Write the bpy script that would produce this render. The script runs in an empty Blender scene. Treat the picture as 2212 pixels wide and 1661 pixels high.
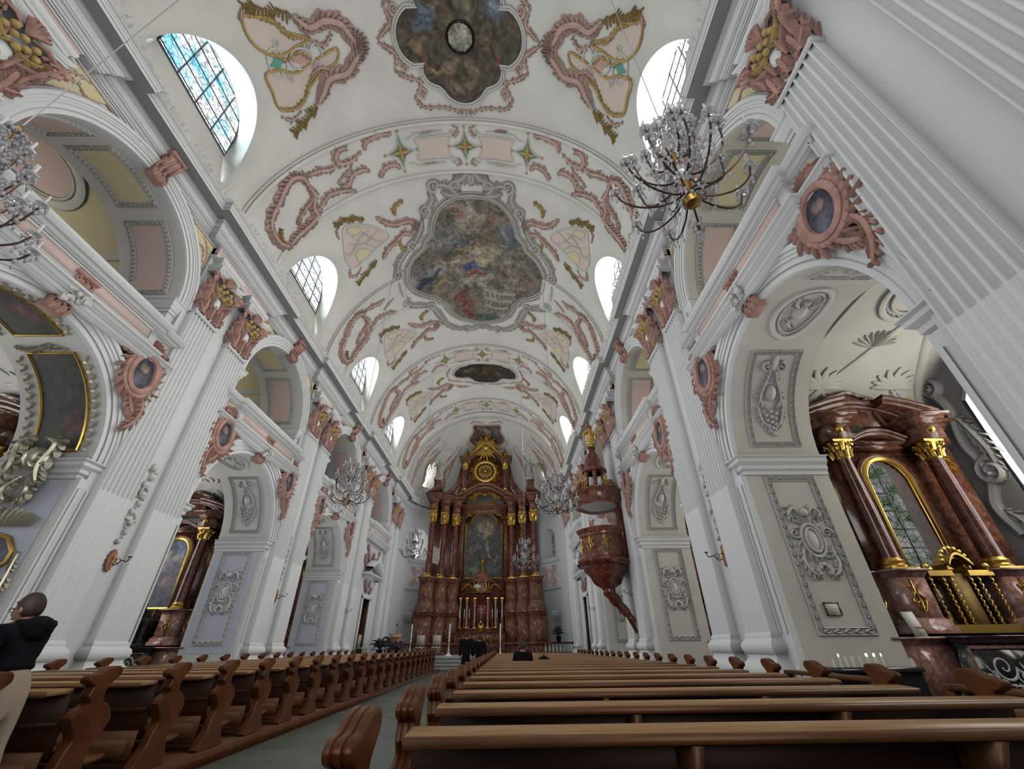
import bpy, math, random
import numpy as np
from math import sin, cos, pi, sqrt, atan2, radians
rnd = random.Random(11)
C = bpy.context.scene.collection
A = np.array

# ---------------------------------------------------------------- geometry collector
class G:
    def __init__(s):
        s.v = []; s.q = []; s.p = []; s.n = 0; s.c = []
    def quads(s, v, f):
        v = np.asarray(v, float).reshape(-1, 3)
        s.q.append(np.asarray(f, int).reshape(-1, 4) + s.n); s.v.append(v); s.n += len(v)
        return s
    def poly(s, v, faces):
        v = np.asarray(v, float).reshape(-1, 3)
        for f in faces: s.p.append([i + s.n for i in f])
        s.v.append(v); s.n += len(v)
        return s
    def grid(s, P, cu=False, cv=False):
        P = np.asarray(P, float); n, m = P.shape[:2]
        i = np.arange(n if cu else n - 1)[:, None]; j = np.arange(m if cv else m - 1)[None, :]
        i2 = (i + 1) % n; j2 = (j + 1) % m
        f = np.stack([i * m + j, i2 * m + j, i2 * m + j2, i * m + j2], -1)
        return s.quads(P, f)
    def box(s, x0, x1, y0, y1, z0, z1):
        v = [(x, y, z) for x in (x0, x1) for y in (y0, y1) for z in (z0, z1)]
        return s.quads(v, [(0, 1, 3, 2), (4, 6, 7, 5), (0, 4, 5, 1), (2, 3, 7, 6), (0, 2, 6, 4), (1, 5, 7, 3)])
    def prism(s, pts, a, b, axis='x'):
        """polygon pts (p,q) extruded from a to b along axis."""
        n = len(pts); o = []
        for t in (a, b):
            for p, q in pts:
                o.append({'x': (t, p, q), 'y': (p, t, q), 'z': (p, q, t)}[axis])
        return s.poly(o, [list(range(n)), list(range(2 * n - 1, n - 1, -1))] + [[i, n + i, n + (i + 1) % n, (i + 1) % n] for i in range(n)])
    def lathe(s, prof, n=16, o=(0, 0, 0), a0=0, a1=2 * pi, sx=1, sy=1):
        t = np.linspace(a0, a1, n + 1); full = abs(a1 - a0 - 2 * pi) < 1e-6
        if full: t = t[:-1]
        pr = A(prof, float)
        P = np.stack([o[0] + sx * pr[:, 0][:, None] * np.cos(t), o[1] + sy * pr[:, 0][:, None] * np.sin(t), o[2] + pr[:, 1][:, None] * np.ones_like(t)], -1)
        return s.grid(P, cv=full)
    def tube(s, pts, r, n=6, closed=False):
        p = A(pts, float); m = len(p); r = np.broadcast_to(A(r, float), (m,))
        T = np.gradient(p, axis=0) if not closed else np.roll(p, -1, 0) - np.roll(p, 1, 0)
        T /= np.linalg.norm(T, axis=1)[:, None] + 1e-12
        up = A([0, 0, 1.]) if abs(T[:, 2]).mean() < .85 else A([1., 0, 0])
        N = np.cross(T, up); N /= np.linalg.norm(N, axis=1)[:, None] + 1e-9; B = np.cross(T, N)
        a = np.arange(n) * 2 * pi / n
        P = p[:, None] + r[:, None, None] * (np.cos(a)[None, :, None] * N[:, None] + np.sin(a)[None, :, None] * B[:, None])
        s.grid(P, cu=closed, cv=True)
        if not closed:
            s.poly(P[0], [list(range(n))]); s.poly(P[-1], [list(range(n))[::-1]])
        return s
    def ball(s, c, r, n=8, m=5):
        if not hasattr(r, '__len__'): r = (r, r, r)
        a = np.linspace(0, pi, m + 1)[:, None]; b = (np.arange(n) * 2 * pi / n)[None, :]
        P = np.stack([c[0] + r[0] * np.sin(a) * np.cos(b), c[1] + r[1] * np.sin(a) * np.sin(b), c[2] + r[2] * np.cos(a) * np.ones_like(b)], -1)
        return s.grid(P, cv=True)
    def mould(s, path, prof, closed=False):
        """prof = [(out, z)] swept along plan polyline path [(x,y)]; out = to the left of travel."""
        p = A(path, float); n = len(p)
        d = np.roll(p, -1, 0) - p; d /= np.linalg.norm(d, axis=1)[:, None] + 1e-12
        nn = np.stack([-d[:, 1], d[:, 0]], 1); m = np.zeros_like(p)
        for i in range(n):
            if closed: a, b = nn[i - 1], nn[i]
            else: a = nn[max(i - 1, 0)]; b = nn[min(i, n - 2)]
            h = a + b; L = h @ h
            m[i] = h * (2 / L) if L > 1e-6 else b
        pr = A(prof, float)
        P = np.zeros((n, len(pr), 3))
        P[:, :, :2] = p[:, None] + m[:, None] * pr[None, :, 0, None]; P[:, :, 2] = pr[None, :, 1]
        return s.grid(P, cu=closed)
    def add(s, g, f=None):
        for v in g.v:
            s.v.append(f(v) if f else v)
        for q in g.q: s.q.append(q + s.n)
        for p in g.p: s.p.append([i + s.n for i in p])
        s.n += g.n
        return s
    # ---- relief work, done in (u, v, h) and mapped later
    def rib(s, pts, w, h, base=0., k=5):
        p = A(pts, float)
        if len(p) < 2: return s
        m = len(p); w = np.broadcast_to(A(w, float), (m,)); h = np.broadcast_to(A(h, float), (m,))
        T = np.gradient(p, axis=0); T /= np.linalg.norm(T, axis=1)[:, None] + 1e-12
        N = np.stack([-T[:, 1], T[:, 0]], 1)
        cs = A([(-1, -.1), (-.7, .75), (0, 1), (.7, .75), (1, -.1)])
        if k == 3: cs = A([(-1, -.1), (0, 1), (1, -.1)])
        P = np.zeros((m, len(cs), 3))
        P[:, :, :2] = p[:, None] + N[:, None] * (cs[:, 0][None, :, None] * w[:, None, None])
        P[:, :, 2] = base + cs[:, 1][None] * h[:, None]
        return s.grid(P)
    def leaf(s, p, ang, L, w, h, curl=0., base=0., k=3, n=5):
        t = np.linspace(0, 1, n); a = ang + curl * t
        x = p[0] + np.concatenate([[0], np.cumsum(np.cos(a[:-1]) * L / (n - 1))]); y = p[1] + np.concatenate([[0], np.cumsum(np.sin(a[:-1]) * L / (n - 1))])
        ww = w * np.sin(pi * (t * .82 + .12)) ** .8
        return s.rib(np.stack([x, y], 1), ww, h * (.5 + .5 * np.sin(pi * (t * .85 + .1))), base, k)
    def feather(s, pts, w, h, side=0, n=8, L=2.1, base=0., ends=.3, seed=0, sweep=.45):
        """a rocaille band: ribbed spine with comb lobes on one or both sides."""
        p = smooth(pts, 6 * len(pts)); m = len(p)
        t = np.linspace(0, 1, m); tap = ends + (1 - ends) * np.sin(pi * np.clip(t, .0, 1)) ** .5
        s.rib(p, w * tap * .62, h * tap, base)
        T = np.gradient(p, axis=0)
        for sd in ((1, -1) if side == 0 else (side,)):
            for i in range(n):
                k = min(m - 1, int((i + .5) / n * m)); a = atan2(T[k, 1], T[k, 0]) + sd * (pi / 2 - sweep)
                s.leaf(p[k], a, w * L * tap[k] * (.8 + .35 * ((i * 7 + seed) % 3) / 2), w * .62 * tap[k], h * .75, curl=-sd * 1.1, base=base)
        return s
    def scroll(s, c, r, a0, turns, w, h, dr=1, base=0., tail=None):
        n = int(10 * turns) + 6; t = np.linspace(0, 1, n); rr = r * (1 - .82 * t); a = a0 + dr * turns * 2 * pi * t
        p = np.stack([c[0] + rr * np.cos(a), c[1] + rr * np.sin(a)], 1)
        if tail is not None: p = np.vstack([smooth(tail + [tuple(p[0])], 8)[:-1], p])
        s.rib(p, w * np.linspace(1, .55, len(p)), h, base)
        s.boss(p[-1], w * .9, h * 1.3, base)
        return s
    def boss(s, c, r, h, base=0., n=8, ry=None):
        ry = r if ry is None else ry
        a = (np.arange(n) * 2 * pi / n)[None, :]; ph = np.linspace(0, pi / 2, 4)[:, None]
        P = np.stack([c[0] + r * np.cos(ph) * np.cos(a), c[1] + ry * np.cos(ph) * np.sin(a), base + h * np.sin(ph) * np.ones_like(a)], -1)
        return s.grid(P, cv=True)
    def flat(s, pts, h=.01, sub=0):
        """a filled field laid on the surface: fan of rings to the centroid so that it bends with its mapping."""
        p = A(pts, float); c = p.mean(0)
        P = np.zeros((6, len(p), 3))
        for i in range(6):
            P[i, :, :2] = p + (c - p) * (i / 5.); P[i, :, 2] = h if i else h * .3
        return s.grid(P, cv=True)
    def oring(s, c, ru, rv, w, h, base=0., n=36, a0=0, a1=2 * pi):
        a = np.linspace(a0, a1, n + 1); return s.rib(np.stack([c[0] + ru * np.cos(a), c[1] + rv * np.sin(a)], 1), w, h, base)
    def oval(s, c, ru, rv, h, n=32, dome=0.):
        a = (np.arange(n) * 2 * pi / n)[None, :]; k = np.linspace(1, 0, 7)[:, None]
        P = np.stack([c[0] + ru * k * np.cos(a), c[1] + rv * k * np.sin(a), h + dome * (1 - k ** 2) * np.ones_like(a)], -1)
        return s.grid(P, cv=True)

def smooth(pts, n=40, closed=False):
    """Catmull-Rom through pts."""
    p = A(pts, float)
    if closed: q = np.vstack([p[-1], p, p[0], p[1]]); segs = len(p)
    else: q = np.vstack([2 * p[0] - p[1], p, 2 * p[-1] - p[-2]]); segs = len(p) - 1
    t = np.linspace(0, segs, n + 1)[:-1] if closed else np.linspace(0, segs, n)
    i = np.minimum(t.astype(int), segs - 1); f = (t - i)[:, None]
    a, b, c, d = q[i], q[i + 1], q[i + 2], q[i + 3]
    return .5 * (2 * b + (c - a) * f + (2 * a - 5 * b + 4 * c - d) * f ** 2 + (3 * b - a - 3 * c + d) * f ** 3)

def mesh(name, g, mat, smooth_=True):
    v = np.vstack(g.v) if g.v else np.zeros((0, 3))
    me = bpy.data.meshes.new(name)
    q = np.vstack(g.q) if g.q else np.zeros((0, 4), int)
    tot = np.concatenate([np.full(len(q), 4, int), A([len(p) for p in g.p], int)]) if g.p else np.full(len(q), 4, int)
    idx = np.concatenate([q.ravel()] + ([A([i for p in g.p for i in p], int)] if g.p else []))
    st = np.concatenate([[0], np.cumsum(tot)[:-1]]).astype(int) if len(tot) else np.zeros(0, int)
    me.vertices.add(len(v)); me.vertices.foreach_set('co', v.ravel().astype(np.float32))
    me.loops.add(len(idx)); me.loops.foreach_set('vertex_index', idx.astype(np.int32))
    me.polygons.add(len(tot)); me.polygons.foreach_set('loop_start', st.astype(np.int32)); me.polygons.foreach_set('loop_total', tot.astype(np.int32))
    if smooth_: me.polygons.foreach_set('use_smooth', np.ones(len(tot), bool))
    me.update(calc_edges=True); me.validate()
    if smooth_ and len(tot): me.set_sharp_from_angle(angle=radians(40))
    if mat: me.materials.append(mat)
    return me

def obj(name, g, mat, parent=None, sm=True, loc=None):
    me = g if isinstance(g, bpy.types.Mesh) else mesh(name, g, mat, sm)
    o = bpy.data.objects.new(name, me); C.objects.link(o)
    if parent is not None: o.parent = parent
    if loc is not None: o.location = loc
    return o
def tag(o, label, cat, group=None, kind=None):
    o['label'] = label; o['category'] = cat
    if group: o['group'] = group
    if kind: o['kind'] = kind
    return o
def thing(name, label, cat, loc=(0, 0, 0), rz=0, group=None, kind=None):
    o = bpy.data.objects.new(name, None); C.objects.link(o); o.empty_display_size = .1
    o.location = loc; o.rotation_euler = (0, 0, rz)
    return tag(o, label, cat, group, kind)
def dup(root, loc, rz=0, label=None, group=None, scale=None):
    r = root.copy(); C.objects.link(r); r.location = loc; r.rotation_euler = (0, 0, rz)
    if scale: r.scale = scale
    if label: r['label'] = label
    if group: r['group'] = group
    for ch in list(root.children):
        c = ch.copy(); C.objects.link(c); c.parent = r
        for g2 in ch.children:
            d = g2.copy(); C.objects.link(d); d.parent = c
    return r
def struct(name, g, mat, label, cat, sm=True, parent=None):
    o = obj(name, g, mat, parent, sm); return tag(o, label, cat, None, 'structure')
def fl(g, T, sm=None):
    """map a relief (u,v,h) through T"""
    return G().add(g, lambda v: T(v[:, 0], v[:, 1], v[:, 2]))
def mirror_v(g):
    return G().add(g, lambda v: v * A([1, -1, 1]))
def xf(g, loc=(0, 0, 0), rz=0, sc=(1, 1, 1)):
    c, s_ = cos(rz), sin(rz); R = A([[c, -s_, 0], [s_, c, 0], [0, 0, 1]])
    return G().add(g, lambda v: (v * A(sc)) @ R.T + A(loc))

# ---------------------------------------------------------------- materials
def nt(name):
    m = bpy.data.materials.new(name); m.use_nodes = True; t = m.node_tree; t.nodes.clear()
    o = t.nodes.new('ShaderNodeOutputMaterial'); b = t.nodes.new('ShaderNodeBsdfPrincipled'); t.links.new(b.outputs[0], o.inputs[0])
    return m, t, b, o
def N(t, ty, **k):
    n = t.nodes.new(ty)
    for a, b in k.items():
        if a in n.inputs: n.inputs[a].default_value = b
        else: setattr(n, a, b)
    return n
def coords(t, scale=(1, 1, 1), kind='Object'):
    tc = N(t, 'ShaderNodeTexCoord'); mp = N(t, 'ShaderNodeMapping'); mp.inputs['Scale'].default_value = scale
    t.links.new(tc.outputs[kind], mp.inputs[0]); return mp.outputs[0]
def ramp(t, fac, stops):
    r = N(t, 'ShaderNodeValToRGB'); t.links.new(fac, r.inputs[0]); e = r.color_ramp.elements
    while len(e) < len(stops): e.new(.5)
    for i, (p, c) in enumerate(stops):
        e[i].position = p; e[i].color = (*c, 1)
    return r.outputs[0]
def stucco(name, c, var=.06, rough=.75, bump=.15, scale=1.2, bscale=30):
    m, t, b, o = nt(name); v = coords(t)
    n = N(t, 'ShaderNodeTexNoise', Scale=scale, Detail=5.); t.links.new(v, n.inputs['Vector'])
    c = A(c); t.links.new(ramp(t, n.outputs[0], [(.3, c * (1 - var)), (.7, np.minimum(c * (1 + var * .5), 1))]), b.inputs['Base Color'])
    b.inputs['Roughness'].default_value = rough
    if bump:
        n2 = N(t, 'ShaderNodeTexNoise', Scale=float(bscale), Detail=3.); t.links.new(v, n2.inputs['Vector'])
        bp = N(t, 'ShaderNodeBump', Strength=bump, Distance=.01); t.links.new(n2.outputs[0], bp.inputs['Height']); t.links.new(bp.outputs[0], b.inputs['Normal'])
    return m
def marble(name, c1, c2, c3, scale=3., rough=.18, dist=1.5):
    m, t, b, o = nt(name); v = coords(t)
    n = N(t, 'ShaderNodeTexNoise', Scale=scale, Detail=8., Roughness=.65, Distortion=dist); t.links.new(v, n.inputs['Vector'])
    t.links.new(ramp(t, n.outputs[0], [(.3, c1), (.5, c2), (.62, c3), (.66, c2)]), b.inputs['Base Color'])
    b.inputs['Roughness'].default_value = rough; b.inputs['Coat Weight'].default_value = .3
    return m
def plain(name, c, rough=.6, metal=0., spec=None, emit=None, es=0.):
    m, t, b, o = nt(name); b.inputs['Base Color'].default_value = (*c, 1); b.inputs['Roughness'].default_value = rough; b.inputs['Metallic'].default_value = metal
    if spec is not None: b.inputs['Specular IOR Level'].default_value = spec
    if emit: b.inputs['Emission Color'].default_value = (*emit, 1); b.inputs['Emission Strength'].default_value = es
    return m
def wood(name, c1, c2, rough=.4, axis=(1, 12, 12)):
    m, t, b, o = nt(name); v = coords(t, axis)
    n = N(t, 'ShaderNodeTexNoise', Scale=2.5, Detail=6., Distortion=.6); t.links.new(v, n.inputs['Vector'])
    t.links.new(ramp(t, n.outputs[0], [(.3, c1), (.7, c2)]), b.inputs['Base Color']); b.inputs['Roughness'].default_value = rough; b.inputs['Specular IOR Level'].default_value = .22
    bp = N(t, 'ShaderNodeBump', Strength=.1, Distance=.004); t.links.new(n.outputs[0], bp.inputs['Height']); t.links.new(bp.outputs[0], b.inputs['Normal'])
    return m
M = dict(
    white=stucco('white_plaster', (.80, .80, .77), .03),
    wall=stucco('wall_plaster', (.76, .76, .75), .04),
    vault=stucco('vault_plaster', (.79, .765, .685), .10, scale=.6),
    relief=stucco('relief_stucco', (.73, .71, .65), .08),
    blue=stucco('pale_blue_stucco', (.60, .63, .70), .05),
    grey=stucco('grey_green_stucco', (.52, .50, .44), .15),
    soffit=stucco('soffit_shade_grey', (.34, .335, .32), .04),  # shade under the cornice put into the colour
    cream=stucco('chapel_cream', (.66, .63, .55), .08),
    pinkwall=stucco('pink_field', (.76, .57, .51), .05),
    peach=stucco('peach_field', (.77, .63, .53), .06),
    yellow=stucco('yellow_field', (.80, .70, .42), .06),
    pink=stucco('salmon_stucco', (.54, .30, .24), .32, scale=4., bump=.3),
    vpink=stucco('vault_salmon', (.68, .45, .37), .20, scale=4.),
    brownpink=stucco('russet_stucco', (.46, .20, .14), .25, scale=5.),
    ochre=stucco('ochre_stucco', (.58, .39, .14), .25, scale=5.),
    green=stucco('mint_field', (.16, .42, .31), .15, scale=5.),
    gold=plain('gold_leaf', (.74, .49, .13), .30, 1.),
    dgold=plain('old_gold', (.42, .26, .08), .42, 1.),
    silver=plain('silvered_stucco', (.50, .47, .36), .35, .5),
    red=marble('red_marble', (.06, .018, .010), (.165, .060, .034), (.27, .125, .08), 3.5),
    dred=marble('dark_red_marble', (.04, .009, .007), (.12, .028, .018), (.22, .075, .05), 2.5, .12),
    pinkm=marble('pink_marble', (.20, .08, .06), (.36, .17, .13), (.55, .33, .28), 6.),
    black=marble('black_marble', (.006, .006, .007), (.012, .012, .013), (.05, .05, .05), 4.),
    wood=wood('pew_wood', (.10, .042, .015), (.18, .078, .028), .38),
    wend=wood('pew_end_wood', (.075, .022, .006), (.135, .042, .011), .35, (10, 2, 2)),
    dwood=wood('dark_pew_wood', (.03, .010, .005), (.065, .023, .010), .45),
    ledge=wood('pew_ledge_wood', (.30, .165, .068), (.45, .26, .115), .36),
    lwood=wood('light_oak', (.42, .24, .11), (.55, .34, .17), .4),
    iron=plain('black_iron', (.01, .01, .012), .4, .6),
    lead=plain('window_and_reflected_bars', (.10, .11, .12), .5),
    wax=plain('candle_wax', (.85, .82, .74), .5),
    flame=plain('candle_flame', (1, .8, .4), .5, emit=(1, .62, .22), es=9.),
    cloth=plain('black_cloth', (.009, .009, .011), .9, 0., .1),
    beige=plain('beige_cloth', (.40, .31, .22), .85),
    skin=plain('skin', (.50, .27, .19), .5),
    hair=plain('dark_hair', (.035, .02, .014), .6),
    leaf=plain('plant_leaf', (.02, .05, .02), .45),
    purple=plain('purple_blossom', (.19, .04, .16), .7),
    paper=plain('paper', (.78, .76, .66), .6),
    stone=stucco('grey_stone', (.30, .31, .29), .12, scale=3.),
    speaker=plain('speaker_grey', (.36, .36, .32), .6),
    pbrown=plain('painted_brown', (.20, .16, .12), .6), pstone=plain('painted_stone', (.42, .38, .32), .6),
    wire=plain('steel_wire', (.45, .45, .43), .4, .5),
)
# crystal: bright, glassy, cheap
_m, _t, _b, _o = nt('crystal'); _b.inputs['Base Color'].default_value = (.86, .86, .88, 1); _b.inputs['Roughness'].default_value = .04
_b.inputs['Transmission Weight'].default_value = .55; _b.inputs['IOR'].default_value = 1.5; M['crystal'] = _m
# slate floor
_m, _t, _b, _o = nt('slate_floor'); _v = coords(_t)
_br = N(_t, 'ShaderNodeTexBrick', Scale=1., offset=.5); _br.inputs['Color1'].default_value = (.085, .10, .082, 1); _br.inputs['Color2'].default_value = (.11, .125, .105, 1); _br.inputs['Mortar'].default_value = (.07, .08, .07, 1)
_br.inputs['Mortar Size'].default_value = .008; _br.inputs['Brick Width'].default_value = 1.6; _br.inputs['Row Height'].default_value = .8
_t.links.new(_v, _br.inputs['Vector'])
_n = N(_t, 'ShaderNodeTexNoise', Scale=1.3, Detail=6.); _t.links.new(_v, _n.inputs['Vector'])
_mx = N(_t, 'ShaderNodeMix', data_type='RGBA', blend_type='MULTIPLY'); _mx.inputs['Factor'].default_value = .7
_t.links.new(_br.outputs[0], _mx.inputs['A']); _t.links.new(ramp(_t, _n.outputs[0], [(.3, (.6, .6, .6)), (.7, (1.2, 1.2, 1.15))]), _mx.inputs['B']); _t.links.new(_mx.outputs['Result'], _b.inputs['Base Color'])
_b.inputs['Roughness'].default_value = .45; M['floor'] = _m
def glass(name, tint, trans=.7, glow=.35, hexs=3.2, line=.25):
    """leaded pane: hexagon-like lead lines over a partly clear pane whose light is put in as glow"""
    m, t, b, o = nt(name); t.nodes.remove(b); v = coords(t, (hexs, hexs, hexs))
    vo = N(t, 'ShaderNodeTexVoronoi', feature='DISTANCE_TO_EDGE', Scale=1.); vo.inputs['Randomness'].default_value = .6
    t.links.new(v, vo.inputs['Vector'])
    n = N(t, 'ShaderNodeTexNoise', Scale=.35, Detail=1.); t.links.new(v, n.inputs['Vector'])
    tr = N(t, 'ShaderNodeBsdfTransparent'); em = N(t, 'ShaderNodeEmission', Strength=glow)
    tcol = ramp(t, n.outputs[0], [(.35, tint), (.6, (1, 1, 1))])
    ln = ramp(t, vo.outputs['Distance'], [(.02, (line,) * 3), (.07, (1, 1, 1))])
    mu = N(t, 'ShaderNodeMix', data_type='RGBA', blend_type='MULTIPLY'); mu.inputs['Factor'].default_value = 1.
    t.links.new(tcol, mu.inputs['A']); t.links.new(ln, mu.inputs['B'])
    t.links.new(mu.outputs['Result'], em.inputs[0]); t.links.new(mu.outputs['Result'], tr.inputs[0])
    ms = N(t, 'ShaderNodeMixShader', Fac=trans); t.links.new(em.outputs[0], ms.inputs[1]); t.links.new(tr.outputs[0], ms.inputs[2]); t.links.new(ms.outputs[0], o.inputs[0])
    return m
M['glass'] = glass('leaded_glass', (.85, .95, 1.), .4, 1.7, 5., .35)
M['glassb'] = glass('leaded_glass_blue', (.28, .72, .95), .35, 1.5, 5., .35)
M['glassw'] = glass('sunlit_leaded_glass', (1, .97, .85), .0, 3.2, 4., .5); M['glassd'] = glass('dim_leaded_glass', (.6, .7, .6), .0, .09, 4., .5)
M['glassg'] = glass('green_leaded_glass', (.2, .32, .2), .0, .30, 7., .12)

def painting(name, base, blobs, nx, ny, x0, x1, y0, y1, T, mask, h, seed=0, dark=1.):
    """A painted field: colours laid per vertex (soft strokes), broken up by noise in the shader."""
    us = np.linspace(x0, x1, nx); vs = np.linspace(y0, y1, ny); U, V = np.meshgrid(us, vs, indexing='ij')
    r = np.random.RandomState(seed)
    col = np.ones((nx, ny, 3)) * A(base)
    wu = U + .015 * (x1 - x0) * np.sin(V * 50 / (y1 - y0) + seed) + .02 * (x1 - x0) * np.sin((U + V) * 17 / (y1 - y0)); wv = V + .015 * (y1 - y0) * np.sin(U * 45 / (x1 - x0)) + .02 * (y1 - y0) * np.sin((V - U) * 19 / (x1 - x0) + 2)
    strokes = []
    for _ in range(260):
        cx = r.uniform(x0, x1); cy = r.uniform(y0, y1); a = r.uniform(0, pi); L = r.uniform(.015, .09) * (x1 - x0); W = L * r.uniform(.2, .6)
        du = (wu - cx) * cos(a) + (wv - cy) * sin(a); dv = -(wu - cx) * sin(a) + (wv - cy) * cos(a)
        k = np.clip(1.3 - (du / L) ** 2 - (dv / W) ** 2, 0, 1)[..., None] * .5
        strokes.append((k, r.uniform(.35, 1.9) * A([r.uniform(.92, 1.12), 1, r.uniform(.85, 1.1)])))
    for (cx, cy, L, W, a, c) in blobs:
        du = (wu - cx) * cos(a) + (wv - cy) * sin(a); dv = -(wu - cx) * sin(a) + (wv - cy) * cos(a)
        k = np.clip(1.6 - 1.2 * ((du / L) ** 2 + (dv / W) ** 2), 0, 1)[..., None] * .85
        col = col * (1 - k) + A(c) * k
    for k, f in strokes: col = col * (1 + k * (f - 1))
    P = np.stack([U, V, np.full_like(U, h)], -1); ok = mask(U, V)
    idx = np.arange(nx * ny).reshape(nx, ny)
    cell = ok[:-1, :-1] & ok[1:, :-1] & ok[1:, 1:] & ok[:-1, 1:]
    q = np.stack([idx[:-1, :-1], idx[1:, :-1], idx[1:, 1:], idx[:-1, 1:]], -1)[cell]
    used = np.unique(q); rm = -np.ones(nx * ny, int); rm[used] = np.arange(len(used))
    g = G(); Pf = P.reshape(-1, 3)[used]; g.quads(T(Pf[:, 0], Pf[:, 1], Pf[:, 2]), rm[q])
    me = mesh(name, g, None); ca = me.color_attributes.new('paint', 'FLOAT_COLOR', 'POINT')
    cc = np.ones((len(used), 4)); cc[:, :3] = np.clip(col.reshape(-1, 3)[used], 0, 1) * dark; ca.data.foreach_set('color', cc.ravel().astype(np.float32))
    me.materials.append(PAINT); return me
_m, _t, _b, _o = nt('fresco_paint'); _v = coords(_t)
_c = N(_t, 'ShaderNodeVertexColor', layer_name='paint'); _n = N(_t, 'ShaderNodeTexNoise', Scale=2.6, Detail=5., Distortion=1.6); _t.links.new(_v, _n.inputs['Vector'])
_mx = N(_t, 'ShaderNodeMix', data_type='RGBA', blend_type='MULTIPLY'); _mx.inputs['Factor'].default_value = .8
_t.links.new(_c.outputs[0], _mx.inputs['A']); _t.links.new(ramp(_t, _n.outputs[0], [(.32, (.35, .33, .32)), (.5, (1, 1, 1)), (.68, (1.7, 1.65, 1.55))]), _mx.inputs['B']); _t.links.new(_mx.outputs['Result'], _b.inputs['Base Color'])
_b.inputs['Roughness'].default_value = .55; PAINT = _m
# ---------------------------------------------------------------- layout (metres; x across, y towards the altar, z up)
HW, RV, ZV = 7.3, 7.35, 13.7            # half width of nave, vault radius, vault springing
YP = [-5.85, 2.25, 10.35, 18.45, 26.6, 34.8]   # pilaster pairs
BC = [-1.8, 6.3, 14.4, 22.5, 30.7]      # bay centres
AO, ZI = 2.4, 4.78                     # lower arch radius and impost
UO, ZU = 2.3, 9.5                      # upper arch radius and impost
SO = .12                                # crown offset of the ceiling painting work
AD, AY = 6.5, 36.8
sgn = {'left': -1, 'right': 1}
def Tw(s, base=HW):                     # wall relief map
    return lambda u, v, h: np.stack([s * (base - h), u, v], -1)
def Tv(u, v, h):
    a = (v + SO) / RV; r = RV - h
    return np.stack([r * np.sin(a), u, ZV + r * np.cos(a)], -1)
def Ta(u, v, h):                        # apse: u angle, v height
    a = np.clip((v - ZV) / RV, 0, pi / 2); k = np.cos(a) * (1 - h / 7.)
    return np.stack([-HW * k * np.cos(u), AY + AD * k * np.sin(u), np.minimum(v, ZV) + RV * np.sin(a) * (1 - h / 7.)], -1)
def Ti(s, c, R=AO, zi=ZI, x0=HW, sd=1): # arch reveal: u depth, v along the curve from the floor, sd +1 far jamb
    def f(u, v, h):
        a = np.maximum(v - zi, 0) / R
        return np.stack([s * (x0 + u), c + sd * (R - h) * np.cos(a), np.minimum(v, zi) + (R - h) * np.sin(a)], -1)
    return f
def archpath(c, R, z0, zi, n=28):
    a = np.linspace(pi, 0, n)
    return np.vstack([[(c - R, z0)], np.stack([c + R * np.cos(a), zi + R * np.sin(a)], 1), [(c + R, z0)]])
def rectmatch(op, c, zc, x0, x1, z0, z1, closed=False):
    """for each opening point the point of the rectangle in the same direction from (c, zc)"""
    out = []
    for (p, q) in op:
        dx, dz = p - c, q - zc
        ts = []
        if dx > 1e-6: ts.append((x1 - c) / dx)
        if dx < -1e-6: ts.append((x0 - c) / dx)
        if dz > 1e-6: ts.append((z1 - zc) / dz)
        if dz < -1e-6: ts.append((z0 - zc) / dz)
        t = min(ts); out.append((c + dx * t, zc + dz * t))
    out = A(out)
    # snap the nearest points to the corners
    for cx, cz in ((x0, z1), (x1, z1)) + (((x0, z0), (x1, z0)) if closed else ()):
        k = np.argmin((out[:, 0] - cx) ** 2 + (out[:, 1] - cz) ** 2); out[k] = (cx, cz)
    if not closed: out[0] = (x0, z0); out[-1] = (x1, z0)
    return out
def loft(curves, n=1):
    rows = []
    for a, b in zip(curves[:-1], curves[1:]):
        for i in range(n): rows.append(a + (b - a) * (i / n))
    rows.append(curves[-1]); return np.stack(rows)
def lift(P, h=0.): return np.concatenate([P, np.full(P.shape[:-1] + (1,), h)], -1)
def appl(T, P3): return T(P3[..., 0], P3[..., 1], P3[..., 2])

ROOMX = 13.5
# ---- floor
g = G().grid([[(x, y, 0) for y in np.linspace(-9, 46, 12)] for x in (-15, 0, 15)])
struct('floor', g, M['floor'], 'grey green slate floor of the nave and the centre aisle', 'floor')
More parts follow.
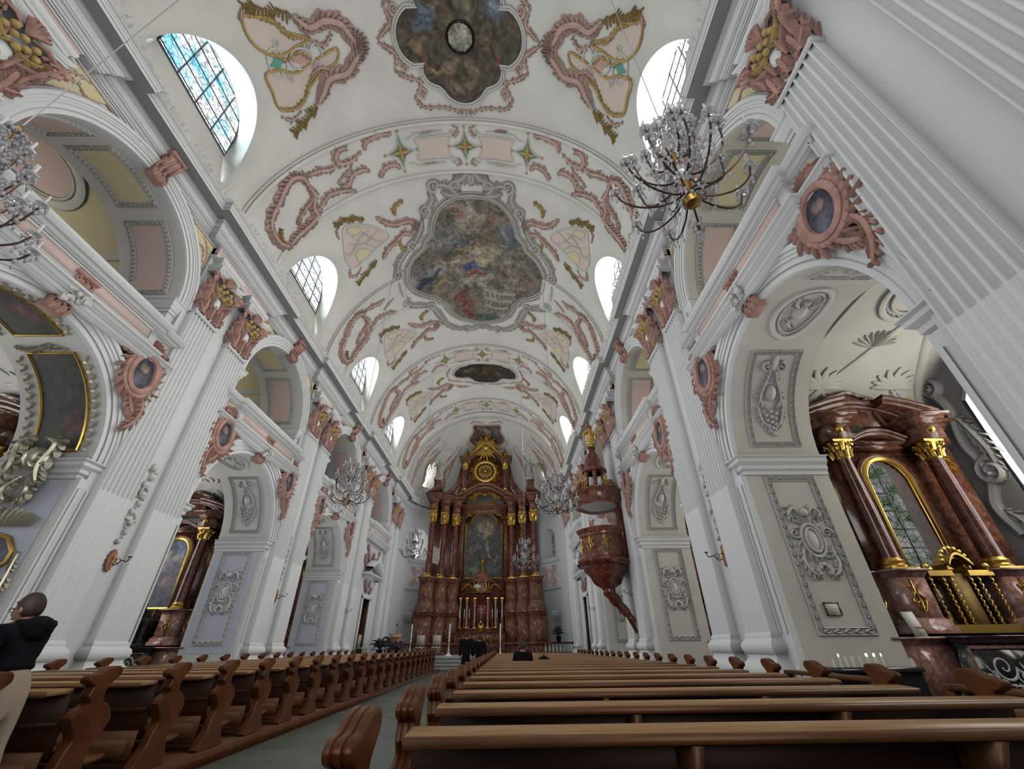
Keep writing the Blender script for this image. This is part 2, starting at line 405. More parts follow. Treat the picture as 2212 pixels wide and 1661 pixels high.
# ---- side walls with their two tiers of arches
arch_prof = [(0, -.02), (0, .11), (.10, .11), (.10, .12), (.13, .10), (.13, .13), (.25, .13), (.25, .16), (.28, .18), (.31, .18), (.31, .20), (.39, .20), (.39, .23), (.42, .25), (.48, .25), (.50, .22), (.53, .20), (.56, .14), (.56, -.02)]
def archivolt(g, c, R, zi, T, n=56, prof=arch_prof):
    a = np.linspace(pi, 0, n); pr = A(prof)
    P = np.stack([c + (R + pr[None, :, 0]) * np.cos(a)[:, None], zi + (R + pr[None, :, 0]) * np.sin(a)[:, None], np.broadcast_to(pr[None, :, 1], (n, len(pr)))], -1)
    g.grid(appl(T, P))
for side, s in sgn.items():
    T = Tw(s); g = G()
    for i, c in enumerate(BC):
        y0, y1 = (YP[i], YP[i + 1])
        if i < 4:
            op = archpath(c, AO, 0, ZI); rc = rectmatch(op, c, 3., y0, y1, 0, 7.55)
            g.grid(appl(T, lift(loft([op, rc]))))
        else:
            op = A([(c - .75, 0), (c - .75, 3.9), (c + .75, 3.9), (c + .75, 0)]); rc = A([(y0, 0), (y0, 7.55), (y1, 7.55), (y1, 0)])
            g.grid(appl(T, lift(loft([op, rc]))))
        op = archpath(c, UO, 7.55, ZU); rc = rectmatch(op, c, 9., y0, y1, 7.55, ZV)
        g.grid(appl(T, lift(loft([op, rc]))))
    for (a, b) in ((-9, YP[0]), (YP[-1], AY)): g.grid(appl(T, lift(A([[(a, 0), (a, ZV)], [(b, 0), (b, ZV)]], float))))
    struct('wall_' + side, g, M['wall'], 'white plastered nave wall on the %s with two tiers of arches' % side, 'wall')
    # reveals and rooms behind
    gi, gr, gp, gy, gb = G(), G(), G(), G(), G()
    for i, c in enumerate(BC):
        x0, x1 = HW, 9.15
        if i < 4:
            op = archpath(c, AO, 0, ZI)
            gi.grid(np.stack([np.stack([np.full(len(op), s * x), op[:, 0], op[:, 1]], -1) for x in (x0, x1)]))
            # chapel: walls, elliptic vault
            y0, y1 = c - 3.5, c + 3.5
            t = np.linspace(pi, 0, 25); vy = c + 3.5 * np.cos(t); vz = 5. + 2.75 * np.sin(t) ** .4
            prof = np.vstack([[(y0, 0)], np.stack([vy, vz], 1), [(y1, 0)]])
            gr.grid(np.stack([np.stack([np.full(len(prof), s * x), prof[:, 0], prof[:, 1]], -1) for x in (x1, ROOMX)]))
            gr.poly(np.stack([np.full(len(prof), s * ROOMX), prof[:, 0], prof[:, 1]], -1), [list(range(len(prof)))])
            rc = rectmatch(op, c, 3., y0, y1, 0, 7.76)
            gr.grid(np.stack([np.stack([np.full(len(op), s * x1), op[:, 0], op[:, 1]], -1), np.stack([np.full(len(op), s * x1), rc[:, 0], rc[:, 1]], -1)]))
        op = archpath(c, UO, 7.9, ZU)
        gi.grid(np.stack([np.stack([np.full(len(op), s * x), op[:, 0], op[:, 1]], -1) for x in (x0, x1)]))
        y0, y1 = c - 3.3, c + 3.3
        t = np.linspace(pi, 0, 25); vy = c + 3.3 * np.cos(t); vz = 9.6 + 3.3 * np.sin(t)
        P = np.stack([np.stack([np.full(25, s * x), vy, vz], -1) for x in np.linspace(x1, ROOMX, 5)]); gy.grid(P)
        gp.box(min(s * x1, s * ROOMX), max(s * x1, s * ROOMX), y0 - .1, y0, 7.9, 9.6); gp.box(min(s * x1, s * ROOMX), max(s * x1, s * ROOMX), y1, y1 + .1, 7.9, 9.6)
        gb.poly([(s * ROOMX, y0, 7.9)] + [(s * ROOMX, a, b) for a, b in zip(vy, vz)] + [(s * ROOMX, y1, 7.9)], [list(range(27))])
        rc = rectmatch(op, c, 9., y0, y1, 7.9, 12.95)
        gb.grid(np.stack([np.stack([np.full(len(op), s * x1), op[:, 0], op[:, 1]], -1), np.stack([np.full(len(op), s * x1), rc[:, 0], rc[:, 1]], -1)]))
        gb.box(min(s * x1, s * ROOMX), max(s * x1, s * ROOMX), y0, y1, 7.82, 7.92)
    struct('wall_arch_' + side, gi, M['cream'] if s > 0 else M['relief'], 'plastered depths of the arches along the %s wall' % side, 'arch reveals')
    struct('wall_chapel_' + side, gr, M['cream'] if s > 0 else M['relief'], 'vaulted side chapels behind the lower %s arches' % side, 'chapel walls')
    struct('ceiling_gallery_' + side, gy, M['yellow'], 'ochre yellow vaults of the gallery behind the upper %s arches' % side, 'gallery vaults')
    struct('wall_gallery_' + side, gb, M['relief'], 'end walls and floor of the %s gallery' % side, 'gallery walls')
    struct('wall_partition_' + side, gp, M['pinkwall'], 'salmon cross walls of the %s gallery' % side, 'gallery walls')

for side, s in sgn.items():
    c = BC[4]; d = struct('door_%d' % (1 if s < 0 else 2), G().box(*sorted((s * 7.9, s * 8.0)), c - 1., c + 1., 0, 4.1).box(*sorted((s * HW, s * 7.95)), c - .8, c - .75, 0, 3.95).box(*sorted((s * HW, s * 7.95)), c + .75, c + .8, 0, 3.95).box(*sorted((s * HW, s * 7.95)), c - .8, c + .8, 3.9, 3.98), M['dwood'], 'sacristy doorway with a dark board as its shade in the %s choir wall' % side, 'doorway', False)  # dark board inside the opening stands in for its unlit depth
# ---- vault: crown strip, bays with window openings, windows
gv = G(); SP = RV * pi / 2
gv.grid(appl(Tv, A([[(y, v, 0) for v in np.linspace(-3.2 - SO, 3.2 - SO, 13)] for y in (-9., *YP, AY)])))
wn = 0
for i, c in enumerate(BC):
    for side, s in sgn.items():
        y0, y1 = YP[i], YP[i + 1]
        th = np.linspace(0, pi, 33); hw = 1.95
        op = np.stack([c - hw * np.cos(th), (SP - 3.75 * np.sin(th) ** .75)], 1)      # (u, arc) on the vault, arc counted from crown
        rc = []
        for (u, v) in op:
            a, b = u - c, v - SP
            t = min([1e9] + ([(4.075 if a > 0 else 4.025) / abs(a)] if abs(a) > 1e-6 else []) + ([(3.2 - SP) / b] if b < -1e-6 else []))
            rc.append((min(max(c + a * t, y0), y1), SP + b * t))
        rc = A(rc); rc[0] = (y0, SP); rc[-1] = (y1, SP)
        for cx in (y0, y1):
            k = np.argmin((rc[:, 0] - cx) ** 2 + (rc[:, 1] - 3.2) ** 2); rc[k] = (cx, 3.2)
        L = loft([op, rc], 14); L = lift(L)
        # soft rounded lip
        P = L.copy(); P[0, :, 2] = -.16; P[1, :, 2] = -.03
        P[0, :, 0] = c + (P[0, :, 0] - c) * 1.0; P[..., 1] = s * P[..., 1] - SO
        gv.grid(appl(Tv, P))
        lip = appl(Tv, P)[0]
        zt = 15.75; gl = np.stack([np.full(33, s * 7.8), c - 1.62 * np.cos(th), zt + .35 + 2.25 * np.sin(th) ** .62], -1); gl[0, 2] = gl[-1, 2] = zt
        mid = lip * .45 + gl * .55; mid[:, 1] = c + (mid[:, 1] - c) * 1.05
        gv.grid(np.stack([lip, mid, gl]))
        gv.grid(np.stack([np.stack([lip[0], lip[-1]]), np.stack([gl[0], gl[-1]])]))
        gv.grid(A([[(s * HW, c - hw, ZV), (s * HW, c + hw, ZV)], [lip[0], lip[-1]]]))
        # window: glass pane, iron bars
        wn += 1
        w = struct('window_%d' % wn, G().tube(np.vstack([gl, gl[:1]]) - A([s * .02, 0, 0]), .035, 4), M['lead'], 'arched leaded clerestory window above the %s cornice, number %d bay from the rear' % (side, i + 1), 'window')
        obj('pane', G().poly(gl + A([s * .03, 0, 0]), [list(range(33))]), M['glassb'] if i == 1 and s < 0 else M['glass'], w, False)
        gg = G()
        for k in range(1, 4):
            y = c - 1.62 + k * .81; zz = zt + .35 + 2.15 * (max(0, 1 - ((y - c) / 1.62) ** 2)) ** .31
            gg.tube([(s * 7.78, y, zt), (s * 7.78, y, zz)], .03, 4)
        for k in range(5):
            z = zt + .12 + k * .56; x_ = 1.62 * (sqrt(max(0, 1 - (max(0, z - zt - .35) / 2.15) ** 3.2)))
            gg.tube([(s * 7.77, c - x_, z), (s * 7.77, c + x_, z)], .025, 4)
        obj('glazing_bars', gg, M['lead'], w)
struct('ceiling', gv, M['vault'], 'cream plaster barrel vault over the nave with window lunettes', 'vault')
# transverse bands
gb = G()
for k, c in enumerate(YP):
    if k == 0: continue
    spans = [(-SP, SP)] if k != 3 else [(-SP, -4.5), (4.5, SP)]
    for (a, b) in spans:
        vs = np.linspace(a, b, 60)
        pr = A([(-1.28, -.02), (-1.28, .05), (-1.2, .07), (-1.2, .14), (-1.08, .16), (-1.04, .10), (1.04, .10), (1.08, .16), (1.2, .14), (1.2, .07), (1.28, .05), (1.28, -.02)])
        gb.grid(appl(Tv, np.stack([np.stack([c + pr[:, 0], np.full(len(pr), v - SO), pr[:, 1]], -1) for v in vs])))
struct('trim_1', gb, M['vault'], 'raised cream transverse ribs crossing the vault', 'vault ribs')

# ---- apse with its windows
ga = G(); gd = G(); WA = [(.60, .13, 8.0, 10.6), (pi - .60, .13, 8.0, 10.6), (.62, .13, 14.7, 17.3), (pi - .62, .13, 14.7, 17.3)]
cells = [(0, 1.05), (1.05, pi - 1.05), (pi - 1.05, pi)]
zs = [(0, 7.2), (7.2, 12.2), (12.2, 13.9), (13.9, 18.6)]
def apgrid(u0, u1, v0, v1): (gd if v0 > 13 else ga).grid(appl(Ta, A([[(u, v, 0) for v in np.linspace(v0, v1, 8)] for u in np.linspace(u0, u1, 10)])))
for (a, b) in cells:
    for (z0, z1) in zs:
        w = [q for q in WA if a < q[0] < b and z0 < q[2] < z1]
        if not w: apgrid(a, b, z0, z1); continue
        uc, hu, v0, v1 = w[0]; t = np.linspace(0, pi, 17); H = v1 - v0 - 1.
        k8 = np.linspace(0, 1, 12)[:-1]; one = np.ones(11)
        op = np.vstack([np.stack([one * (uc - hu), v0 + H * k8], 1), np.stack([uc - hu * np.cos(t), v0 + H + 1. * np.sin(t)], 1)[:-1], np.stack([one * (uc + hu), v0 + H * (1 - k8)], 1), np.stack([uc + hu * (1 - 2 * k8), one * v0], 1), [(uc - hu, v0)]])
        rc = rectmatch(op, uc, (v0 + v1) / 2, a, b, z0, z1, True)
        (gd if z0 > 13 else ga).grid(appl(Ta, lift(loft([op, rc], 6))))
        gi = lift(op, -.9); gi[:, 0] = uc + (op[:, 0] - uc) * .62; gi[:, 1] = (v0 + v1) / 2 + (op[:, 1] - (v0 + v1) / 2) * .86
        (gd if z0 > 13 else ga).grid(np.stack([appl(Ta, lift(op)), appl(Ta, gi)]))
        wn += 1; pg = appl(Ta, gi)
        sd = 'left' if uc < 1.5 else 'right'
        w = struct('window_%d' % wn, G().tube(pg, .04, 4), M['lead'], '%s arched window of the apse on the %s of the high altar' % ('low' if v0 < 10 else 'high', sd), 'window')
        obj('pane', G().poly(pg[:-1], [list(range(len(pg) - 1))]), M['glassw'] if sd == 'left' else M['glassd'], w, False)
        gg = G()
        for k in range(1, 5):
            v = v0 + (v1 - v0) * (.1 + .16 * k); q = A([[uc - hu * .6, v, -.86], [uc + hu * .6, v, -.86]]); gg.tube(appl(Ta, q), .025, 4)
        q = A([[uc, v0 + .2, -.86], [uc, v1 - .2, -.86]]); gg.tube(appl(Ta, q), .025, 4)
        obj('glazing_bars', gg, M['lead'], w)
apgrid(0, pi, 18.6, ZV + SP)
struct('wall_back', ga, M['wall'], 'rounded apse wall behind the high altar', 'wall'); struct('ceiling_apse', gd, M['vault'], 'cream half dome over the high altar', 'vault')
ed = G(); vs = np.linspace(-SP, SP, 60); pr = A([(-.5, -.02), (-.5, .10), (-.4, .16), (.45, .16), (.6, .05), (.6, -.2)])
ed.grid(appl(Tv, np.stack([np.stack([AY + pr[:, 0], np.full(len(pr), v - SO), pr[:, 1]], -1) for v in vs])))
struct('trim_50', ed, M['vault'], 'cream rib where the vault meets the apse', 'vault rib')
# rear end wall, far behind
struct('wall_front', G().grid([[(-HW, -9, 0), (-HW, -9, 22)], [HW * 1., -9, 0] and [(HW, -9, 0), (HW, -9, 22)]]), M['wall'], 'rear wall of the nave behind the pews', 'wall')

# ---- entablature running round the whole church
def prof_path(proj, ends=True, half=1.85, dx=.22):
    p = [(HW, -9.)]
    for c in YP: p += [(HW, c - half), (HW - dx, c - half), (HW - dx, c + half), (HW, c + half)]
    p += [(HW, AY)]
    ap = [(HW * cos(t), AY + AD * sin(t)) for t in np.linspace(.12, pi - .12, 24)]
    left = [(-x, y) for x, y in p[::-1]]
    return p + ap + left
corn = [(-.22, 12.10), (0, 12.10), (0, 12.12), (.04, 12.12), (.04, 12.17), (.07, 12.17), (.07, 12.24), (.09, 12.24), (.09, 12.27), (.13, 12.31), (.16, 12.31), (.16, 12.37), (.18, 12.37), (.20, 12.42), (.25, 12.46), (.25, 12.50), (.28, 12.50), (.28, 12.55), (.34, 12.55)]
g1 = G().mould(prof_path(1), corn + [(.34, 12.58), (.62, 12.60)])
struct('trim_2', G().mould(prof_path(1), corn), M['white'], 'white lower mouldings of the main cornice running round the nave', 'cornice')
struct('trim_3', G().mould(prof_path(1), [(.34, 12.55), (.34, 12.60), (.63, 12.60)]), M['soffit'], 'underside of the main cornice with its shade put in as grey', 'cornice')
struct('trim_4', G().mould(prof_path(1), [(.63, 12.60), (.63, 12.70), (.65, 12.70), (.65, 12.77), (.68, 12.79), (.68, 12.84), (.71, 12.84), (.71, 12.86)]), M['white'], 'white upper edge of the main cornice', 'cornice')
# leaf garland on the top edge: a wavy carved roll
path = A(prof_path(1)); seg = []
for a, b in zip(path[:-1], path[1:]):
    n = max(1, int(np.linalg.norm(b - a) / .055)); seg += [a + (b - a) * t / n for t in range(n)]
seg = A(seg + [path[-1]])
def normals(p):
    d = np.gradient(p, axis=0); d /= np.linalg.norm(d, axis=1)[:, None] + 1e-9; return np.stack([-d[:, 1], d[:, 0]], 1)
nn_ = normals(seg); k = np.arange(len(seg))
pr = A([(.70, 12.86), (.74, 12.90), (.79, 12.98), (.80, 13.05), (.72, 13.08), (0., 13.08)])
amp = .05 * np.sin(k * 1.9)[:, None] * A([0, 1, 1, .8, .2, 0])[None] + .03 * np.sin(k * .9 + 1)[:, None] * A([0, 1, -1, 1, 0, 0])[None]
P = np.zeros((len(seg), 6, 3)); off = pr[None, :, 0] + amp
P[:, :, :2] = seg[:, None] + nn_[:, None] * off[:, :, None]; P[:, :, 2] = pr[None, :, 1] + amp * .6
struct('trim_5', G().grid(P), M['relief'], 'carved leaf garland along the top of the main cornice', 'garland moulding')
# ---------------------------------------------------------------- arch trim, imposts
def imp_prof(s=1.): return [(-.02, -.42), (.03 * s, -.40), (.03 * s, -.32), (.08 * s, -.28), (.08 * s, -.20), (.15 * s, -.13), (.15 * s, -.06), (.20 * s, -.02), (.20 * s, 0), (-.02, .02)]
tn = 6
for side, s in sgn.items():
    T = Tw(s)
    for i, c in enumerate(BC):
        g = G()
        if i < 4:
            archivolt(g, c, AO, ZI, T)
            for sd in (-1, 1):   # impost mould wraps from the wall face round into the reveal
                e = c + sd * AO; pts = [(s * HW, e + sd * .38), (s * HW, e), (s * 9.15, e)]
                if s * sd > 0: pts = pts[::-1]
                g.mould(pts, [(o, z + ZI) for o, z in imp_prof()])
                # slim pier strip with sunk panel beside the jamb
                g.box(*sorted((s * HW, s * (HW - .12))), *sorted((e, e + sd * .33)), .6, ZI - .38)
                for (a, b) in ((.05, .10), (.24, .29)): g.box(*sorted((s * (HW - .12), s * (HW - .15))), *sorted((e + sd * a, e + sd * b)), 1.4, ZI - .6)
                q = [(s * HW, e + sd * .38), (s * HW, e + sd * .04)]
                if s * sd > 0: q = q[::-1]
                g.mould(q, [(.04, 1.3), (.07, 1.25), (.10, 1.15), (.06, 1.05), (.05, .98), (.12, .9), (.15, .75), (.11, .62), (.15, .6), (.15, 0)])
        archivolt(g, c, UO, ZU, T, prof=[(r * .85, h * .7) for r, h in arch_prof])
        for sd in (-1, 1):
            e = c + sd * UO; pts = [(s * HW, e + sd * .38), (s * HW, e), (s * 9.15, e)]
            if s * sd > 0: pts = pts[::-1]
            g.mould(pts, [(o, z + ZU) for o, z in imp_prof(.8)])
        struct('trim_%d' % tn, g, M['white'], 'white moulded archivolts and imposts of bay %d on the %s wall' % (i + 1, side), 'arch moulding'); tn += 1
    # pair backing, entablature blocks
    g, gp = G(), G()
    for c in YP:
        for b in ((-1.5, 1.5),):
            g.box(*sorted((s * HW, s * (HW - .10))), c + b[0], c + b[1], 0, 12.12)
        path = [(s * (HW - .05), c - 1.5), (s * (HW - .22), c - 1.5), (s * (HW - .22), c + 1.5), (s * (HW - .05), c + 1.5)]
        if s < 0: path = path[::-1]
        g.mould(path, [(-.2, 11.62), (.0, 11.62), (.05, 11.66), (.05, 11.70), (0, 11.74), (0, 11.80)])
        g.mould(path, [(0, 12.04), (.02, 12.05), (.02, 12.09), (0, 12.09)])
        gp.box(*sorted((s * HW, s * (HW - .215))), c - 1.5, c + 1.5, 11.74, 12.095)
        for sd in (-1, 1):
            y = c + sd * .83; p2 = [(s * HW, y - .5), (s * (HW - .34), y - .5), (s * (HW - .34), y + .5), (s * HW, y + .5)]
            if s < 0: p2 = p2[::-1]
            g.mould(p2, [(-.4, 11.36), (0, 11.36), (0, 11.44), (.03, 11.46), (.03, 11.54), (.08, 11.58), (.10, 11.64), (.10, 11.68), (-.3, 11.68)])
    for i, c in enumerate(BC):   # thin frieze fillet and spandrel fields above the upper arches
        y0, y1 = YP[i] + 1.5, YP[i + 1] - 1.5
        g.box(*sorted((s * HW, s * (HW - .05))), y0, y1, 12.02, 12.07)
    struct('trim_%d' % tn, g, M['white'], 'white blocks and mouldings above the pilasters of the %s wall' % side, 'entablature'); tn += 1
    struct('trim_%d' % tn, gp, M['pinkwall'], 'salmon frieze panels above the pilaster pairs of the %s wall' % side, 'frieze panel'); tn += 1

# ---------------------------------------------------------------- pilaster with capital (local: x out of wall, y along, z up)
def make_pilaster():
    t = thing('pilaster', 'x', 'pilaster')
    nf = 7; W = .475; pl = [(0, W), (.27, W)]
    def plan(d, frac):
        p = [(.0, W), (.29, W)]
        for k in range(nf):
            cy = W - (k + .5) * (2 * W / nf); r = W / nf * frac
            for a in np.linspace(0, pi, 6): p.append((.29 - d * sin(a), cy + r * cos(a)))
        return p + [(.29, -W), (0, -W)]
    g = G()
    def rows(zs, d, f): g.grid(A([[(x, y, z) for x, y in plan(d, f)] for z in zs]))
    rows([4.28, 4.5, 7, 9.35, 9.55], .052, .74); rows([1.3, 4.28], .012, .5)
    g.grid(A([[(x, y, 4.28) for x, y in plan(.052, .74)], [(x, y, 4.28) for x, y in plan(.012, .74)]]))
    obj('shaft', g, M['white'], t, False)
    b = [(0, 1.42), (.03, 1.38), (.03, 1.32), (.05, 1.30), (.10, 1.25), (.12, 1.18), (.10, 1.1), (.05, 1.05), (.05, 1.0), (.10, .93), (.17, .88), (.20, .78), (.18, .66), (.12, .6), (.2, .58), (.2, .05), (.24, .03), (.24, 0)]
    obj('base', G().mould([(0, W), (.29, W), (.29, -W), (0, -W)], b), M['white'], t)
    nk = G().mould([(0, W), (.29, W), (.29, -W), (0, -W)], [(0, 9.5), (.04, 9.52), (.06, 9.56), (.04, 9.60), (.0, 9.62)])
    nk.mould([(0, W), (.29, W), (.29, -W), (0, -W)], [(0, 9.62), (0, 9.7), (.02, 10.6)])
    ab = G(); cc = [(0, .60)] + [(.50 - .14 * (1 - (y / .6) ** 2), y) for y in np.linspace(.60, -.60, 9)] + [(0, -.60)]
    ab.mould(cc, [(-.3, 11.10), (0, 11.10), (.02, 11.14), (-.02, 11.18), (.04, 11.24), (.05, 11.30), (-.45, 11.32)])
    obj('neck', nk, M['white'], t); obj('abacus', ab, M['white'], t)
    # salmon leaf work
    r = G()
    for y in (-.33, 0, .33):
        r.feather([(y, 9.62), (y + .01, 9.85), (y, 10.08), (y, 10.22)], .10, .13, 0, 7, ends=.6, sweep=.7)
        for sd in (1, -1):
            for k in range(4): r.leaf((y + sd * .03, 9.70 + k * .11), pi / 2 - sd * .9, .20, .05, .09, sd * .8)
    for y in (-.42, -.17, .17, .42): r.feather([(y, 9.95), (y * 1.03, 10.2), (y * 1.12, 10.5), (y * 1.2, 10.68)], .075, .15, 0, 8, ends=.5, sweep=.7)
    for sd in (-1, 1):
        r.feather([(sd * .1, 10.2), (sd * .3, 10.35), (sd * .5, 10.5), (sd * .52, 10.8)], .09, .14, 0, 6)
        r.feather([(sd * .15, 9.65), (sd * .4, 9.75), (sd * .56, 9.95)], .07, .10, 0, 5)
    g = fl(r, lambda u, v, h: np.stack([.30 + h + np.clip((v - 10.2) * .16, 0, .3), u, v], -1))
    for sd in (-1, 1):      # side leaves, volutes
        for k in range(5): g.tube([(.10 + k * .04, sd * .48, 9.68 + k * .2), (.14 + k * .04, sd * .55, 9.85 + k * .2), (.12 + k * .04, sd * .61, 9.92 + k * .2)], [.05, .06, .02], 6)
        a = np.linspace(0, 2.2 * 2 * pi, 26); rr = .23 * (1 - a / a[-1] * .8); d = A([.55, sd * .83]); cen = A([.40, sd * .50, 10.86])
        P = cen + np.stack([rr * np.cos(a) * d[0], rr * np.cos(a) * d[1], rr * np.sin(a)], 1) + A([.02, sd * .02, 0]) * (a / a[-1])[:, None] * 3
        g.tube(P, np.linspace(.055, .03, 26), 6); g.ball(cen + A([.04, sd * .05, 0]), .05, 6, 4)
        g.tube([cen + A([0, 0, .18]), (.42, sd * .3, 11.07), (.36, sd * .1, 11.0)], [.05, .05, .03], 5)
    for k in range(7):      # shell at the top centre
        a = (k - 3) * .36; g.tube([(.34, 0, 11.0), (.46, sin(a) * .14, 11.05 + cos(a) * .12), (.56, sin(a) * .24, 11.0 + cos(a) * .26)], [.03, .05, .035], 5)
    obj('leaf_work', g, M['pink'], t)
    r = G(); 
    for (y, z) in ((0, 10.75), (.12, 10.6), (-.12, 10.62), (.28, 10.62), (-.28, 10.6), (.02, 10.45), (.2, 10.78), (-.2, 10.8)): r.boss((y, z), .075, .09, .12, 7)
    for sd in (-1, 1): r.feather([(0, 10.5), (sd * .16, 10.42), (sd * .34, 10.55), (sd * .42, 10.72)], .05, .10, 0, 6, base=.08)
    obj('gilt_flowers', fl(r, lambda u, v, h: np.stack([.34 + h, u, v], -1)), M['ochre'], t)
    r = G(); r.oval((0, 10.28), .16, .26, .03, 16, .06); obj('centre_shield', fl(r, lambda u, v, h: np.stack([.33 + h, u, v], -1)), M['white'], t)
    return t
pil0 = make_pilaster(); first = True
ordn = ['rearmost', 'nearest', 'second', 'third', 'fourth', 'fifth']
for k, c in enumerate(YP):
    if k == 0: continue
    for side, s in sgn.items():
        for sd in (-1, 1):
            lab = 'white fluted pilaster with salmon capital, %s one of the %s pair on the %s wall' % ('near' if sd < 0 else 'far', ordn[k], side)
            loc = (s * HW, c + sd * .83, 0); rz = 0 if s < 0 else pi
            if first: o = pil0; o.location = loc; o.rotation_euler = (0, 0, rz); o['label'] = lab; o['group'] = 'fluted pilasters of the nave'; o['kind'] = 'structure'; first = False
            else: o = dup(pil0, loc, rz, lab)

# ---------------------------------------------------------------- gallery balconies
def make_balcony():
    t = thing('balcony', 'x', 'balcony')
    pth = [(0, 2.72), (.2, 2.72), (.2, 2.05), (.34, 2.05), (.34, -2.05), (.2, -2.05), (.2, -2.72), (0, -2.72)]
    pr = [(-.2, 7.32), (0, 7.32), (0, 7.35), (.03, 7.35), (.03, 7.40), (.06, 7.44), (.09, 7.44), (.09, 7.49), (.13, 7.49), (.13, 7.53), (.17, 7.57), (.20, 7.57), (.20, 7.62), (.06, 7.66), (.02, 7.66), (.02, 8.14), (.05, 8.14), (.05, 8.19), (.09, 8.19), (.09, 8.24), (.13, 8.28), (.16, 8.28), (.16, 8.34), (.20, 8.38), (.20, 8.45), (.1, 8.47), (-.34, 8.47)]
    obj('parapet', G().mould(pth, pr), M['white'], t, False)
    r = G(); r.rib([(-1.85, 7.76), (1.85, 7.76), (1.85, 8.08), (-1.85, 8.08), (-1.85, 7.76)], .025, .03)
    obj('panel_frame', fl(r, lambda u, v, h: np.stack([.36 + h, u, v], -1)), M['white'], t)
    obj('centre_panel', G().box(.35, .365, -1.82, 1.82, 7.78, 8.06), M['pinkwall'], t, False)
    for sd in (-1, 1): obj('end_panel', G().box(.21, .225, *sorted((sd * 2.14, sd * 2.6)), 7.76, 8.08), M['yellow'], t, False)
    return t
bal0 = make_balcony(); first = True
for i, c in enumerate(BC):
    if i == 0: continue
    for side, s in sgn.items():
        lab = 'white gallery parapet with a long salmon panel, %s from the front on the %s wall' % (['', 'nearest', 'second', 'third', 'fourth'][i], side)
        loc = (s * HW, c, 0); rz = 0 if s < 0 else pi
        if first: bal0.location = loc; bal0.rotation_euler = (0, 0, rz); tag(bal0, lab, 'balcony', 'gallery parapets', 'structure'); first = False
        else: dup(bal0, loc, rz, lab)

# ---------------------------------------------------------------- cartouches with oval portraits
def make_cartouche(seed, flip):
    t = thing('cartouche', 'x', 'cartouche'); r = G(); f = flip
    r.oring((0, 0), .36, .48, .085, .12, 0, 28); r.oring((0, 0), .47, .60, .07, .08, 0, 28)
    for k in range(22):
        a = k * 2 * pi / 22; r.leaf((.42 * cos(a), .56 * sin(a)), a + .35, .26 + .06 * (k % 3), .06, .10, .9)
    r.feather([(-.35 * f, .5), (-.62 * f, .62), (-.80 * f, .95), (-.72 * f, 1.2)][::-1], .08, .1, 0, 7)
    r.feather([(.3 * f, -.5), (.42 * f, -.8), (.38 * f, -1.15), (.18 * f, -1.45)], .09, .1, 0, 8)
    r.feather([(-.1 * f, -.55), (.1 * f, -.85), (.28 * f, -1.0)], .1, .1, 0, 7); r.feather([(.05, .6), (.2 * f, .72), (.38 * f, .66)], .1, .12, 0, 6)
    r.feather([(-.30 * f, .35), (-.65 * f, .38), (-.98 * f, .74), (-1.35 * f, .92)], .10, .1, 0, 9)
    for k in range(7): a = (k - 3) * .3; r.leaf((0.0, .62), pi / 2 - a, .34, .055, .14)
    fr = fl(r, lambda u, v, h: np.stack([.02 + h, u, v], -1)); a = (np.arange(28) * 2 * pi / 28)[None, :]
    fr.grid(np.stack([np.broadcast_to(A([-.2, .04, .04])[:, None], (3, 28)), A([.5, .5, .3])[:, None] * np.cos(a), A([.62, .62, .4])[:, None] * np.sin(a)], -1), cv=True)
    obj('frame', fr, M['pink'], t)
    mp = painting('portrait', (.05, .055, .075), [(0, .12, .12, .12, 0, (.34, .22, .17)), (.03, -.12, .2, .16, .3, (.26, .16, .17) if seed % 2 else (.10, .10, .12)), (-.1, -.25, .16, .1, 0, (.13, .14, .19))], 24, 30, -.32, .32, -.44, .44,
                  lambda u, v, h: np.stack([h, u, v], -1), lambda U, V: (U / .325) ** 2 + (V / .445) ** 2 < 1.02, .05, seed)
    obj('portrait', mp, None, t)
    return t
cs = {}
nm = ['', 'nearest', 'second', 'third']
for i in (1, 2, 3):
    c = BC[i]
    for side, s in sgn.items():
        for sd in (-1, 1):
            f = -sd if s < 0 else sd   # local y runs +y on the left wall, -y on the right wall
            t = make_cartouche(i * 4 + sd + s, -f)
            t.location = (s * (HW - .22), c + sd * 2.3, 7.05); t.rotation_euler = (0, 0, 0 if s < 0 else pi)
            tag(t, 'oval portrait in a salmon rocaille frame %s the %s lower arch of the %s wall' % ('before' if sd < 0 else 'beyond', nm[i], side), 'cartouche', 'oval portrait cartouches')

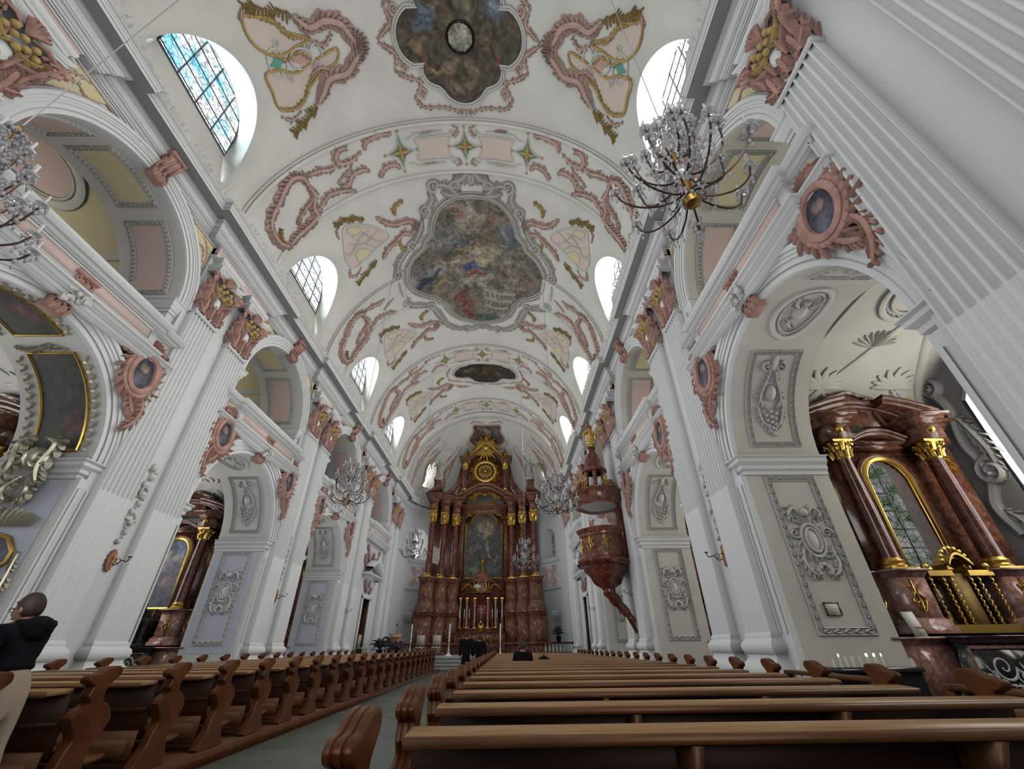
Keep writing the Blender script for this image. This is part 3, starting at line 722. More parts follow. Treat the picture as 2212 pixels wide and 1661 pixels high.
# ---------------------------------------------------------------- keystones
def make_key(white):
    t = thing('keystone', 'x', 'keystone'); g = G()
    prof = [(0, -.42), (.22, -.42), (.30, -.34), (.28, -.22), (.20, -.12), (.22, 0), (.34, .14), (.44, .28), (.42, .40), (.30, .46), (0, .46)]
    g.prism([(x, z) for x, z in prof], -.20, .20, 'y')
    for y in (-.15, 0, .15): g.tube([(x + .01, y, z) for x, z in prof[1:-1]], .035, 5)
    for sd in (-1, 1): a = np.linspace(0, 9, 16); g.tube(np.stack([.27 + .13 * (1 - a / 11) * np.cos(a), np.full(16, sd * .21), .26 + .13 * (1 - a / 11) * np.sin(a)], 1), .028, 5)
    g.box(0, .46, -.25, .25, .46, .54)
    obj('console', g, M['pink'], t, False)
    if white:
        h = G(); r = random.Random(3)
        for k in range(22): h.ball((.30 + r.uniform(0, .2), r.uniform(-.2, .2), r.uniform(-.2, .16)), r.uniform(.04, .09), 6, 4)
        for sd in (-1, 1):
            for k in range(5): h.tube([(.28, sd * .08, -.1 + k * .05), (.34, sd * .26, .0 + k * .07), (.30, sd * .40, -.05 + k * .1)], [.04, .05, .01], 5)
        obj('cherub_head', h, M['relief'], t)
    return t
kl, ku = make_key(True), make_key(False); u1 = u2 = True
for i in (1, 2, 3, 4):
    c = BC[i]
    for side, s in sgn.items():
        rz = 0 if s < 0 else pi
        if i < 4:
            loc = (s * HW, c, ZI + AO + .26); lab = 'salmon scroll keystone with white carving over the %s lower arch of the %s wall' % (nm[i], side)
            if u1: kl.location = loc; kl.rotation_euler = (0, 0, rz); tag(kl, lab, 'keystone', 'keystones of the lower arches'); u1 = False
            else: dup(kl, loc, rz, lab)
        loc = (s * HW, c, ZU + UO + .22); lab = 'plain salmon scroll keystone over the %s upper arch of the %s wall' % (['', 'nearest', 'second', 'third', 'fourth'][i], side)
        if u2: ku.location = loc; ku.rotation_euler = (0, 0, rz); tag(ku, lab, 'keystone', 'keystones of the upper arches'); u2 = False
        else: dup(ku, loc, rz, lab)

# spandrel tendrils above the upper arches
def make_spandrel(mat, fld, sd):
    t = thing('spandrel_ornament', 'x', 'stucco ornament'); r = G(); q = G()
    if True:
        q.flat([(sd * 1.55, 1.42), (sd * 2.5, 1.40), (sd * 2.55, .2), (sd * 2.2, .62), (sd * 1.85, 1.05)], .02)
        r.rib(smooth([(sd * .5, 1.36), (sd * 1.1, 1.30), (sd * 1.6, 1.38), (sd * 2.4, 1.42)], 20), .03, .04)
        r.feather([(sd * .45, 1.42), (sd * .8, 1.28), (sd * 1.2, 1.30), (sd * 1.5, 1.05)], .06, .06, 0, 9)
        r.feather([(sd * 1.5, 1.2), (sd * 1.9, .95), (sd * 2.2, 1.0), (sd * 2.4, .6)], .05, .06, 0, 8)
        r.rib(smooth([(sd * 1.7, 1.15), (sd * 2.05, .78), (sd * 2.38, .3), (sd * 2.5, -.1)], 20), .035, .05)
        r.feather([(sd * 2.0, 1.35), (sd * 2.3, 1.15), (sd * 2.5, .7), (sd * 2.45, .2)], .05, .06, 0, 8)
    obj('field', fl(q, lambda u, v, h: np.stack([h, u, v], -1)), fld, t); obj('tendrils', fl(r, lambda u, v, h: np.stack([h, u, v], -1)), mat, t)
    return t
SPN = [make_spandrel(M['vpink'], M['yellow'], a) for a in (-1, 1)] + [make_spandrel(M['ochre'], M['peach'], a) for a in (-1, 1)]; fs = [True] * 4
for i in (1, 2, 3, 4):
    for side, s, hd in [(a, b, h) for a, b in sgn.items() for h in (0, 1)]:
        k = hd + (0 if i == 1 else 2); o = SPN[k]; loc = (s * (HW - .02), BC[i], ZU + 1.1); rz = 0 if s < 0 else pi
        lab = '%s tendrils %s the %s upper arch of the %s wall' % ('salmon' if i == 1 else 'ochre', 'beyond' if (hd == 1) == (s < 0) else 'before', ['', 'nearest', 'second', 'third', 'fourth'][i], side)
        if fs[k]: o.location = loc; o.rotation_euler = (0, 0, rz); tag(o, lab, 'stucco ornament', 'spandrel tendrils'); fs[k] = False
        else: dup(o, loc, rz, lab)
# ---------------------------------------------------------------- stucco on the vault (u along the nave, v arc from the crown)
def put(t, name, r, mat, c, sv=1, su=1, sm=True, hb=.10):
    q = G().add(r, lambda v: v * A([su, sv, 1]) + A([c, 0, hb]))
    return obj(name, fl(q, Tv), mat, t, sm)
def band_side(full=True):
    r, g, o = G(), G(), G()
    F = lambda pts, w=.11, h=.10, side=0, n=10, **k: r.feather(pts, w, h, side, n, **k) if full or min(p[1] for p in pts) > 5.2 else None
    F([(-.53, 4.62), (-.87, 4.5), (-1.0, 3.9), (-.95, 3.28)], .13, .10, 0, 10); F([(.68, 3.18), (.4, 3.43), (.42, 3.91), (.79, 4.28)], .13, .10, 0, 10)
    F([(-.60, 4.76), (-.35, 5.32), (-.4, 5.86), (-.7, 6.02), (-.95, 5.76), (-.9, 5.4)], .15, .12, 0, 12)
    F([(-.45, 5.98), (-.39, 6.44), (-.55, 6.97), (-.62, 7.5)], .13, .12, 0, 9)
    F([(.4, 4.64), (.2, 4.95), (.24, 5.54), (.55, 5.85), (.48, 6.22)], .15, .12, 0, 11)
    F([(1.0, 5.54), (.78, 5.94), (.62, 6.48), (.55, 6.98), (.76, 7.41), (.95, 7.9)], .13, .12, 0, 13)
    F([(-.1, 5.4), (.1, 5.9), (.3, 6.3)], .07, .08, 0, 6)
    F([(-.3, 7.7), (-.68, 7.8), (-.88, 8.3), (-.72, 8.9), (-.5, 9.4), (-.3, 10.1), (.06, 10.4), (.63, 10.35), (1.1, 10.0)], .17, .2, 0, 26, ends=.6)
    F([(-.3, 7.7), (.2, 7.6), (.6, 7.9), (1.0, 7.9), (1.12, 8.5), (1.1, 9.2), (1.12, 9.9)], .17, .2, 0, 20, ends=.6)
    F([(.1, 7.5), (.35, 7.9), (.5, 8.5), (.75, 9.0)], .10, .16, 0, 10)
    o.feather([(.9, 10.1), (.6, 10.15), (.35, 9.9)], .08, .2, 0, 6)
    return r, o
def quatre(c, R, k=8):
    """four-pointed concave star"""
    p = []
    for i in range(4):
        a0 = i * pi / 2; a, b = A([cos(a0), sin(a0)]) * R, A([cos(a0 + pi / 2), sin(a0 + pi / 2)]) * R * (1 if i % 2 else 1)
        for t in np.linspace(0, 1, k, endpoint=False): q = a + (b - a) * t; p.append(A(c) + q * (1 - .38 * sin(pi * t)))
    return A(p)
def star_orn(t, c, u, v, sv, Ru=1.):
    g, w, o = G(), G(), G(); P = quatre((0, 0), 1.) * A([.82 * Ru, .62]) + A([u, v])
    g.flat(P, .012); w.rib(np.vstack([P, P[:1]]), .03, .05)
    for a in (0, pi / 2, pi, -pi / 2):
        L = A([.82 * Ru, .62]) if True else 1
        w.rib(smooth([(u, v), (u + .45 * cos(a) * Ru - .05 * sin(a), v + .33 * sin(a) + .05 * cos(a)), (u + .98 * cos(a) * Ru, v + .74 * sin(a))], 10), .022, .05)
        o.leaf((u, v), a, .42, .09, .10, 0, 0, 5); o.leaf((u, v), a + pi / 4, .26, .06, .08); o.boss((u + 1.0 * cos(a) * Ru, v + .76 * sin(a)), .07, .06)
    put(t, 'green_field', g, M['green'], c, sv); put(t, 'white_edging', w, M['vault'], c, sv); put(t, 'gilt_star', o, M['ochre'], c, sv)
word = {1: 'nearest', 2: 'second', 3: 'third', 4: 'fourth', 5: 'farthest'}
for k, c in enumerate(YP):
    if k == 0: continue
    r, o = band_side(k != 3)
    for side, s in sgn.items():
        t = thing('vault_garland', 'salmon rocaille garland with a hanging loop on the %s half of the %s vault rib' % (side, word[k]), 'stucco garland', (0, 0, 0), 0, 'salmon garlands on the vault ribs')
        put(t, 'rocaille', r, M['vpink'], c, s); put(t, 'gilt_sprig', o, M['ochre'], c, s)
    if k == 3: continue
    t = thing('rib_ornament', 'peach panels and mint green stars along the crown of the %s vault rib' % word[k], 'stucco ornament', (0, 0, 0), 0, 'crown ornaments of the vault ribs')
    for v, nmx in ((0, 'centre'), (-3.02, 'l'), (3.02, 'r')): star_orn(t, c, -.08, v, 1, .9 if v else .85)
    for s in (-1, 1):
        p = G(); P = [(-.55, s * .62), (-.52, s * 1.4), (-.52, s * 2.2), (-.42, s * 2.32), (-.18, s * 2.2), (.08, s * 2.2), (.3, s * 2.32), (.42, s * 2.2), (.42, s * 1.4), (.44, s * .62), (.2, s * .75), (-.3, s * .75)]
        p.flat(P, .012); put(t, 'peach_panel', p, M['peach'], c)
        w = G(); w.rib(smooth([(a * 1.12 - .0, b) for a, b in P], 60, True).tolist() + [[P[0][0] * 1.12, P[0][1]]], .03, .05)
        w.rib([(-.78, s * 1.0), (-.78, s * 2.35), (-.62, s * 2.5), (-.60, s * 2.75)], .03, .05); w.rib([(.66, s * 1.0), (.66, s * 2.35), (.5, s * 2.5), (.5, s * 2.75)], .03, .05)
        w.scroll((-.70, s * .55), .2, -s * pi / 2, 1.1, .035, .06, s); w.scroll((.62, s * .55), .2, -s * pi / 2, 1.1, .035, .06, -s)
        put(t, 'panel_moulding', w, M['vault'], c)
        f = G()
        for (u, v) in ((-.82, 1.6), (.66, 1.6)):
            for j in range(6): f.leaf((u, s * (v - .2 + j * .08)), (pi / 2) * s + (.9 if u < 0 else -.9) * .3 + (pi if 0 else 0), .26, .05, .09, .4)
        f.feather([(-1.0, s * .55), (-.85, s * .3), (-.6, s * .38), (-.55, s * .5)], .07, .08, 0, 6); f.feather([(.85, s * .5), (.7, s * .28), (.5, s * .4)], .07, .08, 0, 6)
        put(t, 'salmon_tufts', f, M['vpink'], c)

def outl(r, pts, w, h, n=None, closed=True): P = smooth(pts, n or 4 * len(pts), closed); P = np.vstack([P, P[:1]]) if closed else P; return r.rib(P, w, h)
def shield0():
    a, o, p, g, w, q, sp = G(), G(), G(), G(), G(), G(), G()
    a.feather([(-1.25, -5.75), (-.87, -5.32), (-.95, -4.73), (-.76, -4.19), (-.4, -3.96), (.05, -3.61)], .19, .2, 0, 18, ends=.5)
    a.feather([(1.36, -5.94), (1.03, -5.55), (.69, -5.18), (.66, -4.48), (.38, -4.08), (.05, -3.61)], .19, .2, 0, 18, ends=.5)
    for k in range(9): a.leaf((-.1, -3.85), pi / 2 + (k - 4) * .35, .52, .07, .22)
    a.feather([(-.6, -5.5), (-.3, -5.0), (-.55, -4.6)], .08, .1, 0, 6); a.feather([(.5, -5.9), (.3, -5.4), (.5, -4.9)], .08, .1, 0, 6)
    a.feather([(1.35, -6.6), (1.5, -7.1), (1.25, -7.5)], .07, .08, 0, 5); a.feather([(-1.75, -7.3), (-1.5, -7.5)], .06, .08, 0, 4)
    p1 = [(-1.57, -7.4), (-1.46, -6.95), (-1.31, -6.49), (-.95, -6.25), (-.56, -5.46), (-.45, -6.0), (-.37, -6.43), (-.49, -7.0), (-1.0, -7.45)]
    p2 = [(-.04, -7.4), (.02, -6.79), (.23, -6.28), (.08, -5.52), (-.12, -4.56), (.26, -4.7), (.42, -5.29), (.77, -6.0), (1.18, -6.51), (1.16, -7.2), (.93, -7.46), (.47, -7.43)]
    p.flat(smooth(p1, 36, True), .012); q.flat(smooth(p2, 44, True), .012)
    outl(o, p1, .05, .06); outl(o, p2, .05, .06)
    o.feather([(-1.4, -6.9), (-1.2, -6.4), (-.8, -6.1), (-.6, -5.6)], .07, .09, 0, 12); o.feather([(.3, -5.3), (.6, -5.9), (1.0, -6.3), (1.2, -6.9), (1.0, -7.4)], .07, .09, 0, 14); o.feather([(-.5, -6.9), (-.2, -6.5), (-.3, -6.0), (0, -5.6)], .06, .08, 0, 10)
    g.flat(quatre((-.2, -6.85), 1.) * A([.42, .30]) + A([-.2, -6.85]) * (1 - A([.42, .30])), .02)
    w.oring((-.1, -5.95), .3, .42, .035, .06); w.oring((-.15, -5.35), .26, .2, .035, .06); w.oring((-.2, -6.85), .42, .34, .03, .05)
    for s in (1, -1): w.scroll((-.2 + s * .5, -6.6), .16, 0, 1.2, .03, .05, s); w.scroll((s * .3 - .1, -5.6), .15, 1, 1.2, .03, .05, s)
    P = A([(-.1, -5.62), (.12, -5.75), (.14, -5.98), (-.02, -6.15), (-.1, -6.3), (-.2, -6.15), (-.36, -5.98), (-.3, -5.75)]); sh = G().flat(smooth(P, 24, True), .02)
    for (pts, sd) in (([(-1.81, -7.21), (-1.64, -6.84), (-1.46, -6.33), (-1.31, -5.8)], 1), ([(1.42, -5.97), (1.61, -6.39), (1.79, -6.83), (1.89, -7.24)], 1)):
        P = smooth(pts, 16); sp.rib(P, .025, .05)
        for i in range(16):
            for d in (-1, 1): sp.leaf(P[i], -pi / 2 + d * .9 + .3 * sin(i), .17 + .06 * (i % 3), .035, .1)
    return dict(rocaille=(a, 'vpink'), ochre_scrolls=(o, 'ochre'), peach_field=(p, 'peach'), lower_peach_field=(q, 'peach'), green_field=(g, 'green'), white_scrolls=(w, 'vault'), heart_field=(sh, 'vpink'), gilt_branches=(sp, 'ochre'))
def shield1():
    a, o, p, y, y2, w, sp, gr = G(), G(), G(), G(), G(), G(), G(), G()
    a.feather([(-1.4, -5.0), (-.76, -4.44), (-.6, -3.92), (-.56, -3.36), (-.21, -3.06)], .15, .16, 0, 14, ends=.5)
    a.feather([(1.11, -5.3), (.66, -4.93), (.39, -4.35), (.07, -3.79), (.23, -3.34), (-.21, -3.06)], .15, .16, 0, 14, ends=.5)
    for k in range(7): a.leaf((-.21, -3.2), pi / 2 + (k - 3) * .4, .40, .06, .18)
    a.feather([(.8, -6.6), (1.1, -7.0), (.9, -7.4), (.5, -7.3)], .08, .08, 0, 7); a.feather([(-1.9, -6.9), (-1.7, -7.2), (-1.3, -7.2)], .06, .08, 0, 6)
    p.flat(smooth([(-1.7, -6.7), (-1.2, -5.6), (-.6, -4.9), (-.05, -4.6), (.25, -5.35), (.65, -6.9), (0, -7.3), (-.9, -7.1)], 40, True), .01)
    y.flat(smooth([(-1.5, -6.6), (-1.22, -5.95), (-.94, -6.1), (-1.2, -6.6)], 20, True), .02); y2.flat(smooth([(-.1, -6.6), (-.03, -6.07), (.45, -5.8), (.5, -6.6)], 20, True), .02)
    outl(w, [(-1.7, -6.7), (-1.2, -5.6), (-.6, -4.9), (-.05, -4.6), (.25, -5.35), (.65, -6.9), (0, -7.3), (-.9, -7.1)], .035, .05)
    outl(w, [(-1.5, -6.6), (-1.22, -5.95), (-.94, -6.1), (-1.2, -6.6)], .03, .05); outl(w, [(-.1, -6.6), (-.03, -6.07), (.45, -5.8), (.5, -6.6)], .03, .05)
    for pts in ([(-.9, -5.5), (-.7, -6.2), (-.2, -6.9), (-.5, -7.2)], [(-.7, -5.0), (-.4, -5.7), (-.4, -6.3), (-.8, -6.9)], [(.1, -5.0), (-.3, -5.5), (-.9, -5.9), (-1.0, -6.6)], [(.2, -5.5), (-.3, -6.0), (-.5, -6.5)]): w.feather(pts, .045, .06, 0, 7)
    gr.flat(quatre((0, 0), 1) * A([.16, .2]) + A([-1.0, -4.75]), .03)
    o.feather([(-1.03, -4.0), (-1.5, -3.97), (-1.80, -3.45)], .11, .12, 0, 7); o.feather([(.46, -4.17), (.99, -4.0), (1.15, -3.55)], .10, .12, 0, 7)
    for pts in ([(-2.08, -7.11), (-1.97, -6.36), (-1.63, -5.61)], [(1.0, -5.67), (1.33, -6.34), (1.57, -7.15)]):
        P = smooth(pts, 16); sp.rib(P, .025, .05)
        for i in range(16):
            for d in (-1, 1): sp.leaf(P[i], -pi / 2 + d * .9 + .3 * sin(i), .17 + .06 * (i % 3), .035, .1)
    return dict(rocaille=(a, 'vpink'), ochre_plumes=(o, 'ochre'), salmon_field=(p, 'peach'), yellow_field=(y, 'yellow'), lower_yellow_field=(y2, 'yellow'), green_drop=(gr, 'grey'), white_scrolls=(w, 'vault'), gilt_branches=(sp, 'ochre'))
S0, S1 = shield0(), shield1(); mcache = {}
for i, c in enumerate(BC):
    if i == 0: continue
    S = S0 if i == 1 else S1; key = 0 if i == 1 else 1
    for side, s in sgn.items():
        t = thing('vault_cartouche', '%s above the %s window on the %s of the vault' % ('large salmon shield with green diamond' if i == 1 else 'salmon rocaille shield with yellow fields', word[i], side), 'stucco cartouche', (0, c, 0), 0, 'rocaille shields on the vault')
        for nme, (r, m) in S.items():
            if (key, side, nme) not in mcache: mcache[(key, side, nme)] = mesh(nme, fl(G().add(r, lambda v: v * A([1, -s, 1])), Tv), M[m])
            obj(nme, mcache[(key, side, nme)], None, t)

# ---------------------------------------------------------------- ceiling paintings
def inpoly(poly):
    P = A(poly)
    def f(U, V):
        r = np.zeros(U.shape, bool); n = len(P); j = n - 1
        for i in range(n):
            xi, yi = P[i]; xj, yj = P[j]
            with np.errstate(divide='ignore', invalid='ignore'): r ^= ((yi > V) != (yj > V)) & (U < (xj - xi) * (V - yi) / (yj - yi + 1e-12) + xi)
            j = i
        return r
    return f
def lobes(half):
    """half outline [(u, v)] with v<=0 mirrored about v=0 into a closed line"""
    h = [tuple(p) for p in half]; return h + [(u, -v) for u, v in h[::-1][1:-1]] if abs(h[0][1]) < 1e-6 and abs(h[-1][1]) < 1e-6 else h + [(u, -v) for u, v in h[::-1]]
def arc(cu, cv, r, a0, a1, n=8, rv=None): return [(cu + r * cos(a), cv + (rv or r) * sin(a)) for a in np.linspace(radians(a0), radians(a1), n)]
DV = .27 - SO
def fresco(c, half, blobs, base, frames, nx, ny, seed, labf, extra=None, dark=.66):
    P = A(lobes(half)); x0, y0 = P.min(0); x1, y1 = P.max(0); off = A([0, DV + SO])
    t = thing('ceiling_fresco', labf, 'ceiling painting')
    TT = lambda u, v, h: Tv(u + c, v + DV, h)
    me = painting('painted_field', base, blobs, nx, ny, x0, x1, y0, y1, TT, inpoly(P * 1.02 - P.mean(0) * .02), .04, seed, dark); obj('painted_field', me, None, t)
    r = G(); n = len(P)
    def offs(d):
        T = np.roll(P, -1, 0) - np.roll(P, 1, 0); T /= np.linalg.norm(T, axis=1)[:, None] + 1e-9
        nrm = np.stack([T[:, 1], -T[:, 0]], 1); area = np.sum(P[:, 0] * np.roll(P[:, 1], -1) - np.roll(P[:, 0], -1) * P[:, 1])
        return P + nrm * d * (1 if area > 0 else -1)
    for d, w, h in frames:
        Q = offs(d); r.rib(np.vstack([Q, Q[:2]]), w, h)
    obj('moulded_frame', fl(r, TT), M['grey'] if 'grey' in labf else M['relief'], t)
    if extra: extra(t, TT)
    return t
# first: four lobed field with a small round picture
h1 = arc(1.25, 0, .95, 0, -62, 7) + [(1.55, -1.0)] + arc(.95, -1.05, .55, -20, -95, 5) + [(.72, -1.5)] + arc(-.12, -1.45, .95, -28, -90, 7, 1.0)
h1 = h1 + [(-.24 - (u + .0), v) for u, v in h1[::-1][1:]]
h1 = [(u + 0., v) for u, v in h1]
def ex1(t, TT):
    r = G(); q = [[(2.6, .1), (2.36, .9), (2.3, 1.78), (1.9, 2.1)], [(1.95, 2.15), (1.4, 1.75), (1.15, 2.3), (.91, 2.68)], [(.95, 2.75), (.41, 2.55), (.2, 2.75), (-.08, 3.15)]]
    for sv in (1, -1):
        for su in (1, -1):
            for p in q: r.feather([((u + .12) * su - .12, v * sv) for u, v in p], .085, .09, 0, 11)
            r.scroll(((1.75 + .12) * su - .12, 1.7 * sv), .22, 0, 1.3, .06, .08, su * sv)
            r.scroll(((.75 + .12) * su - .12, 2.35 * sv), .2, 0, 1.3, .06, .08, -su * sv)
    for k in range(5):
        for su in (1, -1): r.leaf((2.55 * su - .12, -.2 + .1 * k), (0 if su > 0 else pi) + (k - 2) * .35, .3, .05, .08)
    obj('rocaille_border', fl(r, TT), M['vpink'], t)
    m = G().oring((-.08, .0), .5, .52, .045, .07, .05); obj('round_frame', fl(m, TT), M['iron'], t)
    me = painting('round_picture', (.30, .28, .22), [(-.2, .05, .16, .28, 0, (.42, .40, .33)), (.25, 0, .2, .5, 0, (.17, .18, .15))], 24, 24, -.55, .4, -.5, .5, TT, lambda U, V: ((U + .08) / .48) ** 2 + (V / .5) ** 2 < 1, .075, 5); obj('round_picture', me, None, t)
fresco(6.3, h1, [(-.7, -1.3, .5, .45, 0, (.20, .27, .33)), (-1.0, 1.3, .4, .5, 0, (.22, .28, .33)), (.2, -1.7, .3, .35, 0, (.32, .24, .13)), (.2, 1.9, .5, .3, 0, (.12, .12, .07)), (.6, -1.5, .35, .12, .2, (.34, .14, .10)), (.95, -.5, .25, .4, .8, (.40, .29, .19)), (.9, .4, .3, .35, -.6, (.36, .26, .18)), (1.6, -.2, .4, .18, .6, (.42, .30, .22)), (1.5, .35, .4, .18, -.4, (.28, .18, .13)), (.6, 1.4, .3, .15, 0, (.36, .12, .12)), (-.9, .2, .5, .4, 0, (.24, .22, .16)), (1.0, -1.1, .3, .12, 1.2, (.44, .32, .14))], (.155, .125, .085), [(.03, .05, .07), (.12, .05, .10)], 110, 120, 3,
       'dark four-lobed ceiling painting with a round picture at its centre and salmon border', ex1)
# second: big three-lobed field in a grey rocaille border
h2 = [(-5.46, 0), (-5.42, -.75), (-5.2, -1.3), (-4.9, -1.7), (-4.4, -2.05), (-3.76, -2.25), (-3.4, -2.35), (-3.2, -2.55), (-3.0, -2.75), (-2.67, -2.85), (-2.45, -3.1), (-2.1, -3.65), (-1.63, -4.05), (-1.1, -4.22), (-.5, -4.25), (.06, -4.05), (.6, -3.65), (.95, -3.2), (1.2, -2.8), (1.45, -2.62), (1.75, -2.5), (2.0, -2.2), (2.5, -2.1), (3.1, -1.85), (3.7, -1.3), (4.0, -.7), (4.17, 0)]
def ex2(t, TT):
    r = G(); q = [[(-6.73, .15), (-6.5, .6), (-6.1, .9), (-6.3, 1.5), (-6.24, 2.1)], [(-6.2, 2.2), (-5.6, 2.1), (-5.1, 2.4), (-4.6, 2.75)], [(-4.5, 2.8), (-4.0, 3.0), (-3.5, 3.3), (-3.0, 3.7)], [(-3.0, 3.7), (-2.7, 4.2), (-2.2, 4.7), (-1.5, 4.9)], [(-1.5, 4.9), (-.7, 5.0), (-.1, 5.0), (.6, 4.9)], [(.6, 4.9), (1.2, 4.6), (1.5, 4.1), (1.8, 3.6)], [(1.8, 3.5), (2.4, 3.1), (3.0, 2.9), (3.6, 2.7)], [(3.6, 2.7), (4.2, 2.4), (4.7, 1.9), (4.9, 1.3)], [(5.0, 1.2), (4.9, .7), (4.7, .3), (4.8, 0)], [(-5.9, 1.6), (-5.7, 1.1), (-5.8, .6)]]
    for sv in (1, -1):
        for j, p in enumerate(q + [[(-6.95, .02), (-6.75, .3), (-6.5, .5), (-6.6, .85)], [(-6.2, 0), (-6.5, .1), (-6.9, .05)]]): r.feather([(u, v * sv) for u, v in p], .18, .15, 0, 14, seed=j)
        for (u, v, d) in ((-6.3, 1.9, 1), (-5.0, 2.6, -1), (-3.1, 3.6, 1), (-1.5, 4.9, -1), (.8, 4.8, 1), (1.9, 3.4, -1), (3.7, 2.7, 1), (4.9, 1.2, -1), (-6.2, .8, 1)): r.scroll((u, v * sv), .34, 0, 1.4, .12, .15, d * sv)
    obj('rocaille_border', fl(r, TT), M['grey'], t)
    w = G()   # painted arcaded round tower
    W = G()
    for j in range(3):
        a = np.linspace(0, 1, 10); u = 1.1 + j * .75 - .0 * a; P = np.stack([1.0 + j * .72 + .28 * np.sin(a * pi), .35 + a * (2.1 - .25 * j)], 1); w.rib(P, .10, .012, .04, 3)
        for k in range(6): uu = 1.25 + j * .72; vv = .5 + k * .3; W.flat([(uu, vv), (uu + .42, vv), (uu + .42, vv + .15), (uu, vv + .15)], .045)
    obj('painted_cornices', fl(w, TT), M['pstone'], t); obj('painted_arcades', fl(W, TT), M['pbrown'], t, False)
fresco(18.45, h2, [(-4.4, -.3, .9, .8, 0, (.42, .36, .28)), (-4.6, -.9, .5, .2, .5, (.42, .22, .18)), (-4.3, .9, .8, .5, 0, (.36, .24, .18)), (-3.3, 1.9, .6, .7, 0, (.22, .26, .30)), (-2.9, -1.6, .9, .9, 0, (.26, .26, .25)), (-2.3, 0, .45, 1.1, 0, (.50, .42, .30)), (-2.75, -.7, .35, .5, 0, (.16, .18, .22)), (-2.2, -.8, .22, .5, 0, (.46, .34, .14)), (-2.9, .8, .4, .6, .4, (.24, .17, .12)), (-1.4, 0, .4, 2.5, 0, (.46, .40, .31)), (-.9, -2.6, .5, 1.0, .2, (.42, .42, .38)), (-.2, -3.4, .4, .6, 0, (.05, .07, .15)), (-.6, -2.9, .25, .7, .4, (.06, .08, .12)), (.4, -2.4, .9, .22, -.6, (.50, .36, .16)), (-1.0, -.2, .22, .55, .1, (.10, .12, .30)), (-.5, -.2, .28, .45, .3, (.42, .10, .08)), (1.4, -1.2, .9, .22, -.3, (.28, .08, .07)), (2.4, -.9, .9, .5, .2, (.36, .14, .10)), (3.3, -.7, .3, .5, 0, (.38, .07, .06)), (1.7, 1.3, .9, 1.1, 0, (.48, .43, .36)), (2.7, .9, .9, 1.0, 0, (.38, .34, .28)), (0, 3.0, .7, 1.2, .3, (.36, .30, .24)), (-.6, 2.2, .5, .7, 0, (.34, .26, .19)), (3.8, .5, .3, .9, 0, (.12, .22, .16)), (.3, 0, .6, .8, 0, (.45, .42, .36))], (.30, .26, .205), [(.05, .06, .08), (.20, .09, .13), (.36, .05, .06)], 200, 170, 9,
       'large three-lobed ceiling painting with an arcaded building, in a grey rocaille border', ex2)
h3 = [(-2.0, 0), (-1.95, -.6), (-1.7, -1.0), (-1.3, -1.25), (-1.05, -1.5), (-.95, -2.1), (-.6, -2.55), (-.1, -2.72), (.35, -2.55), (.6, -2.1), (.75, -1.5), (1.0, -1.25), (1.4, -1.0), (1.65, -.6), (1.7, 0)]
def ex3(t, TT):
    r = G(); o = G()
    for sv in (1, -1):
        for p in ([(-2.3, .2), (-2.2, .9), (-1.7, 1.5), (-1.6, 2.2)], [(-1.6, 2.3), (-1.1, 2.9), (-.6, 3.2), (-.1, 3.3)], [(0, 3.3), (.6, 3.1), (1.0, 2.5), (1.3, 2.2)], [(1.3, 2.1), (1.5, 1.5), (1.9, 1.0), (2.0, .2)], [(-2.6, 1.2), (-2.5, 2.0), (-2.1, 2.5)], [(2.2, 1.4), (2.1, 2.2), (1.6, 2.7)]): r.feather([(u, v * sv) for u, v in p], .09, .08, 0, 9)
        for p in ([(-2.4, 1.6), (-2.0, 2.6), (-1.2, 3.4)], [(2.1, 1.7), (1.5, 2.8), (.8, 3.5)]):
            P = smooth([(u, v * sv) for u, v in p], 12); 
            for i in range(12): o.boss(P[i], .08, .06, n=6)
    obj('rocaille_border', fl(r, TT), M['vpink'], t); obj('flower_sprigs', fl(o, TT), M['ochre'], t)
    obj('oval_ring', fl(G().oring((-.15, 0), .42, .7, .04, .06, .05), TT), M['dgold'], t)
fresco(29.1, h3, [(-.3, -1.3, .3, .5, 0, (.20, .15, .10)), (.2, 1.2, .3, .5, 0, (.18, .12, .09)), (-1.2, 0, .3, .6, 0, (.12, .12, .11)), (-.15, 0, .3, .5, 0, (.16, .10, .07))], (.085, .07, .055), [(.03, .05, .07), (.14, .05, .09)], 80, 90, 13,
       'small dark cross-shaped ceiling painting with a salmon border, third from the entrance', ex3)
# fourth, on the apse dome
Tf = lambda u, v, h: Ta(pi / 2 + (v) / 7.3, ZV + RV * pi / 2 - (u), h)
def ex4(t, TT): 
    r = G()
    for sv in (1, -1):
        for p in ([(1.9, .2), (1.8, 1.0), (2.1, 1.7), (2.8, 2.0)], [(2.9, 2.0), (3.6, 1.9), (4.3, 2.3), (5.0, 2.1)], [(5.2, 2.0), (5.6, 1.3), (5.5, .6), (5.8, .1)]): r.feather([(u, v * sv) for u, v in p], .12, .1, 0, 9)
    obj('rocaille_border', fl(r, TT), M['vpink'], t)
def Tf2(u, v, h):
    a = ZV + RV * pi / 2 - u; k = np.maximum(np.sin(u / RV), .05); return Ta(pi / 2 + v / (RV * k), a, h)
h4 = [(2.1, 0), (2.15, -.7), (2.3, -1.4), (2.7, -1.6), (3.1, -1.45), (3.6, -1.6), (4.1, -1.9), (4.6, -2.0), (4.9, -1.7), (5.1, -1.1), (5.3, -.6), (5.35, 0)]
P = A(lobes(h4)); t = thing('ceiling_fresco', 'dark shield-shaped painting on the apse dome above the high altar', 'ceiling painting')
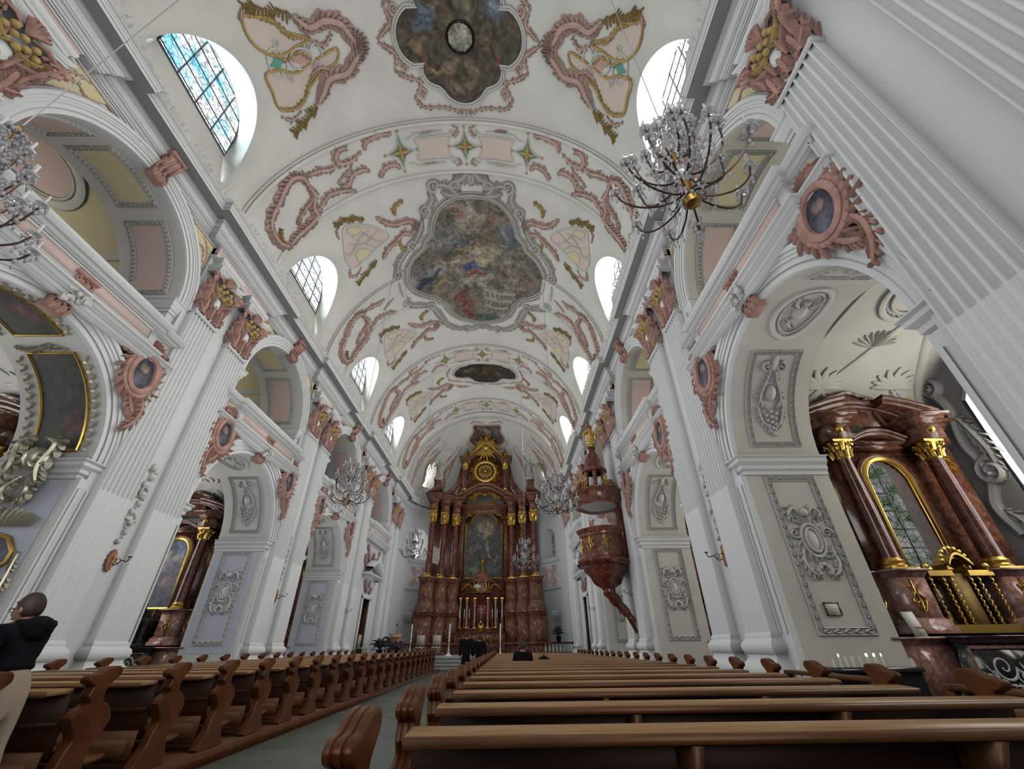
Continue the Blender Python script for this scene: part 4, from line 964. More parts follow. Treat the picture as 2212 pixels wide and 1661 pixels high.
obj('painted_field', painting('painted_field', (.13, .10, .08), [(3.5, 0, .7, .35, 0, (.30, .18, .13)), (3.2, .9, .6, .4, 0, (.12, .13, .12)), (4.2, -.5, .5, .3, .5, (.34, .22, .16)), (2.7, -.5, .3, .5, 0, (.26, .24, .2))], 60, 60, 2.05, 5.4, -2.1, 2.1, Tf2, inpoly(P), .05, 21), None, t)
r = G(); Q = np.vstack([P, P[:2]]); r.rib(Q, .09, .12); obj('moulded_frame', fl(r, Tf2), M['vpink'], t)
r = G()
for sv in (1, -1):
    for p in ([(1.7, .1), (1.75, .8), (1.9, 1.5), (2.3, 1.9)], [(4.4, 2.3), (5.1, 2.1), (5.5, 1.4), (5.6, .6)]): r.feather([(u, v * sv) for u, v in p], .1, .1, 0, 9)
obj('rocaille_border', fl(r, Tf2), M['vpink'], t)
# garlands down the dome
for side, s in sgn.items():
    for j, (a0, nm4) in enumerate(((.22, 'outer'), (.46, 'middle'), (.85, 'inner'))):
        r, o = G(), G()
        r.feather([(a0 * 7.3 + .1, 14.2 - 0), (a0 * 7.3 + .35, 15.4), (a0 * 7.3 + .1, 16.8), (a0 * 7.3 + .7, 18.2), (a0 * 7.3 + 1.0, 19.6)], .15, .12, 0, 26, ends=.6)
        r.feather([(a0 * 7.3 - .3, 17.6), (a0 * 7.3 + .2, 18.8), (a0 * 7.3 + .5, 20.2)], .12, .1, 0, 14)
        o.feather([(a0 * 7.3 + .5, 16.0), (a0 * 7.3 + .7, 17.4), (a0 * 7.3 + .9, 18.8)], .06, .1, 0, 16)
        T4 = (lambda u, v, h: Ta(u / 7.3, v, h)) if s < 0 else (lambda u, v, h: Ta(pi - u / 7.3, v, h))
        t = thing('apse_garland', '%s salmon rocaille garland rising up the %s side of the apse dome' % (nm4, side), 'stucco garland', (0, 0, 0), 0, 'garlands of the apse dome')
        obj('rocaille', fl(r, T4), M['vpink'], t); obj('gilt_sprig', fl(o, T4), M['ochre'], t)
# ---------------------------------------------------------------- pews (local: y=0 at the back board, people sit towards +y)
ENDP = [(0., 1.03), (.02, .985), (.09, .95), (.075, .86), (.12, .80), (.04, .755), (-.03, .69), (.04, .59), (.10, .49), (.06, .38), (.03, .25), (-.05, .12), (-.07, 0), (.40, 0), (.38, .12), (.33, .25), (.33, .37), (.37, .46), (.41, .53), (.44, .64), (.36, .76), (.265, .81), (.25, .9), (.28, .97), (.35, 1.04), (.35, 1.10), (.30, 1.135), (.20, 1.125), (.10, 1.075), (.04, 1.065)]
def end_panel(kx):
    P = smooth(ENDP, 90, True) * A([1, .85]); P[:, 1] = np.maximum(P[:, 1], 0)
    d = np.roll(P, -1, 0) - np.roll(P, 1, 0); d /= np.linalg.norm(d, axis=1)[:, None] + 1e-9; nr = np.stack([-d[:, 1], d[:, 0]], 1)
    ar = np.sum(P[:, 0] * np.roll(P[:, 1], -1) - np.roll(P[:, 0], -1) * P[:, 1]); nr *= 1 if ar > 0 else -1   # points inward
    g = G(); rows = []
    for x, ins in ((-.052, .016), (-.049, .004), (-.042, 0), (-.026, 0), (-.021, .008), (-.015, .008), (-.010, 0), (.010, 0), (.015, .008), (.021, .008), (.026, 0), (.042, 0), (.049, .004), (.052, .016)):
        Q = P + nr * ins; rows.append(np.stack([np.full(len(Q), kx + x), Q[:, 0], np.maximum(Q[:, 1], 0)], 1))
    g.grid(np.stack(rows), cv=True); g.poly(rows[0], [list(range(len(P)))]); g.poly(rows[-1], [list(range(len(P)))[::-1]])
    return g
def make_pew(L, divs):
    t = thing('pew', 'x', 'pew')
    for x in (0, L): obj('end_panel', end_panel(x), M['wend'], t)
    a, b = .06, L - .06
    prof = [(-.262, .797), (-.03, .806), (-.006, .805), (.0, .79), (-.02, .765), (-.262, .762)]
    obj('shaded_ledge_edge', G().prism([(-.262, .799), (-.275, .796), (-.286, .786), (-.290, .772), (-.286, .757), (-.272, .752), (-.262, .758)], a, b, 'x'), M['wood'], t, False)  # lip in darker wood: its shade is put into the colour
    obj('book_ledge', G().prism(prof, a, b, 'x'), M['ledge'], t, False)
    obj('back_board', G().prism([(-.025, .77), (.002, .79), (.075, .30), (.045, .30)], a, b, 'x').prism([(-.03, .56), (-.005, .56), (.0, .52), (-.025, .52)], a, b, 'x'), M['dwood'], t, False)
    obj('seat', G().prism([(.055, .38), (.46, .395), (.485, .38), (.47, .36), (.055, .345)], a, b, 'x'), M['wood'], t, False)
    obj('seat_rail', G().box(a, b, .40, .425, .22, .36), M['dwood'], t, False)
    obj('kneeler', G().prism([(-.60, .19), (-.58, .21), (-.40, .235), (-.38, .215), (-.40, .195), (-.58, .165)], a, b, 'x'), M['wood'], t, False)
    obj('foot_rail', G().box(a, b, -.17, -.13, .16, .30).box(a, b, -.05, -.02, .12, .36), M['wood'], t, False)
    for x in divs: obj('bracket', G().prism([(-.30, .75), (-.02, .765), (.03, .34), (-.03, .12), (-.09, .10), (-.10, .3), (-.18, .55)], x - .025, x + .025, 'x'), M['wood'], t, False)
    return t
NR = 24
XR0, XR1, XL0, XL1 = 1.45, 5.85, -6.35, -1.93
pewR = make_pew(XR1 - XR0, (1.45, 2.9)); pewL = make_pew(XL1 - XL0, (1.5, 2.95))
PZ = .088
rowsR = [1.77 + 1.05 * k for k in range(NR)]; rowsL = [3.67 + 1.09 * k for k in range(22)]
def ordin(k): return ['first', 'second', 'third', 'fourth', 'fifth', 'sixth', 'seventh', 'eighth', 'ninth', 'tenth', 'eleventh', 'twelfth', '13th', '14th', '15th', '16th', '17th', '18th', '19th', '20th', '21st', '22nd', '23rd', '24th'][k]
for k, y in enumerate(rowsR):
    lab = 'wooden pew in the block right of the centre aisle, %s row from the rear' % ordin(k)
    if k == 0: pewR.location = (XR0, y, PZ); tag(pewR, lab, 'pew', 'pews right of the aisle')
    else: dup(pewR, (XR0, y, PZ), 0, lab)
for k, y in enumerate(rowsL):
    lab = 'wooden pew in the block left of the centre aisle, %s row from the rear' % ordin(k)
    if k == 0: pewL.location = (XL0, y, .15); tag(pewL, lab, 'pew', 'pews left of the aisle')
    else: dup(pewL, (XL0, y, .15), 0, lab)
struct('trim_60', G().box(-6.6, -1.83, 1.6, 28.6, 0, .15), M['wend'], 'low wooden platform under the left pews', 'pew platform', False)
struct('trim_61', G().box(1.36, 6.05, -1.5, 27.4, 0, .088), M['wend'], 'low wooden platform under the right pews', 'pew platform', False)
# choir floor and steps
g = G()
for k in range(4): g.box(-7.25, 7.25, 29.4 + .36 * k, 42.6, .0 if k == 0 else .175 * k + .002, .175 * (k + 1))
struct('floor_choir', g, M['stone'], 'grey stone steps and raised floor of the choir', 'choir steps', False)
# ---------------------------------------------------------------- marble altars
def column(t, x, y, z0, z1, r, mat, cap=.42, base=.22, parts=True):
    c = G().lathe([(r * 1.02, z0 + base), (r, z0 + base + .1), (r, z0 + (z1 - z0) * .4), (r * .86, z1 - cap)], 16, (x, y, 0)); o = obj('column', c, mat, t)
    obj('column_base', G().lathe([(r * 1.35, z0), (r * 1.38, z0 + base * .3), (r * 1.2, z0 + base * .45), (r * 1.28, z0 + base * .7), (r * 1.02, z0 + base)], 16, (x, y, 0)).box(x - r * 1.4, x + r * 1.4, y - r * 1.4, y + r * 1.4, z0 - .02, z0 + .03), M['gold'], o)
    g = G().lathe([(r * .86, z1 - cap), (r * .98, z1 - cap + .04), (r * .9, z1 - cap + .08), (r * .95, z1 - cap * .5), (r * 1.25, z1 - .06), (r * 1.4, z1)], 12, (x, y, 0))
    for tier, (zz, rr, L) in enumerate(((z1 - cap * .82, 1.0, .36), (z1 - cap * .48, 1.08, .34))):
        for k in range(8):
            a = (k + .5 * tier) * pi / 4; ca, sa = cos(a), sin(a)
            g.tube([(x + r * rr * ca, y + r * rr * sa, zz - cap * .1), (x + r * rr * 1.12 * ca, y + r * rr * 1.12 * sa, zz + cap * L * .7), (x + r * rr * 1.5 * ca, y + r * rr * 1.5 * sa, zz + cap * L), (x + r * rr * 1.5 * ca, y + r * rr * 1.5 * sa, zz + cap * L * .7)], [r * .22, r * .26, r * .16, r * .06], 5)
    for k in range(4):
        a = pi / 4 + k * pi / 2; g.ball((x + r * 1.45 * cos(a), y + r * 1.45 * sin(a), z1 - .09), r * .3, 7, 5)
    g.box(x - r * 1.3, x + r * 1.3, y - r * 1.3, y + r * 1.3, z1 - .03, z1 + .03)
    obj('capital', g, M['gold'], o); return o
def bloc(g, x0, x1, y0, y1, z0, z1, prof):
    """block with mouldings round its front (towards -y) and sides"""
    g.box(x0, x1, y0, y1, z0, z1)
    if prof: g.mould([(x1, y1), (x1, y0), (x0, y0), (x0, y1)][::-1] if False else [(x0, y1), (x0, y0), (x1, y0), (x1, y1)][::-1], [(o, z) for o, z in prof])
    return g
CORN = lambda z, h, o: [(0, z), (o * .2, z + h * .1), (o * .2, z + h * .25), (o * .5, z + h * .45), (o * .55, z + h * .6), (o, z + h * .75), (o, z + h), (-.05, z + h)]
def gilt(seed, w, h, n=9):
    """a gilt relief of scrolls and leaves in (u, v, h)"""
    r = random.Random(seed); g = G()
    g.feather([(-w * .3, -h * .9), (-w * .8, -h * .3), (-w * .3, h * .1), (-w * .7, h * .6)], w * .16, w * .2, 0, n); g.feather([(w * .3, -h * .9), (w * .8, -h * .3), (w * .3, h * .1), (w * .7, h * .6)], w * .16, w * .2, 0, n)
    g.feather([(0, -h), (w * .1, -h * .3), (-w * .1, h * .3), (0, h)], w * .16, w * .24, 0, n)
    for k in range(6): g.boss((r.uniform(-.6, .6) * w, r.uniform(-.8, .8) * h), w * .16, w * .2, n=6)
    return g
def front(x, y, z): return lambda u, v, h: np.stack([x + u, y - h, z + v], -1)
def pediment(g, x0, x1, zc, rise, y0, y1, th=.16, a0=0., a1=1., out=.08):
    """curved cornice band seen from the front; a0..a1 is the visible share from left to right"""
    for (dz, dy, t) in ((0, 0, th * .55), (th * .55, -out, th * .45)):
        s = np.linspace(a0, a1, 14); x = x0 + (x1 - x0) * s; z = zc + rise * np.sin(pi * s) + dz
        P = np.stack([np.stack([x, np.full(14, yy), z + zz], 1) for yy, zz in ((y1, 0), (y0 + dy, 0), (y0 + dy, t), (y1, t))]); g.grid(P)
        for e in (0, -1): g.poly(P[:, e], [[0, 1, 2, 3]])
    return g
def side_altar(niche, seed, rm='red'):
    t = thing('side_altar', 'x', 'altar'); R_ = M[rm]
    b = G().box(-2.1, 2.1, -1.55, 0, 0, .18).box(-1.9, 1.9, -1.3, 0, .18, .36)
    obj('altar_steps', b, M['pinkm'], t, False)
    m = G(); bloc(m, -1.0, 1.0, -1.15, -.4, .36, 1.26, CORN(1.2, .12, .12)); obj('mensa', m, M['black'], t, False)
    fr = G()
    for a, b_ in (((-.92, .5), (.92, .5)), ((.92, .5), (.92, 1.14)), ((.92, 1.14), (-.92, 1.14)), ((-.92, 1.14), (-.92, .5))): fr.rib([a, b_], .03, .02)
    obj('front_frame', fl(fr, front(0, -1.15, 0)), M['pinkm'], t)
    s = G()
    for sd in (-1, 1):
        s.scroll((sd * .45, .85), .22, 0, 1.4, .022, .012, sd); s.scroll((sd * .18, .70), .12, 2, 1.2, .018, .012, -sd); s.scroll((sd * .74, .70), .13, 1, 1.2, .018, .012, sd)
        s.feather([(sd * .1, .62), (sd * .35, .58), (sd * .6, .66), (sd * .82, .98)], .025, .012, 0, 9)
    for k in range(5): s.leaf((0, .6), pi / 2 + (k - 2) * .4, .34, .035, .012)
    obj('inlaid_scrolls', fl(s, front(0, -1.15, 0)), M['relief'], t)
    for sd in (-1, 1):
        pd = G(); pu = G()
        x0, x1 = sorted((sd * 1.02, sd * 2.0)); bloc(pd, x0, x1, -.95, 0, .36, 1.24, CORN(1.18, .13, .10))
        x0, x1 = sorted((sd * .78, sd * 1.42)); x2, x3 = sorted((sd * 1.3, sd * 1.95))
        bloc(pu, x0, x1, -.85, 0, 1.36, 2.36, CORN(2.32, .15, .10)); bloc(pu, x2, x3, -.55, 0, 1.36, 2.36, CORN(2.32, .15, .10))
        pu.mould([(x1, 0), (x1, -.85), (x0, -.85), (x0, 0)], [(0, 1.62), (.06, 1.58), (.06, 1.5), (.10, 1.46), (.10, 1.36)])
        obj('lower_pedestal', pd, M['pinkm'], t, False); obj('pedestal', pu, M['pinkm'] if rm == 'red' else R_, t, False)
        obj('gilt_ornament', fl(gilt(seed + sd, .15, .30), front(sd * 1.10, -.855, 2.0)), M['gold'], t); obj('gilt_ornament', fl(gilt(seed + sd + 5, .14, .28), front(sd * 1.65, -.555, 2.0)), M['gold'], t)
    bk = G().box(-1.75, 1.75, -.30, 0, 1.3, 5.45); obj('back_slab', bk, R_, t, False)
    for sd in (-1, 1):
        column(t, sd * 1.10, -.62, 2.48, 5.3, .18, M['dred'] if rm == 'red' else R_)
        pl = G().box(*sorted((sd * 1.38, sd * 1.85)), -.40, 0, 2.48, 5.3); obj('pilaster', pl, R_, t, False)
        obj('pilaster_ornament', fl(gilt(seed + 9, .16, .30), front(sd * 1.62, -.40, 4.9)), M['gold'], t)
        e = G(); bloc(e, *sorted((sd * .84, sd * 1.42)), -.90, 0, 5.34, 5.75, CORN(5.70, .26, .20)); bloc(e, *sorted((sd * 1.42, sd * 1.9)), -.5, 0, 5.34, 5.75, CORN(5.70, .26, .20)); obj('entablature', e, R_, t, False)
        obj('capital_flower', fl(G().boss((0, 0), .10, .09), front(sd * 1.12, -.90, 5.55)), M['gold'], t)
        v = G().lathe([(.0, 5.96), (.14, 5.98), (.16, 6.02), (.06, 6.08), (.10, 6.14), (.20, 6.28), (.20, 6.36), (.08, 6.44), (.05, 6.5), (.10, 6.54), (.03, 6.66), (0, 6.68)], 12, (sd * 1.45, -.5, 0)); obj('urn', v, M['gold'], t)
    p = G(); pediment(p, -1.75, 1.75, 5.95, .45, -.75, -.05, .22, 0, .36); pediment(p, -1.75, 1.75, 5.95, .45, -.75, -.05, .22, .64, 1.); pediment(p, -1.2, 1.2, 6.0, .42, -.45, 0, .16)
    obj('pediment', p, R_, t, False)
    k = smooth([(-.62, 5.9), (-.52, 6.3), (-.75, 6.45), (-.62, 6.68), (-.3, 6.8), (0, 6.9), (.3, 6.8), (.62, 6.68), (.75, 6.45), (.52, 6.35), (.62, 5.9)], 60)
    q = G().prism([(a, z) for a, z in k], -.35, -.05, 'y'); q.tube([(a, -.37, z) for a, z in k], .06, 6)
    for sd in (-1, 1): a = np.linspace(0, 9, 16); q.tube(np.stack([sd * .45 + .16 * (1 - a / 10) * np.cos(a), np.full(16, -.40), 6.56 + .16 * (1 - a / 10) * np.sin(a)], 1), .045, 6)
    obj('top_cartouche', q, R_, t)
    # inner hood and arched frame
    h = G(); pediment(h, -.66, .66, 5.35, .22, -.62, -.2, .12); h.box(-.6, .6, -.5, -.2, 5.22, 5.36); h.box(-.66, .66, -.56, -.2, 5.33, 5.40); obj('inner_hood', h, R_, t, False)
    a = np.linspace(0, pi, 20); arch = np.vstack([[(.55, 2.5)], np.stack([.55 * np.cos(a), 4.45 + .58 * np.sin(a)], 1), [(-.55, 2.5)]])
    f2 = G().tube([(x, -.33, z) for x, z in arch * A([1.16, 1]) + A([0, .06]) * (arch[:, 1:] > 4.5)], .075, 6); obj('outer_arch', f2, R_, t)
    fr = G().tube([(x, -.36, z) for x, z in arch], .055, 6); fr.tube([(x * .88, -.33, z - .04 * (z > 4.6)) for x, z in arch], .03, 5); fr.tube([(-.55, -.36, 2.52), (.55, -.36, 2.52)], .05, 6); obj('arched_frame', fr, M['gold'], t)
    msk = lambda U, V: (np.abs(U) < .53) & ((V < 4.45) | ((U / .53) ** 2 + ((V - 4.45) / .56) ** 2 < 1))
    if niche == 'glass':
        obj('niche_glass', painting('niche_glass', (.05, .02, .015), [], 12, 30, -.55, .55, 2.5, 5.05, lambda u, v, h: np.stack([u, -.31 - h, v], -1), msk, .0, seed), None, t)
        gp = G().poly([(-.47, -.325, 2.55), (.10, -.325, 2.55), (.10, -.325, 4.75), (-.18, -.325, 4.92), (-.47, -.325, 4.70)], [[0, 1, 2, 3, 4]])
        o = obj('window_reflection', gp, M['glassg2'], t, False)  # reflection of a window in the niche glass, painted as pane and bars
        br = G()
        for z in (2.95, 3.35, 3.75, 4.15, 4.55): br.box(-.47, .10, -.34, -.325, z, z + .03)
        br.box(-.22, -.19, -.34, -.325, 2.55, 4.85); obj('window_and_reflected_bars', br, M['lead'], o, False)
        tb = G()   # gilt tabernacle in front of the glass
        for sd in (-1, 1):
            for xx in (.20, .36, .62):
                aa = np.linspace(0, 56, 84); tb.tube(np.stack([sd * xx + .008 * np.cos(aa), -.80 + .008 * np.sin(aa), np.linspace(1.5, 2.36, 84)], 1), .017 + .006 * np.sin(aa * 1.), 5)
            tb.box(*sorted((sd * .16, sd * .66)), -.86, -.5, 2.34, 2.44); tb.box(*sorted((sd * .16, sd * .66)), -.86, -.5, 1.36, 1.5); tb.ball((sd * .62, -.8, 2.52), .07, 8, 5); tb.ball((sd * .2, -.8, 2.52), .05, 8, 5)
        pediment(tb, -.24, .24, 2.46, .2, -.88, -.55, .1); tb.box(-.22, .22, -.84, -.5, 1.36, 1.5)
        for k in range(9): tb.ball((.26 * cos(k * pi / 8), -.86, 2.62 + .24 * sin(k * pi / 8)), .045, 6, 4)
        obj('gilt_tabernacle', tb, M['gold'], t)
        obj('tabernacle_panels', G().box(-.58, -.4, -.70, -.66, 1.5, 2.3).box(.4, .58, -.70, -.66, 1.5, 2.3), M['black'], t, False); obj('tabernacle_door', G().box(-.17, .17, -.74, -.70, 1.5, 2.4), M['ochre'], t, False)
    else:
        blobs = {'blue': [(0, 4.3, .4, .4, 0, (.30, .27, .22)), (.1, 4.6, .3, .25, 0, (.13, .17, .30)), (-.15, 4.0, .25, .2, .6, (.34, .24, .24)), (.1, 3.5, .35, .25, .5, (.26, .18, .17)), (0, 2.8, .6, .3, 0, (.08, .09, .12)), (.05, 3.9, .2, .3, .2, (.12, .14, .24))], 'dark': [(0, 4.2, .3, .5, .2, (.25, .2, .16)), (0, 3.3, .3, .5, -.3, (.16, .11, .1))]}[niche]
        obj('altar_painting', painting('altar_painting', (.10, .115, .155), blobs, 30, 60, -.56, .56, 2.5, 5.05, lambda u, v, h: np.stack([u, -.31 - h, v], -1), msk, .0, seed), None, t)
        d = G()     # dark carved shrine standing on the mensa
        d.box(-.62, .62, -.95, -.5, 1.34, 1.44); d.box(-.5, .5, -.9, -.55, 1.44, 2.1); d.box(-.6, .6, -.95, -.5, 2.1, 2.2)
        for x in (-.46, -.22, .22, .46): d.lathe([(.04, 1.44), (.05, 1.5), (.03, 1.6), (.035, 2.0), (.05, 2.1)], 8, (x, -.93, 0)); d.lathe([(.04, 2.2), (.05, 2.28), (.02, 2.36), (.0, 2.5)], 8, (x, -.8, 0))
        d.lathe([(.14, 2.2), (.16, 2.35), (.08, 2.5), (.05, 2.7), (.0, 2.95)], 8, (0, -.75, 0)); obj('carved_shrine', d, M['black'], t)
    return t
M['glassg2'] = glass('green_window_reflection', (.25, .42, .22), .0, .20, 9., .12)
for (s, i, ni, lab) in ((1, 1, 'glass', 'red marble altar with a painted green reflection in its niche in the nearest right chapel'), (-1, 1, 'dark', 'red marble altar half seen in the nearest left chapel'),
                        (-1, 2, 'blue', 'red marble altar with a blue grey painting in the second left chapel'), (1, 2, 'dark', 'red marble altar glimpsed in the second right chapel'),
                        (-1, 3, 'dark', 'grey brown marble altar glimpsed in the third left chapel')):
    t = side_altar(ni, i * 3 + s, 'red' if not (s < 0 and i == 3) else 'pinkm'); t.location = (s * 11.1, BC[i] + 3.42, .0); t['label'] = lab; t['group'] = 'side altars'

# ---------------------------------------------------------------- high altar (front towards -y), centre x = -.1, choir floor z = .7
t = thing('high_altar', 'tall red marble high altar with large dark painting and gilt sun at the top', 'altar', (-.1, 40., .7))
low, up, ent = G(), G(), G()
CX = [2.62, 3.62, 4.62]; CYs = [0, -.7, -1.4]
orn = []
for sd in (-1, 1):
    low, up, ent = G(), G(), G()
    for k in range(3):
        x, y = CX[k] * sd, CYs[k]; w0 = .62 + .18 * (k == 2)
        bloc(low, *sorted((x - sd * .62, x + sd * w0)), y - .75, y + 1.6, 0, 2.72, [(.10, 0), (.10, .35), (.04, .42), (0, .5)]); low.mould([(x + .66, y + 1.5), (x + .66, y - .8), (x - .66, y - .8), (x - .66, y + 1.5)], CORN(2.62, .32, .14))
        bloc(up, *sorted((x - sd * .55, x + sd * .55)), y - .52, y + 1.6, 2.94, 5.3, [(.14, 2.94), (.14, 3.3), (.06, 3.5), (.0, 3.7)]); up.mould([(x + .57, y + 1.5), (x + .57, y - .55), (x - .57, y - .55), (x - .57, y + 1.5)], CORN(5.2, .32, .13))
        for (z, yy, h) in ((1.55, y - .75, .45), (4.45, y - .52, .42)):
            o = G().oring((0, 0), .24, h * 1.02, .03, .03); obj('oval_moulding', fl(o, front(x, yy, z)), M['red'], t); obj('gilt_ornament', fl(gilt(k + int(z), .15, h * .75, 7), front(x, yy, z)), M['gold'], t)
        column(t, x, y - .05, 5.55, 11.1, .27, M['dred'], 1.0, .3)
        ent.box(x - .34, x + .34, y - .38, y + 1.4, 11.12, 11.95); obj('gilt_console', fl(gilt(3, .14, .30, 6), front(x, y - .38, 11.55)), M['gold'], t)
        bloc(ent, x - .40, x + .40, y - .44, y + 1.5, 11.95, 12.35, CORN(12.2, .45, .36))
    obj('entablature_wing', ent, M['red'], t, False); obj('lower_plinth', low, M['red'], t, False); obj('upper_plinth', up, M['red'], t, False)
cen = G().box(-5.1, 5.1, .9, 1.6, 0, 12.3).box(-2.1, 2.1, .55, .9, 5.3, 5.6).box(-2.0, 2.0, .5, .9, 2.8, 5.3)
bloc(cen, -2.1, 2.1, .35, 1.4, 11.3, 11.9, CORN(11.8, .4, .3)); obj('back_wall', cen, M['red'], t, False)
# curved pediment and sloping shoulders
p = G(); pediment(p, -2.3, 2.3, 12.55, 1.1, -.25, 1.2, .55, 0, 1, .22)
for sd in (-1, 1):
    for (x0, x1, z0, z1, y) in ((2.1, 3.15, 13.0, 12.5, -.6), (3.15, 4.1, 13.0, 12.45, -1.2), (4.1, 5.35, 13.35, 12.45, -1.95)):
        p.prism([(sd * x0, z0), (sd * x1, z1), (sd * x1, z1 + .28), (sd * x0, z0 + .40)], y, 1.2, 'y')
    p.box(*sorted((sd * 4.15, sd * 4.75)), -1.7, -1.0, 13.3, 14.05)
obj('pediment', p, M['red'], t, False)
r = G()
for sd in (-1, 1): r.feather([(0, .2), (sd * .6, .35), (sd * 1.1, .05), (sd * 1.7, -.15)], .12, .1, 0, 12); r.feather([(sd * .2, -.5), (sd * .8, -.45), (sd * 1.3, -.65)], .09, .1, 0, 9); r.scroll((sd * 1.0, -.15), .2, 0, 1.3, .06, .1, sd)
r.boss((0, .2), .2, .2); obj('gilt_garland', fl(r, front(0, .0, 12.85)), M['gold'], t)
# upper storey
a = G().box(-1.6, 1.6, .2, 1.2, 13.4, 16.6); 
for sd in (-1, 1):
    bloc(a, *sorted((sd * 1.55, sd * 2.5)), -.3, 1.2, 16.3, 16.7, CORN(16.5, .5, .22)); a.box(*sorted((sd * 1.6, sd * 2.4)), .3, 1.2, 13.2, 16.4)
    a.prism([(sd * 2.4, 13.2), (sd * 4.0, 13.2), (sd * 3.6, 13.6), (sd * 2.9, 14.6), (sd * 2.6, 16.0), (sd * 2.4, 16.4)], .5, .8, 'y')
    column(t, sd * 2.0, .0, 13.5, 16.35, .2, M['dred'], .75, .25)
    v = G().lathe([(.05, 17.0), (.28, 17.05), (.36, 17.3), (.3, 17.55), (.14, 17.7), (.18, 17.8), (.03, 18.1)], 12, (sd * 2.0, .3, 0)); obj('urn', v, M['dgold'], t)
pediment(a, -1.7, 1.7, 16.5, 1.15, -.15, 1.2, .4, 0, 1, .15); th = np.linspace(0, pi, 20); a.prism([(1.5 * cos(q), 16.4 + 1.2 * sin(q)) for q in th], .2, 1.2, 'y')
obj('upper_storey', a, M['red'], t, False)
s_ = G(); s_.oring((0, 0), 1.0, 1.0, .16, .14, 0, 36); s_.oring((0, 0), .62, .62, .07, .1, 0, 30)
for k in range(16): q = k * pi / 8; s_.leaf((.25 * cos(q), .25 * sin(q)), q, .62, .085, .12, 0, 0, 5)
s_.boss((0, 0), .22, .16, n=12)
for k in range(30): q = k * 2 * pi / 30; s_.leaf((1.05 * cos(q), 1.05 * sin(q)), q + .4, .42 + .2 * (k % 3) * (abs(sin(q)) < .9), .12, .18, .8)
obj('gilt_sun', fl(s_, front(0, -.05, 15.45)), M['gold'], t)
c_ = G(); c_.boss((0, 0), .45, .3, n=12)
for k in range(22): q = k * 2 * pi / 22; c_.leaf((.2 * cos(q), .2 * sin(q)), q, 1.0 + .35 * (k % 2), .12, .16, 0, 0, 5)
for sd in (-1, 1): c_.feather([(0, .9), (sd * .6, .3), (sd * 1.1, -.4), (sd * 1.9, -.95)], .22, .2, 0, 14); c_.feather([(sd * .3, .8), (sd * .7, .7), (sd * .9, .2)], .16, .2, 0, 8)
for k in range(24): c_.boss((rnd.uniform(-1.2, 1.2), rnd.uniform(-.7, .1)), .15, .2, n=7)
c_.feather([(-.1, .9), (0, 1.2), (.1, 1.5)], .25, .2, 0, 8); obj('gilt_crown', fl(c_, front(0, -.1, 17.95)), M['gold'], t)
# painting
hw = 1.72; af = np.linspace(0, pi, 16); arch = np.vstack([[(hw, 5.6)], [(hw, 10.3)], [(1.3, 10.35)], np.stack([1.15 * np.cos(af), 10.6 + .75 * np.sin(af)], 1), [(-1.3, 10.35)], [(-hw, 10.3)], [(-hw, 5.6)]])
msk = inpoly(arch * A([.98, 1]))
obj('altar_painting', painting('altar_painting', (.052, .055, .048), [(.1, 9.9, .9, .8, 0, (.22, .18, .11)), (-.5, 9.2, .5, .55, 0, (.05, .06, .075)), (-.45, 9.4, .14, .2, 0, (.20, .17, .16)), (.35, 8.3, .2, .5, 0, (.17, .18, .14)), (-.6, 8.3, .4, .3, .5, (.12, .10, .07)), (.5, 7.6, .25, .15, 0, (.22, .10, .08)), (-.8, 6.4, .5, .25, .3, (.16, .15, .13)), (.8, 6.3, .5, .3, -.4, (.15, .12, .12)), (0, 7.0, .8, .3, 0, (.07, .075, .07)), (1.1, 7.2, .35, .12, .9, (.18, .14, .13)), (-1.1, 7.9, .2, .3, 0, (.13, .11, .09))], 70, 120, -hw, hw, 5.6, 11.4, lambda u, v, h: np.stack([u, .45 - h, v], -1), msk, .0, 4), None, t)
f = G().tube([(x, .42, z) for x, z in arch], .13, 6).tube([(-hw, .42, 5.6), (hw, .42, 5.6)], .12, 6); obj('painting_frame', f, M['dgold'], t)
for a in (-2.3, 1.85): obj('side_pilaster', G().box(a, a + .45, .5, .9, 5.5, 11.3), M['red'], t, False)
r = G()
for sd in (-1, 1): r.feather([(sd * 1.0, .75), (sd * 1.3, .45), (sd * 1.55, .5), (sd * 1.8, .1)], .12, .12, 0, 9)
obj('gilt_spandrels', fl(r, front(0, .45, 10.75)), M['gold'], t)
# mensa and tabernacle
m = G(); bloc(m, -2.0, 2.0, -2.0, .4, 0, 1.45, CORN(1.35, .15, .1)); obj('mensa', m, M['red'], t, False)
r = G()
for k in range(7): r.feather([(-1.8 + k * .55, -.2), (-1.6 + k * .55, .2), (-1.4 + k * .55, -.15)], .09, .1, 0, 8, seed=k)
obj('mensa_relief', fl(r, front(0, -2.0, .85)), M['dgold'], t)
tb = G().box(-1.9, 1.9, -.9, .3, 1.5, 1.8).box(-.9, .9, -.6, .5, 1.8, 4.0); bloc(tb, -1.9, 1.9, -.5, .4, 3.9, 4.1, CORN(4.05, .25, .12))
obj('tabernacle_body', tb, M['dred'], t, False)
for x in (-1.75, -1.2, -.55, .55, 1.2, 1.75): column(t, x, -.75, 1.8, 3.95, .085, M['pinkm'], .25, .12)
dm = G().lathe([(1.15, 4.3), (1.2, 4.4), (1.0, 4.5), (.95, 5.1), (1.15, 5.2), (1.1, 5.3), (.85, 5.45), (.7, 5.8), (.4, 5.95), (.42, 6.02), (.2, 6.15), (.1, 6.25)], 20, (0, -.2, 0)); obj('tabernacle_dome', dm, M['red'], t)
r = G().oring((0, 0), .42, .42, .08, .12); 
